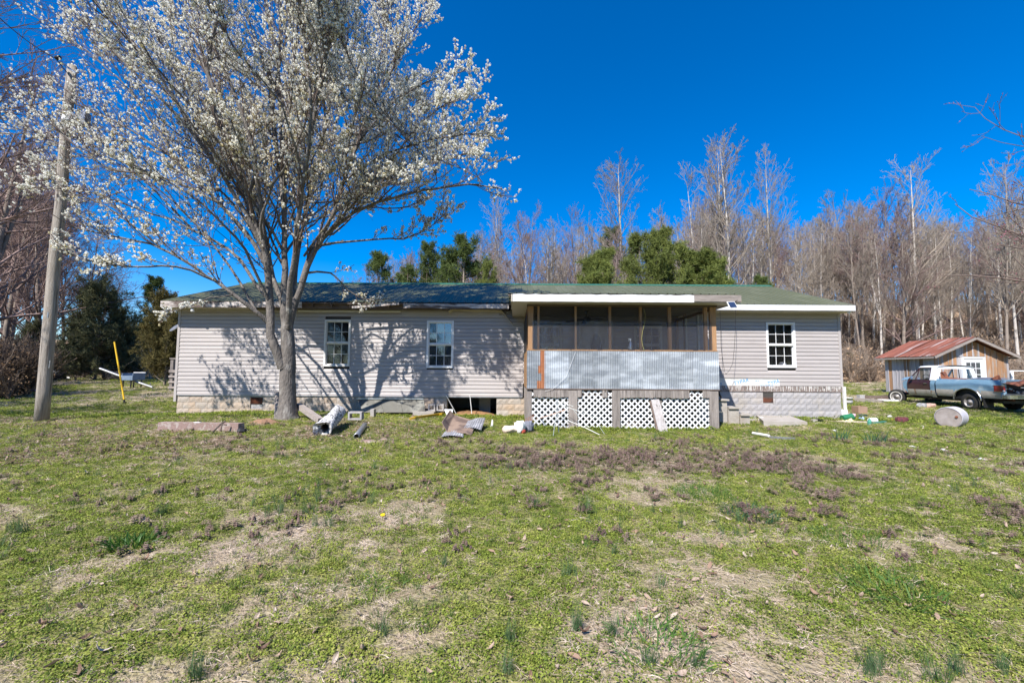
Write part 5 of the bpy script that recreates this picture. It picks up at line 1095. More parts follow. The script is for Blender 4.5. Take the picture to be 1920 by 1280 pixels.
# ------------------------------------------------------------------ ground cover, instanced from small plant meshes
def scatter(name, label, pts, rot, scl, tint, protos):
    """one object whose vertices each carry a small plant mesh"""
    col = bpy.data.collections.new(name + '_kinds')
    for k, me in enumerate(protos):
        o = bpy.data.objects.new('%s_kind_%02d' % (name, k), me); col.objects.link(o)
    me = bpy.data.meshes.new(name); n = len(pts); me.vertices.add(n); me.vertices.foreach_set('co', np.asarray(pts, np.float32).ravel())
    me.attributes.new('rot', 'FLOAT_VECTOR', 'POINT').data.foreach_set('vector', np.asarray(rot, np.float32).ravel())
    me.attributes.new('scl', 'FLOAT', 'POINT').data.foreach_set('value', np.asarray(scl, np.float32))
    me.attributes.new('tint', 'FLOAT', 'POINT').data.foreach_set('value', np.asarray(tint, np.float32))
    me.attributes.new('vid', 'INT', 'POINT').data.foreach_set('value', np.random.RandomState(1).randint(0, len(protos), n).astype(np.int32))
    o = bpy.data.objects.new(name, me); COL.objects.link(o)
    g = bpy.data.node_groups.new(name, 'GeometryNodeTree'); g.interface.new_socket('Geometry', in_out='INPUT', socket_type='NodeSocketGeometry'); g.interface.new_socket('Geometry', in_out='OUTPUT', socket_type='NodeSocketGeometry')
    N = g.nodes; Lk = g.links; gi = N.new('NodeGroupInput'); go = N.new('NodeGroupOutput'); ip = N.new('GeometryNodeInstanceOnPoints'); ci = N.new('GeometryNodeCollectionInfo')
    ci.inputs['Collection'].default_value = col; ci.inputs['Separate Children'].default_value = True; ci.inputs['Reset Children'].default_value = True; ip.inputs['Pick Instance'].default_value = True
    def na(nm, ty): a = N.new('GeometryNodeInputNamedAttribute'); a.data_type = ty; a.inputs['Name'].default_value = nm; return a.outputs['Attribute']
    er = N.new('FunctionNodeEulerToRotation'); Lk.new(na('rot', 'FLOAT_VECTOR'), er.inputs[0]); Lk.new(er.outputs[0], ip.inputs['Rotation'])
    Lk.new(na('scl', 'FLOAT'), ip.inputs['Scale']); Lk.new(na('vid', 'INT'), ip.inputs['Instance Index'])
    Lk.new(gi.outputs[0], ip.inputs['Points']); Lk.new(ci.outputs[0], ip.inputs['Instance']); Lk.new(ip.outputs[0], go.inputs[0])
    md = o.modifiers.new('plants', 'NODES'); md.node_group = g; return tag(o, label, kind='stuff')
def strips(rs, base, D, L, w, k=3, bend=.5, lean=None):
    """blades: base (n,3), direction, length, width"""
    n = len(base); side = nrm(np.cross(D, nrm(rs.randn(n, 3)))); bd = np.array([0, 0, -1.])[None]*bend; P = []
    for i in range(k):
        t = i/(k-1); c = base + D*(L*t)[:, None] + (D*[1, 1, 0])*(L*t*t*.4*bend)[:, None] + bd*(L*t*t*.5)[:, None]; ww = (w*(1 - t*.85))[:, None]; P.append(np.stack([c - side*ww, c + side*ww], 1))
    V = np.stack(P, 1).reshape(n, 2*k, 3); idx = np.arange(n*2*k).reshape(n, k, 2); F = np.stack([idx[:, :-1, 0], idx[:, :-1, 1], idx[:, 1:, 1], idx[:, 1:, 0]], -1).reshape(-1, 4)
    return V.reshape(-1, 3), F
def disc(rs, n, r): a = rs.rand(n)*6.283; q = np.sqrt(rs.rand(n))*r; return np.stack([np.cos(a)*q, np.sin(a)*q, np.zeros(n)], 1)
clov_m = instmat('chickweed_leaves', [(0, (.115, .165, .024)), (.35, (.215, .27, .042)), (.75, (.32, .355, .068)), (1, (.43, .40, .13))], transl=.3)
straw_m = instmat('dead_grass', [(0, (.30, .22, .15)), (.5, (.50, .40, .30)), (1, (.66, .56, .46))], transl=.2)
grass_m = instmat('green_grass', [(0, (.05, .10, .02)), (.5, (.10, .165, .032)), (1, (.18, .24, .055))], transl=.3)
onion_m = instmat('blue_green_blades', [(0, (.055, .11, .045)), (1, (.11, .18, .075))], transl=.2)
nett_m = instmat('purple_leaves', [(0, (.13, .085, .075)), (.5, (.21, .14, .12)), (1, (.28, .21, .16))], transl=.2)
netg_m = instmat('nettle_stems', [(0, (.08, .11, .03)), (1, (.14, .16, .05))], transl=.2)
leaf_m = instmat('dead_leaves', [(0, (.13, .08, .06)), (.35, (.28, .18, .125)), (.8, (.39, .29, .225)), (1, (.50, .42, .36))], transl=.15, val=.15)
protoC = []; protoS = []; protoG = []; protoO = []; protoN = []; protoL = []; protoF = []
for k in range(5):
    rs = np.random.RandomState(200 + k); n = 46
    C = disc(rs, n, .055); C[:, 2] = rs.uniform(.003, .028, n)*(1 - np.hypot(C[:, 0], C[:, 1])/.08); nr_ = nrm(rs.randn(n, 3)*.55 + [0, 0, 1]); u = nrm(np.cross(nr_, rs.randn(n, 3))); w = np.cross(nr_, u); s = rs.uniform(.0034, .0078, n)[:, None]
    V = np.stack([C - u*s, C - w*s*.75 + nr_*s*.2, C + u*s, C + w*s*.75 + nr_*s*.2], 1).reshape(-1, 3); protoC.append(npmesh('chickweed', V, np.arange(n*4).reshape(n, 4), clov_m))
    n = 20; b_ = disc(rs, n, .05); D = nrm(rs.randn(n, 3)*[1, 1, .35] + [0, 0, .22]); D[:, 2] = np.abs(D[:, 2]); v, f = strips(rs, b_ + [0, 0, .004], D, rs.uniform(.025, .065, n), np.full(n, .0013), 3, .8); protoS.append(npmesh('straw', v, f, straw_m))
    n = 16; b_ = disc(rs, n, .03); D = nrm(rs.randn(n, 3)*.42 + [0, 0, 1]); v, f = strips(rs, b_, D, rs.uniform(.03, .085, n), np.full(n, .0018), 3, .5); protoG.append(npmesh('grass', v, f, grass_m))
    n = 22; b_ = disc(rs, n, .035); D = nrm(rs.randn(n, 3)*.13 + [0, 0, 1]); v, f = strips(rs, b_, D, rs.uniform(.10, .24, n), np.full(n, .0016), 4, .12); protoO.append(npmesh('onion', v, f, onion_m))
    Vs = []; Fs = []; mi = []; o = 0
    for st_ in range(5):
        c0 = disc(rs, 1, .05)[0]; h = rs.uniform(.03, .075); 
        for tier in range(4):
            z = h*(.35 + .65*tier/3); m_ = 4; a = np.arange(m_)*1.571 + rs.rand()*3; s = .011*(1.15 - tier*.18); C = c0 + np.stack([np.cos(a)*s*.9, np.sin(a)*s*.9, np.full(m_, z)], 1)
            u = np.stack([np.cos(a), np.sin(a), np.full(m_, -.35)], 1); w = np.stack([-np.sin(a), np.cos(a), np.zeros(m_)], 1)
            V = np.stack([C - u*s, C - w*s*.7, C + u*s, C + w*s*.7], 1).reshape(-1, 3); Vs.append(V); Fs.append(np.arange(16).reshape(4, 4) + o); o += 16; mi += [0 if tier > 0 else 1]*4
    protoN.append(npmesh('deadnettle', np.concatenate(Vs), np.concatenate(Fs), [nett_m, netg_m], mi=mi))
    L_ = .032; W_ = .013; P = []
    cu = rs.uniform(-.02, .03); cw = rs.uniform(.004, .012)
    for i in range(6):
        t = i/5; ww = W_*math.sin(math.pi*(t*.9 + .05))**.7; P.append([(L_*(2*t - 1), ww*q, .006 + cu*(2*t-1)**2 + cw*abs(q) + rs.uniform(-.001, .001)) for q in (-1, 0, 1)])
    m = MB(); m.sheet(P); me = bpy.data.meshes.new('leaf'); me.from_pydata([tuple(v) for v in m.v], [], m.f); me.materials.append(leaf_m); protoL.append(me)
def visible_pts(rs, n, y0, y1, pw=1.0, wid=1.28, xo=.8):
    y = y0 + (y1 - y0)*rs.rand(n)**pw; x = (rs.rand(n)*2 - 1)*(wid*y + xo); return x, y
def free(x, y):
    k = ~((y > 13.93) & (x > XL - .02) & (x < XR + .02) & (y < 22)) & ~((y > 11.36) & (x > QX0 - .02) & (x < QX1) & (y < 14)); k &= ~((x > 5.4) & (x < 7.1) & (y > 12.6) & (y < 14))
    k &= ~(np.hypot(x - tb.x, y - TY) < .36); k &= ~((x > SX0) & (x < SX1) & (y > SY0) & (y < SY1)); return k
def lay_out(rs, x, y, tilt=.15, lift=0): n = len(x); return np.stack([x, y, gh(x, y) + lift], 1), np.stack([rs.randn(n)*tilt, rs.randn(n)*tilt, rs.rand(n)*6.283], 1)
bands = [(.3, 1.9, 700), (1.9, 4.2, 900), (4.2, 7, 520), (7, 11, 260), (11, 16, 120), (16, 30, 26), (30, 46, 9)]
rs = np.random.RandomState(300); X = []; Y = []; S = []
for y0, y1, dn in bands:
    n = int(dn*(y1**2 - y0**2)*1.28 + dn*1.6*(y1 - y0)); y = np.sqrt(y0**2 + (y1**2 - y0**2)*rs.rand(n)); x = (rs.rand(n)*2 - 1)*(1.26*y + 1.8)
    X.append(x); Y.append(y); S.append(np.full(n, {.3: 1, 1.9: 1, 4.2: 1.15, 7: 1.45, 11: 1.9, 16: 3.0, 30: 4.2}[y0]))
X = np.concatenate(X); Y = np.concatenate(Y); S = np.concatenate(S); kp = free(X, Y); X, Y, S = X[kp], Y[kp], S[kp]
st_, pu_, li_, wo_ = masks(X, Y); u_ = rs.rand(len(X)); big = fbm(X, Y, 3.5, 21); fine = fbm(X, Y, .5, 31); patch = fbm(X, Y, 1.1, 51)
def hgt(x, y): return 1 + .9*np.exp(-((y - 13.6)/.5)**2)*((x < QX0) | (x > 5.5)) + .9*np.exp(-((y - 11.15)/.35)**2)*((x > QX0) & (x < 5.5))
pC = np.clip(1.05 - .95*st_ - .75*pu_ - .35*li_ - .45*sst(.50, .62, fine)*sst(.42, .5, big), .03, 1)*(1 - wo_)
k = u_ < pC*.62
p_, r_ = lay_out(rs, X[k], Y[k]); scatter('chickweed', 'low yellow green weeds covering the lawn', p_, r_, S[k]*rs.uniform(.7, 1.35, k.sum())*hgt(X[k], Y[k]), np.clip(.15 + .9*(patch[k] - .25) + .25*rs.randn(k.sum()), 0, 1), protoC)
k = (u_ > .62) & (u_ < .62 + .24*np.clip(.46 + st_*1.1 + .35*li_, 0, 1)); 
p_, r_ = lay_out(rs, X[k], Y[k]); scatter('dead_grass', 'patches of dry tan grass in the lawn', p_, r_, S[k]*rs.uniform(.8, 1.4, k.sum()), np.clip(.5 + .25*rs.randn(k.sum()) + .3*(st_[k] - .4), 0, 1), protoS)
k = (u_ > .86) & (u_ < .86 + .10*np.clip(.22 + 1.2*sst(.52, .68, patch) - .3*st_, 0, 1))*(wo_ < .3)
p_, r_ = lay_out(rs, X[k], Y[k]); scatter('grass', 'short green grass among the lawn weeds', p_, r_, S[k]**.8*rs.uniform(.8, 1.4, k.sum())*hgt(X[k], Y[k])**.5, np.clip(rs.rand(k.sum()), 0, 1), protoG)
k = (rs.rand(len(X)) < pu_*.24*(.5 + fine)) & (Y < 22)
p_, r_ = lay_out(rs, X[k], Y[k], .1); scatter('purple_weeds', 'brownish purple deadnettle growing in bands across the lawn', p_, r_, S[k]**.75*rs.uniform(.7, 1.25, k.sum()), rs.rand(k.sum()), protoN)
k = rs.rand(len(X)) < (.038 + .28*li_ + .06*sst(0, -6, X)*sst(3.5, 6, Y) + .018*sst(.55, .7, fine) + .06*np.exp(-((X-.9)**2 + (Y-2.5)**2)/.4))*(Y < 30)
p_, r_ = lay_out(rs, X[k], Y[k], .45, .012); scatter('fallen_leaves', 'curled brown leaves fallen on the lawn', p_, r_, S[k]**.55*(.3 + .85*rs.rand(k.sum())**1.6), rs.rand(k.sum()), protoL)
# tufts of thin blue green blades
onx = []
for xp, yp, n, sp in [(505, 965, 8, 40), (560, 950, 16, 70), (600, 940, 10, 60), (640, 935, 7, 60), (835, 1060, 5, 8), (1085, 1180, 10, 10), (1145, 1190, 8, 6), (1220, 1245, 6, 6), (1305, 1250, 5, 6), (950, 1200, 6, 10), (950, 1260, 5, 10), (300, 965, 4, 8), (190, 940, 3, 8), (540, 850, 14, 60), (545, 830, 10, 50), (700, 880, 6, 20), (905, 895, 7, 30), (960, 885, 5, 20), (1010, 870, 4, 15), (1195, 822, 8, 22), (1230, 825, 5, 8), (1420, 812, 5, 15), (1100, 960, 4, 20), (660, 800, 5, 15), (760, 805, 4, 15), (820, 815, 4, 15), (370, 1270, 9, 18), (720, 1190, 4, 10), (1240, 1100, 5, 8), (1640, 1260, 8, 30), (1780, 1270, 8, 30), (1890, 1260, 6, 30), (30, 1000, 6, 20), (1000, 950, 4, 20), (870, 940, 4, 20), (1380, 1000, 4, 20), (1060, 1080, 4, 14), (610, 985, 5, 14), (1700, 1100, 5, 50), (1480, 880, 4, 60)]:
    for _ in range(n): q = gp(min(1940, xp + rs.randn()*sp*.6), yp + rs.randn()*sp*.22); onx.append((q.x, q.y))
n = 260; x, y = visible_pts(rs, n, 3, 13); m_ = fbm(x, y, 1.4, 90) > .56; onx += list(zip(x[m_], y[m_])); onx = np.array(onx); onx = onx[free(onx[:, 0], onx[:, 1])]
p_, r_ = lay_out(rs, onx[:, 0], onx[:, 1], .16); scatter('wild_onion', 'thin blue green onion grass standing in sparse tufts', p_, r_, rs.uniform(.3, 1.1, len(onx))*np.where(onx[:, 1] < 4, .8, 1.0), rs.rand(len(onx)), protoO)

# tufts one can point at
def tuft(name, xp, yp, r, h, n, w, spread, mat_, label, bend=.5, sd=1):
    q = gp(xp, yp); rs = np.random.RandomState(sd); b_ = disc(rs, n, r); D = nrm(rs.randn(n, 3)*spread + np.array([0, 0, 1]) + nrm(b_ + 1e-9)*(np.linalg.norm(b_, axis=1)/r)[:, None]*spread*1.4)
    v, f = strips(rs, b_, D, rs.uniform(.45, 1.1, n)*h, rs.uniform(.7, 1.2, n)*w*1.9, 5, bend); o = link(name, npmesh(name, v, f, mat_), None, (q.x, q.y, q.z - .01)); return tag(o, label, 'grass')
gl = M('lush_blade', (.06, .15, .022), (.035, .10, .015), 9, .5, transl=.25, spec=.4); gs = M('soft_blade', (.105, .20, .04), (.07, .15, .028), 9, .6, transl=.3); gd = M('daffodil_leaf', (.05, .125, .06), (.035, .085, .045), 9, .5, transl=.15)
tuft('grass_tuft', 243, 1022, .14, .17, 170, .0035, .38, gl, 'dark green broad bladed tuft at the left of the lawn', .6, 1)
tuft('grass_tuft', 1322, 928, .34, .12, 900, .0018, .25, gs, 'large soft bright green cushion of fine grass, middle right of the lawn', .3, 2)
tuft('grass_tuft', 1680, 1108, .30, .17, 260, .003, .5, gs, 'sprawling green tuft at the right of the lawn', .7, 3)
tuft('grass_tuft', 1230, 1215, .26, .15, 260, .0026, .45, gs, 'loose green tuft at the bottom of the photo right of centre', .7, 4)
tuft('grass_tuft', 1090, 1025, .12, .07, 160, .002, .4, gs, 'small pale green cushion above the straw patch', .4, 5)
tuft('grass_tuft', 1405, 965, .26, .15, 220, .003, .4, gd, 'bluish tuft growing out of the purple weeds', .5, 6)
tuft('grass_tuft', 705, 1095, .2, .10, 140, .0026, .5, gs, 'flat rosette of green blades in the middle of the lawn', .8, 7)
tuft('grass_tuft', 1590, 1010, .30, .09, 420, .0018, .3, gs, 'bright green low cushion in front of the right hand weeds', .3, 8)
tuft('daffodil_clump', 1575, 824, .13, .32, 26, .006, .2, gd, 'narrow daffodil leaf clump in front of the house corner', .25, 9)
tuft('daffodil_clump', 1639, 828, .22, .32, 46, .006, .25, gd, 'wider daffodil leaf clump right of the house corner', .3, 10)
tuft('daffodil_clump', 1700, 905, .05, .1, 6, .003, .2, gd, 'tiny leaf spike on the right of the lawn', .2, 11)
q = gp(717, 975); dn = thing('dandelion', q, 'single yellow dandelion flower in the middle of the lawn', 'flower'); m = MB(); m.tube([q, q + Vector((.003, 0, .05))], .0025, 5); m.build('stalk', gs, dn)
m = MB(); c = q + Vector((.003, 0, .052)); m.lathe(c, (0, -.3, 1), [(.004, -.006), (.02, 0), (.024, .006), (.014, .012), (0, .014)], 12); m.build('flower_head', M('dandelion_yellow', (.85, .62, .01), (.75, .5, .01), 90, .7, bump=.5), dn)
# wood edge undergrowth and leaf litter
brush_m = instmat('undergrowth_twigs', [(0, (.10, .072, .055)), (.5, (.26, .195, .145)), (1, (.40, .32, .25))], transl=0, rough=.95); litter_m = instmat('clinging_leaves', [(0, (.32, .20, .11)), (1, (.56, .39, .25))], transl=.25)
protoB = []
for k in range(5):
    rs = np.random.RandomState(400 + k); v, f = shrub_mesh(400 + k, 2.2, 14, .0085); C = disc(rs, 70, .9); C[:, 2] = rs.uniform(.05, 1.9, 70); v2, f2 = quads(C, .06, rs)
    nf = len(f); V = np.concatenate([v, v2]); F_ = np.concatenate([f, f2 + len(v)]); protoB.append(npmesh('undergrowth', V, F_, [brush_m, litter_m], mi=[0]*nf + [1]*len(f2)))
rs = np.random.RandomState(401); n = 15000; y = rs.uniform(34, 118, n); x = rs.uniform(-1.35, 1.35, n)*y
m_ = masks(x, y)[3]*((y > 44) | (x > 0)); u = rs.rand(n); right = x > -.25*y
k = (m_ > .45) & free(x, y) & (u < np.where(right, np.clip(.75 - (y - 40)/120, .2, 1), np.where(y < 60, 1, .0)))
k &= ~((np.abs(x) < .62*y) & (y < 60) & (x > -.6*y) & (x < .5*y) & (u > .35))
x, y = x[k], y[k]; p_, r_ = lay_out(rs, x, y, .08); scatter('undergrowth', 'brown leafless undergrowth at the foot of the wood', p_, r_, rs.uniform(.3, 1.6, len(x))**1.5*np.where(x < -.25*y, .95, .8)*(.3 + 1.4*fbm(x, y, 7, 95)), np.where(x < -.25*y, .30, 1.0)*rs.rand(len(x)), protoB)
print('undergrowth', len(x))
rs = np.random.RandomState(402); n = 1500; y = rs.uniform(15, 40, n); x = -1.07*y - rs.uniform(-2, 14, n); k = (masks(x, y)[3] > .4); x, y = x[k], y[k]; p_, r_ = lay_out(rs, x, y, .08); scatter('thicket', 'brown thicket along the left edge of the lawn', p_, r_, rs.uniform(.6, 1.5, len(x)), rs.rand(len(x))*.35, protoB)
# ------------------------------------------------------------------ things lying about
def it(mb, name, mt, label, cat, smooth=False): return tag(mb.build(name, mt, None, smooth), label, cat)
def zat(x, y, Y): return px(x, y, Y)
Z = Vector((0, 0, 1))
# white peeling hollow log leaning on a block
pa = gp(607, 815); pa.z += .14; pb_ = px(636, 770, 10.75); ax = (pb_ - pa).normalized(); n = 26; k = 12; rs = np.random.RandomState(11); r = random.Random(11)
logm = M('peeling_white_bark', (.72, .71, .70), (.50, .49, .49), 16, .9, bump=1.5, bscale=30, stretch=(1, 1, 1), c3=(.10, .095, .09), s3=20, t3=(.50, .60))
A = ax.orthogonal().normalized(); B = ax.cross(A); vs = []
L_ = (pb_ - pa).length
for i in range(k+1):
    t = i/k
    for j in range(n):
        a = j*6.2832/n; rad = .175 - .025*t + .018*math.sin(a*3 + t*5) + r.uniform(-.012, .012); e = 0
        if i == 0: e = -.16*abs(math.sin(a*2.1)) - r.random()*.06
        vs.append(pa + ax*(L_*t + e) + (A*math.cos(a) + B*math.sin(a))*(rad*(1.12 if i == 0 else 1)))
m = MB(); m.add(vs, [(i*n+j, i*n+(j+1) % n, (i+1)*n+(j+1) % n, (i+1)*n+j) for i in range(k) for j in range(n)])
m.add([pa + ax*(L_*.9*(i/3)) + (A*math.cos(j*6.2832/14) + B*math.sin(j*6.2832/14))*.08 + A*.03 for i in range(4) for j in range(14)], [(i*14+(j+1) % 14, i*14+j, (i+1)*14+j, (i+1)*14+(j+1) % 14) for i in range(3) for j in range(14)], 1)
m.add(vs[k*n:(k+1)*n] , [tuple(range(n))])
ring = [vs[j] for j in range(n)] + [pa + ax*.0 + (A*math.cos(j*6.2832/n) + B*math.sin(j*6.2832/n))*(.085 + .018*math.sin(j*2.2)) + A*.03 + ax*.02 for j in range(n)]
m.add(ring, [((j+1) % n, j, n+j, n+(j+1) % n) for j in range(n)])
it(m, 'hollow_log', [logm, dwood], 'white peeling hollow log lying on the grass beside the tree trunk', 'log', True)
def cinder(x0, y0, x1, y1, Y, label, turn=0, hollow=True):
    a = px(x0, y1, Y); b2 = px(x1, y0, Y); w, h = b2.x - a.x, b2.z - a.z; m = MB(); t = min(w, h)*.2
    if hollow:
        m.box(a.x, b2.x, Y, Y + .19, a.z, a.z + t); m.box(a.x, b2.x, Y, Y + .19, b2.z - t, b2.z); m.box(a.x, a.x + t, Y + .001, Y + .189, a.z + t, b2.z - t); m.box(b2.x - t, b2.x, Y + .001, Y + .189, a.z + t, b2.z - t)
    else: m.box(a.x, b2.x, Y, Y + .2, a.z, b2.z)
    return it(m, 'cinder_block', block, label, 'block')
cinder(802.5, 757.5, 816, 770, 13.62, 'left of two hollow cinder blocks set against the foundation'); cinder(818.5, 757.5, 832, 770, 13.6, 'right of two hollow cinder blocks set against the foundation')
m = MB(); q = gp(816, 772); m.box(q.x - .35, q.x + .3, 13.3, 13.8, q.z - .05, px(816, 770.3, 13.6).z - .003); it(m, 'stone_ledge', conc, 'low grey slab under the two cinder blocks', 'slab')
cinder(652, 772, 678, 787, 11.2, 'hollow cinder block behind the upper end of the white log'); cinder(694, 767, 701, 781, 12.6, 'small upright block in front of the leaning metal panel', hollow=False)
# sheet metal panel leaning on the foundation
m = MB(); c = [px(669, 747.5, 13.72), px(795, 748, 13.72), px(797, 773, 13.42), px(681, 773, 13.42)]
stl = M('stained_steel_panel', (.13, .125, .105), (.075, .07, .06), 1.8, .6, c3=(.19, .185, .16), s3=2.5)
pan = thing('leaning_sheet_metal', (c[3] + c[2])/2, 'long stained metal panel leaning against the foundation right of the tree', 'metal panel')
for i in range(3):
    u0, u1 = [(0, .335), (.338, .64), (.643, 1)][i]; m = MB(); q4 = [c[0].lerp(c[1], u0), c[0].lerp(c[1], u1), c[3].lerp(c[2], u1), c[3].lerp(c[2], u0)]; m.prism(q4, (0, .02 + .006*i, .0)); m.build('panel_section', stl, pan)
m = MB(); m.bar(c[0] + Vector((0, -.02, .01)), c[1] + Vector((0, -.02, .01)), .05, .035); m.build('rim', M('bright_rim', (.55, .60, .62), (.4, .44, .46), 6, .35, metal=.6), pan)
m = MB(); m.bar(gp(690, 777), gp(800, 776), .12, .12); it(m, 'old_timber', dwood, 'dark timber lying along the foot of the leaning metal panel', 'timber')
# leaning timber and boards at the trunk
redw = M('pinkish_old_wood', (.30, .21, .185), (.19, .125, .11), 5, .95, bump=.5, stretch=(2, 2, 2), c3=(.36, .30, .27), s3=5)
p0 = px(560, 760, 11.75); p1 = gp(601, 793) + Z*.06; m = MB(); m.bar(p0, p1, .14, .13); it(m, 'leaning_timber', gwoodh, 'square grey timber leaning against the right of the blossoming tree trunk', 'timber')
for i, (x0, x1) in enumerate(((513, 518.5), (519, 524.5))):
    a = px(x0, 786, 11.95); b2 = px(x1 + 0, 786, 11.95); tp = px(x0 + 3, 735 + 3*i, 12.25); w = b2.x - a.x; m = MB()
    m.add([a, b2, tp + Vector((w, 0, 0)), tp, a + Vector((0, .05, 0)), b2 + Vector((0, .05, 0)), tp + Vector((w, .05, 0)), tp + Vector((0, .05, 0))], [(0, 1, 2, 3), (5, 4, 7, 6), (1, 5, 6, 2), (4, 0, 3, 7), (3, 2, 6, 7)])
    it(m, 'leaning_board', gwood, ['left', 'right'][i] + ' one of two grey boards standing behind the trunk', 'board')
p0 = gp(302, 806) + Z*.09; p1 = gp(452, 809) + Z*.09; m = MB(); m.bar(p0, p1, .17, .19); it(m, 'ground_timber', redw, 'long reddish brown timber lying on the grass left of the tree', 'timber')
m = MB(); s0 = gp(418, 812) + Z*.16; m.tube([s0 + Vector((-.14, -.12, -.12)), s0 + Vector((-.04, -.02, .04)), s0 + Vector((.03, .02, .10))], .018, 6); m.tube([s0 + Vector((-.04, -.02, .04)), s0 + Vector((.1, -.05, .02))], .014, 6); m.tube([s0 + Vector((-.02, 0, .06)), s0 + Vector((.0, -.08, -.1))], .014, 6); it(m, 'forked_stick', dwood, 'dark forked stick lying over the reddish timber', 'stick')
m = MB(); m.bar(p0.lerp(p1, .42) + Z*.1, p0.lerp(p1, .5) + Z*.1, .05, .01); it(m, 'paper_scrap', white, 'white scrap on top of the reddish timber', 'paper')
q = gp(452, 812) + Z*.05; m = MB(); m.lathe(q, (1, .2, 0), [(0, -.08), (.06, -.06), (.075, 0), (.05, .08), (0, .1)], 8); it(m, 'black_lump', black, 'black lump at the right end of the reddish timber', 'lump')
def mound(name, xp, yp, rx, ry, h, mt, label, cat, sd=1, nn=14):
    q = gp(xp, yp); r = random.Random(sd); P = []
    for i in range(6):
        t = i/5; P.append([Vector((q.x + rx*t*math.cos(j*6.2832/nn)*(1 + .15*math.sin(j*1.7 + sd)), q.y + ry*t*math.sin(j*6.2832/nn)*(1 + .15*math.cos(j*2.3 + sd)), q.z - .03 + (h + .03)*(1 - t*t)*(1 + r.uniform(-.2, .2)) )) for j in list(range(nn)) + [0]])
        P[-1][-1] = P[-1][0].copy()
    m = MB(); m.sheet(P[::-1]); return it(m, name, mt, label, cat, True)
soil = M('bare_soil', (.30, .17, .10), (.20, .12, .08), 9, .95, bump=.8)
mound('soil_mound', 497, 792, .42, .25, .09, soil, 'low bare reddish soil mound left of the trunk', 'mound', 2)
mound('mulch_heap', 885, 777, .95, .3, .13, M('orange_mulch', (.36, .20, .09), (.20, .11, .06), 25, .95, bump=.8), 'orange brown mulch heaped in the crawl space opening', 'mulch', 4)
mound('stump_root', 690, 828, .35, .12, .04, redw, 'flat rotten pinkish wood scraps in the grass below the pipe', 'wood', 5); mound('stump_root', 720, 826, .16, .08, .05, redw, 'small rotten wood piece right of the pipe', 'wood', 6)
p0 = gp(668, 823) + Z*.06; p1 = gp(684, 801) + Z*.06; ax = p1 - p0; m = MB(); L_ = ax.length; m.lathe(p0, ax, [(.048, 0), (.06, 0), (.06, L_), (.048, L_), (.048, 0)], 16); m.lathe(p0, ax, [(.0, .12), (.048, .12)], 12, 1); it(m, 'metal_pipe', [steel, black], 'short grey metal pipe lying on the grass', 'pipe', True)
yp = M('yellow_plastic', (.55, .37, .03), (.42, .25, .02), 8, .5)
m = MB(); a = gp(777, 788) + Z*.08; b2 = gp(838, 780) + Z*.10; m.bar(a, b2, .06, .06); m.bar(a.lerp(b2, .75), a.lerp(b2, .78) + Vector((.05, -.18, .02)), .05, .06); m.bar(b2, b2 + Vector((.1, .12, .0)), .07, .06); m.bar(a, a + Vector((-.12, -.08, -.03)), .06, .05)
it(m, 'yellow_tool', yp, 'yellow plastic tool lying on the grass before the crawl space', 'tool'); mound('dry_weed', 774, 787, .10, .10, .14, M('dry_weed', (.33, .24, .15), (.2, .14, .09), 30, .95, bump=1), 'tangle of dry weed at the left end of the yellow tool', 'weed', 7)
m = MB(); q = [px(833, 767, 13.2), px(849, 767, 13.2), px(848, 779.5, 13.0), px(838, 779, 13.0)]; m.prism(q, (0, .02, 0)); it(m, 'white_board', white, 'small white board leaning beside the crawl space opening', 'board')
m = MB(); m.bar(px(836, 740, 13.9), gp(857, 779), .022, .022); it(m, 'white_strip', whited, 'white strip leaning across the left of the crawl space opening', 'strip'); m = MB(); m.bar(px(881, 740, 13.95), px(884.5, 775, 13.9), .018, .018); it(m, 'white_strip', whited, 'thin white strip hanging upright in the crawl space opening', 'strip')
m = MB(); m.bar(gp(860, 781) + Z*.02, gp(945, 781) + Z*.02, .04, .03); it(m, 'white_lath', whited, 'flat white lath on the ground below the crawl space opening', 'lath')
def crumple(name, xp, yp, sx, sy, h, mt, label, cat='paper', sd=1, lift=0):
    q = gp(xp, yp); rs = np.random.RandomState(sd); P = [[Vector((q.x + sx*(i/5 - .5) + rs.randn()*sx*.05, q.y + sy*(j/4 - .5) + rs.randn()*sy*.06, q.z + .01 + lift + abs(rs.randn())*h*(.9 if 0 < i < 5 and 0 < j < 4 else .25))) for j in range(5)] for i in range(6)]
    m = MB(); m.sheet(P); return it(m, name, mt, label, cat)
crumple('crumpled_paper', 861, 792, .32, .4, .10, whited, 'crumpled white paper between the crawl space and the cardboard', sd=3)
card = M('old_cardboard', (.30, .22, .17), (.22, .155, .12), 4, .9, c3=(.14, .10, .085), s3=3); shing = M('grey_shingle', (.30, .30, .32), (.20, .20, .215), 20, .9, c3=(.42, .42, .44), s3=9)
m = MB(); q = [gp(838, 815) , gp(872, 817), gp(884, 800), gp(852, 797)]; up = [Z*.06, Z*.06, Z*.17, Z*.26]; v4 = [a + b2 for a, b2 in zip(q, up)]; m.prism([v4[0], v4[1], v4[2], v4[3]], (0, 0, .015)); m.prism([v4[0], v4[3], v4[3] + Vector((-.14, .05, .14)), v4[0] + Vector((-.13, 0, .22))], (.015, 0, 0)); m.prism([v4[1], v4[2], v4[2] + Vector((.16, 0, .03)), v4[1] + Vector((.14, 0, -.05))], (0, 0, .015)); it(m, 'cardboard_sheet', card, 'bent brown cardboard lying on grey shingles in front of the crawl space', 'cardboard')
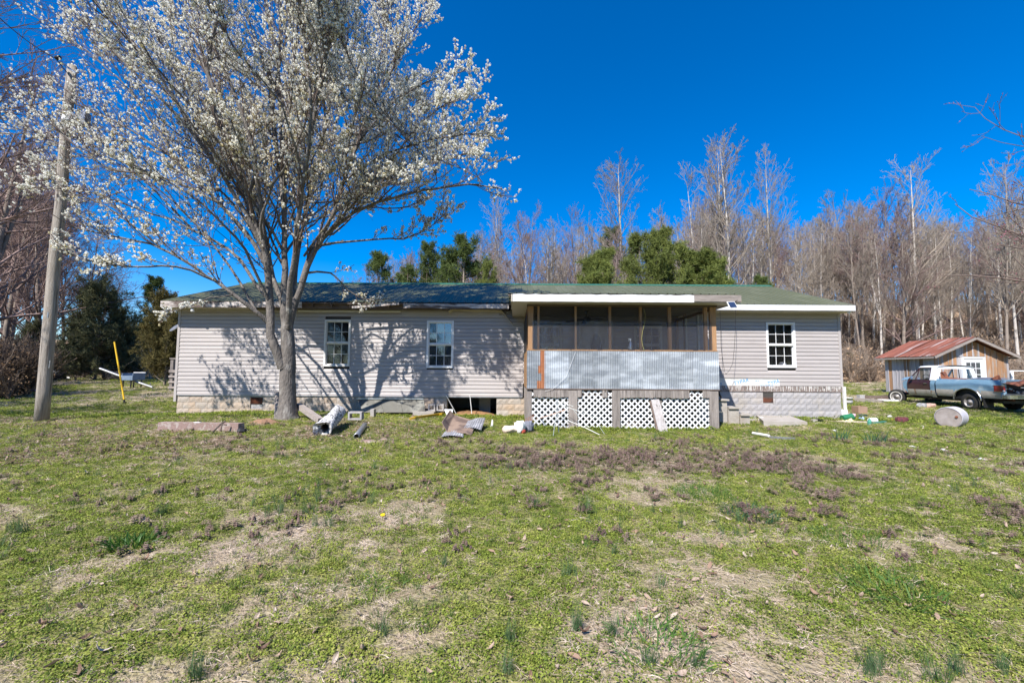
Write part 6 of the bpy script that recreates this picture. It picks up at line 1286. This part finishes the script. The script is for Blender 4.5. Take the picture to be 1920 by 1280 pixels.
def ribbed(name, c4, nr, amp, mt, label, cat):
    P = []
    for i in range(nr*2 + 1):
        u = i/(nr*2); a = c4[0].lerp(c4[1], u); b2 = c4[3].lerp(c4[2], u); P.append([a.lerp(b2, t) + Z*(amp*(i % 2) + .04*math.sin(u*3)) for t in (0, .33, .66, 1)])
    m = MB(); m.sheet(P); return it(m, name, mt, label, cat)
ribbed('shingle_strip', [gp(826, 822) + Z*.03, gp(868, 823) + Z*.03, gp(870, 814) + Z*.04, gp(834, 813) + Z*.05], 9, .012, shing, 'grey shingle strip under the front of the bent cardboard', 'shingles')
ribbed('shingle_strip', [gp(868, 812) + Z*.1, gp(902, 812) + Z*.06, gp(910, 800) + Z*.22, gp(876, 802) + Z*.16], 8, .02, shing, 'grey shingle strip propped up right of the bent cardboard', 'shingles')
m = MB(); q = gp(922, 800); m.prism([q + Vector((-.03, 0, 0)), q + Vector((.03, 0, 0)), q + Vector((.035, 0, .17)), q + Vector((.0, 0, .2))], (0, .012, 0)); it(m, 'white_stake', white, 'short white stake standing in the grass left of the rags', 'stake')
def pillow(name, xp, yp, sx, sy, h, mt, label, cat, sd=1, rz=0):
    q = gp(xp, yp); r = random.Random(sd); P = []
    for i in range(9):
        th = math.pi*i/8 - math.pi/2; P.append([Vector((q.x, q.y, q.z)) + Matrix.Rotation(rz, 3, 'Z') @ Vector((sx*math.cos(th)**.6*math.cos(j*.5236)*(1 + .1*math.sin(3*j + sd)), sy*math.cos(th)**.6*math.sin(j*.5236)*(1 + .1*math.cos(2*j)), h*.5 + h*.55*math.sin(th) + r.uniform(-.28, .28)*h*math.cos(th))) for j in range(12)]); P[-1].append(P[-1][0].copy())
    m = MB(); m.sheet([p_[::-1] for p_ in P]); return it(m, name, mt, label, cat, 'cushion' in name)
cream = M('cream_cloth', (.66, .55, .45), (.55, .45, .37), 6, .9, bump=.4); gcl = M('grey_blue_cloth', (.24, .25, .30), (.14, .15, .19), 8, .9, bump=.5); redc = M('red_cloth', (.42, .07, .04), (.25, .05, .04), 8, .9)
pillow('cushion', 956, 811, .19, .12, .16, cream, 'cream coloured cushion lying left of the white bag', 'cushion', 1); pillow('white_bag', 975, 811, .13, .12, .27, white, 'crumpled white bag between the cushion and the grey cloth', 'bag', 2); pillow('cloth_heap', 991, 809, .13, .14, .25, gcl, 'grey blue cloth heap at the left foot of the porch', 'cloth', 3); pillow('red_rag', 981, 812, .07, .06, .09, redc, 'red rag under the grey cloth', 'rag', 4)
m = MB()
for i in range(5): m.bar(gp(985 + 2*i, 808) , px(984 + 4*i, 785 - 2*i, 11.2), .012, .012)
it(m, 'broken_laths', rust, 'bundle of thin rusty sticks standing behind the grey cloth', 'sticks')
# bent wire rack in front of the lattice
galw = M('rack_wire', (.50, .54, .53), (.38, .41, .40), 4, .4, metal=.5); rk0 = gp(1043, 818); rk = thing('wire_rack', rk0, 'collapsed thin metal clothes rack standing in front of the white lattice', 'clothes rack')
def rod(p, q, rr, mt=galw): m = MB(); m.tube([p, (p+q)/2 + Vector((.01, 0, .01)), q], rr, 5); m.build('rod', mt, rk)
rod(gp(1037, 818), px(1046, 748, 11.0), .007); rod(gp(1036, 806), px(1052, 756, 11.1), .006); rod(gp(1048, 812), px(1043, 752, 11.0), .007); rod(px(1046, 750, 11), px(1060, 765, 10.9), .006); rod(px(1046, 752, 11), px(1075, 762, 10.9), .005); rod(px(1038, 775, 10.9), px(1056, 770, 11), .005); rod(px(1036, 790, 10.9), px(1056, 786, 11), .005); rod(px(1050, 758, 11), px(1140, 792, 10.7), .006); rod(px(1065, 788, 10.8), gp(1125, 815), .010, whited); rod(px(1075, 768, 10.9), px(1100, 800, 10.7), .005); rod(px(1110, 782, 10.8), gp(1135, 816), .005)
m = MB(); m.tube([gp(992, 796) + Z*.1, px(1025, 780, 10.9), px(1060, 768, 10.8)], .011, 6); it(m, 'broom_handle', M('pink_handle', (.62, .42, .33), (.5, .33, .26), 5, .6), 'thin pinkish broom handle propped across the wire rack', 'stick')
m = MB(); m.tube([px(1079, 660, YP - .04), px(1062, 705, YP - .05), px(1036, 729, YP - .06), px(1022, 733, YP - .05)], .0032, 5); it(m, 'loose_string', white, 'thin white cord hanging over the corrugated sheets', 'cord')
# boards at the lattice
def leanboard(x0, x1, yt, xb0, xb1, yb, Yt, Yb, th, mt, label, name='leaning_board'):
    t0, t1 = px(x0, yt, Yt), px(x1, yt - 1, Yt); b0, b1 = px(xb0, yb, Yb), px(xb1, yb, Yb); b0.z = b1.z = g1(b0.x, Yb) - .02; m = MB(); m.prism([b0, b1, t1, t0], (0, th, .01)); return it(m, name, mt, label, 'board')
gw2 = M('pale_weathered_board', (.46, .43, .42), (.31, .285, .275), 4, .95, bump=.6, stretch=(5, 5, .5), c3=(.18, .16, .15), s3=3, t3=(.6, .7))
leanboard(1221, 1236, 750, 1236, 1253, 811, YP - .06, 10.85, .035, gw2, 'wide pale weathered board leaning on the lattice'); leanboard(1218, 1221.5, 753, 1232, 1236, 809, YP - .05, 10.9, .03, dwood, 'narrow dark board behind the wide leaning board')
q = gp(1184, 801); m = MB(); m.box(q.x - .28, q.x + .25, q.y + .05, q.y + .09, q.z - .02, q.z + .17); it(m, 'short_board', gwoodh, 'short board set on edge at the foot of the lattice', 'board'); m = MB(); m.box(q.x - .26, q.x + .05, q.y - .02, q.y + .045, q.z - .03, q.z + .07); it(m, 'pale_brick', conc, 'pale brick in front of the short board at the lattice', 'brick')
q = gp(1340, 803); m = MB(); m.box(q.x - .07, q.x + .05, q.y - .05, q.y + .04, q.z - .02, q.z + .06); it(m, 'red_brick', M('brick_red', (.40, .18, .12), (.3, .13, .09), 9, .9), 'reddish brick at the right front post of the porch', 'brick')
m = MB(); a = px(1347, 733, 12.4); m.bar(px(1346, 732, 12.45), px(1352, 746, 12.45), .05, .04); it(m, 'black_rail', black, 'short black rail slanting at the top of the concrete steps', 'rail')
# slab and bits right of the steps
q0, q1, q2, q3 = gp(1432, 799), gp(1514, 798), gp(1482, 785), gp(1418, 785); zt_ = max(v.z for v in (q0, q1, q2, q3)) + .10; m = MB(); m.prism([Vector((v.x, v.y, -.1)) for v in (q0, q1, q2, q3)], (0, 0, zt_ + .1)); it(m, 'concrete_slab', conc, 'flat concrete slab on the grass right of the porch steps', 'slab')
m = MB(); q = gp(1412, 791); m.box(q.x - .25, q.x + .28, q.y + .02, q.y + .38, -.1, q.z + .075); it(m, 'step_stone', conc, 'lowest step stone between the steps and the slab', 'stone')
q = px(1427, 783, 13.3); m = MB(); q = Vector((q.x, 13.2, g1(q.x, 13.2) + .08)); m.lathe(q, (-1, -.4, 0), [(0, 0), (.05, 0), (.05, .13), (.04, .14), (.036, .1), (0, .1)], 12); it(m, 'tin_can', white, 'white tin can lying behind the concrete slab', 'can')
q = gp(1538, 791); m = MB(); m.box(-.12, .1, -.08, .06, 0, .07, 0, Matrix.Translation(q) @ Matrix.Rotation(.3, 4, 'Y')); it(m, 'black_box', black, 'small black box on the grass below the right foundation', 'box'); q = gp(1530, 791); m = MB(); m.box(q.x - .08, q.x + .05, q.y, q.y + .1, q.z - .02, q.z + .08); it(m, 'broken_block', conc, 'broken grey block left of the small black box', 'block')
m = MB(); m.tube([gp(1412, 815) + Z*.04, gp(1442, 821) + Z*.05], .035, 8); it(m, 'white_pipe', whited, 'white pipe lying in the grass below the slab', 'pipe'); m = MB(); m.bar(gp(1443, 822) + Z*.03, gp(1491, 825) + Z*.03, .08, .05); it(m, 'grey_lath', steel, 'grey strip continuing the white pipe in the grass', 'strip')
for i, (xp, yp_) in enumerate(((1478, 812), (1566, 808), (1690, 812), (1728, 800), (1540, 812), (1770, 845), (1710, 838), (1840, 862))):
    crumple('litter_scrap', xp, yp_, .10, .10, .02, [cream, whited, cream, whited, card, whited, white, whited][i], ['tan scrap on the grass right of the white pipe', 'small pale scrap in front of the house corner', 'tan scrap below the red cloth clump', 'pale scrap on the grass left of the barrel', 'brown scrap below the small black box', 'pale scrap on the grass below the barrel', 'white scrap on the lawn below the wide daffodil clump', 'pale scrap on the lawn near the right edge'][i], 'litter', sd=20 + i)
# litter at the right corner
def bx(name, x0, y0, x1, y1, Y, d, mt, label, cat, rz=0):
    a = px(x0, y1, Y); b2 = px(x1, y0, Y); c = Vector(((a.x + b2.x)/2, Y + d/2, 0)); z0 = g1(c.x, c.y) - .01; z1 = max(b2.z, z0 + .04); w = (b2.x - a.x)/2; m = MB(); m.box(-w, w, -d/2, d/2, z0, z1, 0, Matrix.Translation(c) @ Matrix.Rotation(rz, 4, 'Z')); return it(m, name, mt, label, cat)
def Yg(xp, yp): return gp(xp, yp).y
bx('white_box', 1577.5, 768, 1589, 781, Yg(1583, 781), .25, white, 'white box at the right corner of the foundation', 'box'); pillow('pink_cushion', 1595, 782, .16, .14, .12, M('pink_cloth', (.72, .45, .52), (.6, .38, .45), 5, .8), 'pink cushion beside the white box', 'cushion', 5)
grn = M('green_plastic', (.03, .19, .09), (.03, .14, .07), 5, .4); teal = M('teal_plastic', (.06, .26, .19), (.05, .2, .15), 5, .4)
m = MB(); q = gp(1590, 789) + Z*.09; m.lathe(q + Vector((-.18, 0, 0)), (1, .1, .1), [(0, 0), (.09, 0), (.115, .33), (.10, .33), (.08, .02), (0, .02)], 14); it(m, 'green_bucket', grn, 'green plastic bucket lying below the white box', 'bucket')
crumple('yellow_cloth', 1592, 791, .45, .25, .07, M('cream_yellow', (.72, .62, .38), (.6, .52, .3), 5, .9), 'cream yellow cloth in front of the green bucket', 'cloth', 31)
m = MB(); m.bar(gp(1569, 792) + Z*.03, gp(1632, 794) + Z*.04, .09, .04); it(m, 'plastic_strip', cream, 'long pale strip lying in front of the litter', 'strip'); m = MB(); m.bar(gp(1638, 795) + Z*.03, gp(1660, 793) + Z*.05, .06, .035); it(m, 'teal_strip', teal, 'teal plastic piece at the right end of the long pale strip', 'strip')
crumple('blue_wrapper', 1617, 789, .2, .2, .08, M('blue_wrapper', (.12, .3, .6), (.5, .5, .5), 7, .5), 'blue wrapper in the middle of the litter', 'wrapper', 33)
m = MB(); q = gp(1630, 797); m.lathe(q, (0.1, 0, 1), [(0, 0), (.05, 0), (.055, .1), (.03, .16), (.02, .19), (0, .19)], 10); it(m, 'green_bottle', teal, 'teal bottle standing in the litter', 'bottle')
m = MB(); q = gp(1637, 792) + Z*.07; m.lathe(q, (1, 0, 0), [(0, -.12), (.07, -.12), (.075, .1), (0, .1)], 12); it(m, 'white_tub', white, 'white tub lying right of the teal bottle', 'tub')
crumple('yellow_wrapper', 1670, 790, .2, .12, .05, yp, 'yellow wrapper right of the litter strip', 'wrapper', 34); pillow('red_clump', 1691, 792, .18, .10, .16, M('dark_red_clump', (.22, .05, .06), (.05, .035, .04), 20, .8, bump=1), 'dark red and black clump on the grass below the truck', 'cloth', 6)
crumple('white_scrap', 1668, 782, .12, .1, .03, white, 'white scrap between the box and the truck', 'litter', 35); m = MB(); m.bar(gp(1626, 783) + Z*.02, gp(1648, 783) + Z*.02, .1, .03); it(m, 'pink_lath', cream, 'short pinkish board below the cardboard box', 'board')
pillow('dark_bag', 1618, 781, .16, .08, .08, M('dark_green_bag', (.03, .06, .05), (.02, .04, .035), 5, .5), 'dark green bag in front of the cardboard box', 'bag', 8)
Yb = Yg(1596, 760); a = px(1590, 759.5, Yb); b2 = px(1603, 745.5, Yb); zb = g1((a.x+b2.x)/2, Yb); m = MB(); w = (b2.x-a.x)/2; h = b2.z - zb; cx = Vector(((a.x+b2.x)/2, Yb + w, zb)); bk = thing('bucket', cx, 'white plastic bucket standing right of the house corner', 'bucket')
m.lathe(cx, (0, 0, 1), [(0, 0), (w*.82, 0), (w*.97, h*.95), (w*1.04, h*.95), (w*1.04, h), (w*.93, h), (w*.78, .02), (0, .02)], 20); m.build('body', white, bk, True); m = MB(); m.lathe(cx + Z*h*.38, (0, 0, 1), [(w*.905, 0), (w*.935, h*.28)], 20); m.build('sticker', M('sticker', (.70, .68, .66), (.25, .25, .3), 9, .6), bk)
# open cardboard box
Yc = Yg(1610, 777); a = px(1597, 776, Yc + .35); b_ = px(1610, 777.5, Yc); c = px(1627, 777, Yc + .12); hz_ = px(1610, 762, Yc).z; cbm = M('cardboard', (.42, .28, .20), (.34, .22, .155), 4, .85); cb = thing('cardboard_box', b_, 'open brown cardboard box on the grass right of the house', 'box'); d = c - b_; e = a - b_; zb = g1(b_.x, b_.y) - .01
for nm, p, q in (('side', b_, c), ('side', a, b_), ('side', a, a + d), ('side', c, c + e)):
    m = MB(); p = Vector((p.x, p.y, zb)); q = Vector((q.x, q.y, zb)); m.prism([p, q, Vector((q.x, q.y, hz_)), Vector((p.x, p.y, hz_))], (.006, .008, 0)); m.build('side', cbm, cb)
m = MB(); p = Vector((b_.x, b_.y, zb + .04)); m.prism([p, p + Vector((d.x, d.y, 0)), p + Vector((d.x, d.y, 0)) + Vector((.02, -.12, -.02)), p + Vector((0, -.12, -.02))], (0, 0, .006)); m.build('flap', cbm, cb)
# timbers and pipe left of the truck
m = MB(); m.bar(gp(1604, 752) + Z*.08, gp(1655, 756) + Z*.06, .22, .18); it(m, 'grey_timber', gwoodh, 'thick grey timber lying between the bucket and the truck', 'timber'); m = MB(); m.bar(gp(1617, 748) + Z*.09, gp(1664, 747.5) + Z*.09, .2, .16); it(m, 'dark_timber', dwood, 'dark timber lying behind the thick grey one', 'timber')
m = MB(); m.tube([gp(1646, 753) + Z*.07, gp(1684, 754) + Z*.07], .05, 8); it(m, 'white_drain_pipe', white, 'white drain pipe lying at the left of the truck wheel', 'pipe'); m = MB(); q = gp(1614, 750) + Z*.1; m.box(q.x - .12, q.x + .12, q.y - .1, q.y + .1, q.z - .12, q.z + .16); it(m, 'cinder_block', block, 'grey block on the thick timber near the bucket', 'block')
pillow('cloth_heap', 1728, 764, .2, .15, .18, M('pale_rags', (.48, .47, .46), (.2, .2, .22), 18, .9, bump=.8), 'grey rags heaped under the truck door', 'rags', 9); pillow('cloth_heap', 1744, 764, .24, .15, .17, M('pink_rags', (.62, .38, .30), (.5, .33, .27), 10, .9, bump=.8), 'pinkish rags heaped under the truck door', 'rags', 10)
m = MB(); m.bar(gp(1672, 744) + Z*.1, px(1690, 738, 21.0), .1, .03); it(m, 'rusty_scrap', rust, 'rusty scrap beside the bare front wheel', 'scrap')
# drum
q0 = gp(1797, 801); rr_ = .29; L_ = .62; dax = Vector((.82, .52, 0)).normalized(); c = q0 + Vector((-.22, .05, rr_ - .03)); drum = thing('steel_drum', q0, 'pale dented steel drum lying on its side in front of the truck', 'drum')
prof = [(0, .012), (rr_ - .02, .012), (rr_ - .012, -.005), (rr_, 0), (rr_, .02), (rr_ - .008, .03), (rr_ - .008, .19), (rr_ + .004, .205), (rr_ - .008, .22), (rr_ - .008, .40), (rr_ + .004, .415), (rr_ - .008, .43), (rr_ - .008, L_ - .03), (rr_, L_ - .02), (rr_, L_), (rr_ - .02, L_ - .012), (0, L_ - .012)]
drm = M('drum_grey_paint', (.50, .48, .52), (.40, .385, .42), 3, .5, c3=(.30, .22, .17), s3=4, t3=(.62, .72)); drt = M('drum_lid', (.34, .30, .29), (.20, .17, .155), 3.5, .7)
m = MB(); m.lathe(c, dax, prof[2:], 32); m.build('shell', drm, drum, True); m = MB(); m.lathe(c, dax, [(0, .010), (rr_ - .018, .010)], 32); m.v = [tuple(v) for v in m.v]; m.build('lid', drt, drum)
m = MB(); s = dax.cross(Z); m.lathe(c + s*.17 + Z*.04, -dax, [(0, .02), (.03, .02), (.032, -.015)], 12); m.build('bung', rust, drum)
# downspout at the right corner
m = MB(); a = px(1578, 728, WY - .08); m.box(XR - .02, XR + .06, WY - .10, WY - .04, .35, 1.05); m.bar((XR + .03, WY - .07, .36), (XR - .04, WY - .22, .06), .07, .05); it(m, 'downspout', whited, 'bent pale downspout piece at the right corner of the house', 'downspout')
# ---- left lawn
stk = gp(234, 757); st0 = px(214.5, 641, stk.y + .2); m = MB(); yst = thing('marker_stake', stk, 'leaning yellow marker stake on the left lawn', 'stake')
m.tube([stk.lerp(st0, .07), st0], .028, 8); m.build('shaft', M('stake_yellow', (.80, .52, .02), (.68, .40, .02), 3, .5), yst); m = MB(); m.tube([stk - Z*.05, stk.lerp(st0, .07)], .03, 6); m.box(stk.x - .05, stk.x + .04, stk.y - .04, stk.y + .04, stk.z, stk.z + .09); m.build('foot', black, yst)
Yt = Yg(236, 728); tr = thing('trough', gp(238, 728), 'blue grey metal trough standing on four thin legs in the far left lawn', 'trough'); a = px(227, 711, Yt); b2 = px(249, 699, Yt); tbm = M('trough_blue', (.20, .27, .36), (.14, .19, .26), 4, .5); w = b2.x - a.x; dp = .9
for nm, bb in (('side', (a.x, b2.x, Yt, Yt + .03, a.z - .05, b2.z - .16)), ('side', (a.x, b2.x, Yt + dp, Yt + dp + .03, a.z - .05, b2.z)), ('side', (a.x, a.x + .03, Yt + .031, Yt + dp - .001, a.z - .05, b2.z - .01)), ('side', (b2.x - .03, b2.x, Yt + .031, Yt + dp - .001, a.z - .05, b2.z - .01)), ('floor', (a.x + .031, b2.x - .031, Yt + .031, Yt + dp - .001, a.z - .05, a.z))):
    m = MB(); m.box(*bb); m.build(nm, tbm, tr)
m = MB(); m.box(a.x - .03, b2.x + .03, Yt + dp - .02, Yt + dp + .05, b2.z + .001, b2.z + .05); m.build('rim', whited, tr)
for x in (a.x + .1, b2.x - .12):
    for y in (Yt + .05, Yt + dp - .1): m = MB(); m.bar((x, y, g1(x, y) - .02), (x, y, a.z - .05), .05, .05); m.build('leg', black, tr)
m = MB(); pe = gp(286, 727); ps_ = px(187, 690.5, pe.y - .5); m.tube([pe + Z*.04, pe.lerp(ps_, .5), ps_], .075, 8); m.tube([px(279, 727, pe.y), px(283, 718, pe.y)], .03, 6); it(m, 'long_pole', steel, 'long grey metal pole slanting up to the left past the trough', 'pole')
pillow('junk_heap', 212, 713, .8, .5, .75, M('dark_junk', (.05, .05, .055), (.10, .075, .06), 5, .8, bump=1), 'dark heap of junk left of the trough', 'junk', 12); crumple('white_bag', 209, 713, .5, .4, .2, white, 'white bag at the foot of the dark junk heap', 'bag', 36)
crumple('blue_tarp', 58, 734, 1.0, .6, .12, M('tarp_blue', (.03, .13, .42), (.02, .1, .33), 4, .5), 'bright blue tarp scrap left of the utility pole', 'tarp', 37); pillow('grey_rock', 45, 733, .5, .3, .35, conc, 'grey rock beside the blue tarp scrap', 'rock', 14)
pillow('dark_boat', 104, 712, .9, .5, .75, M('covered_dark', (.03, .035, .045), (.05, .05, .06), 3, .5), 'dark covered shape right behind the utility pole', 'cover', 15); crumple('white_scrap', 122, 711, .9, .6, .15, whited, 'pale scraps on the grass right of the utility pole', 'litter', 38)
Yf = Yg(319, 733); fn = thing('fence_corner', gp(319, 733), 'grey wooden fence corner with stacked rails behind the left end of the house', 'fence'); a = px(315, 733, Yf); z0 = g1(a.x, Yf)
m = MB(); m.box(a.x, a.x + .16, Yf + .05, Yf + .21, z0 - .1, px(317, 671, Yf).z); m.build('post', gwood, fn)
for i, (yy, hh) in enumerate(((671, .05), (693, .16), (704, .10), (714, .10), (724, .12))):
    m = MB(); z = px(317, yy, Yf).z; m.box(a.x - .03, a.x + 1.8, Yf - .0, Yf + .048, z - hh, z); m.build('rail', gwoodh, fn)
m = MB(); q = px(329, 616, 14.4); m.lathe(q, (-.3, -.6, .6), [(0, 0), (.12, .01), (.17, .04), (.175, .045), (0, .02)], 14); m.bar(q, Vector((XL + .03, 14.5, q.z - .1)), .03, .03); it(m, 'satellite_dish', steel, 'small grey dish on the left end wall of the house', 'dish')
# trees standing behind the photographer, seen only as dark reflections in the window panes
for i, (x, y, H) in enumerate(((-30, -24, 15), (-22, -27, 17), (-15.5, -24, 14), (-10.5, -27, 4.6), (-7.5, -28, 4.8), (-1, -26, 13), (7, -27, 16), (14, -25, 15), (22, -27, 17), (31, -25, 15), (-38, -27, 16), (40, -27, 16))):
    plant_tree([('cedar', 1), ('oak', 0), ('pine', 1), ('cedar', 0)][i % 4], x, y, H, 'tree across the lawn behind the camera', 'trees across the lawn behind the camera', name='background_tree', sx=1.6)
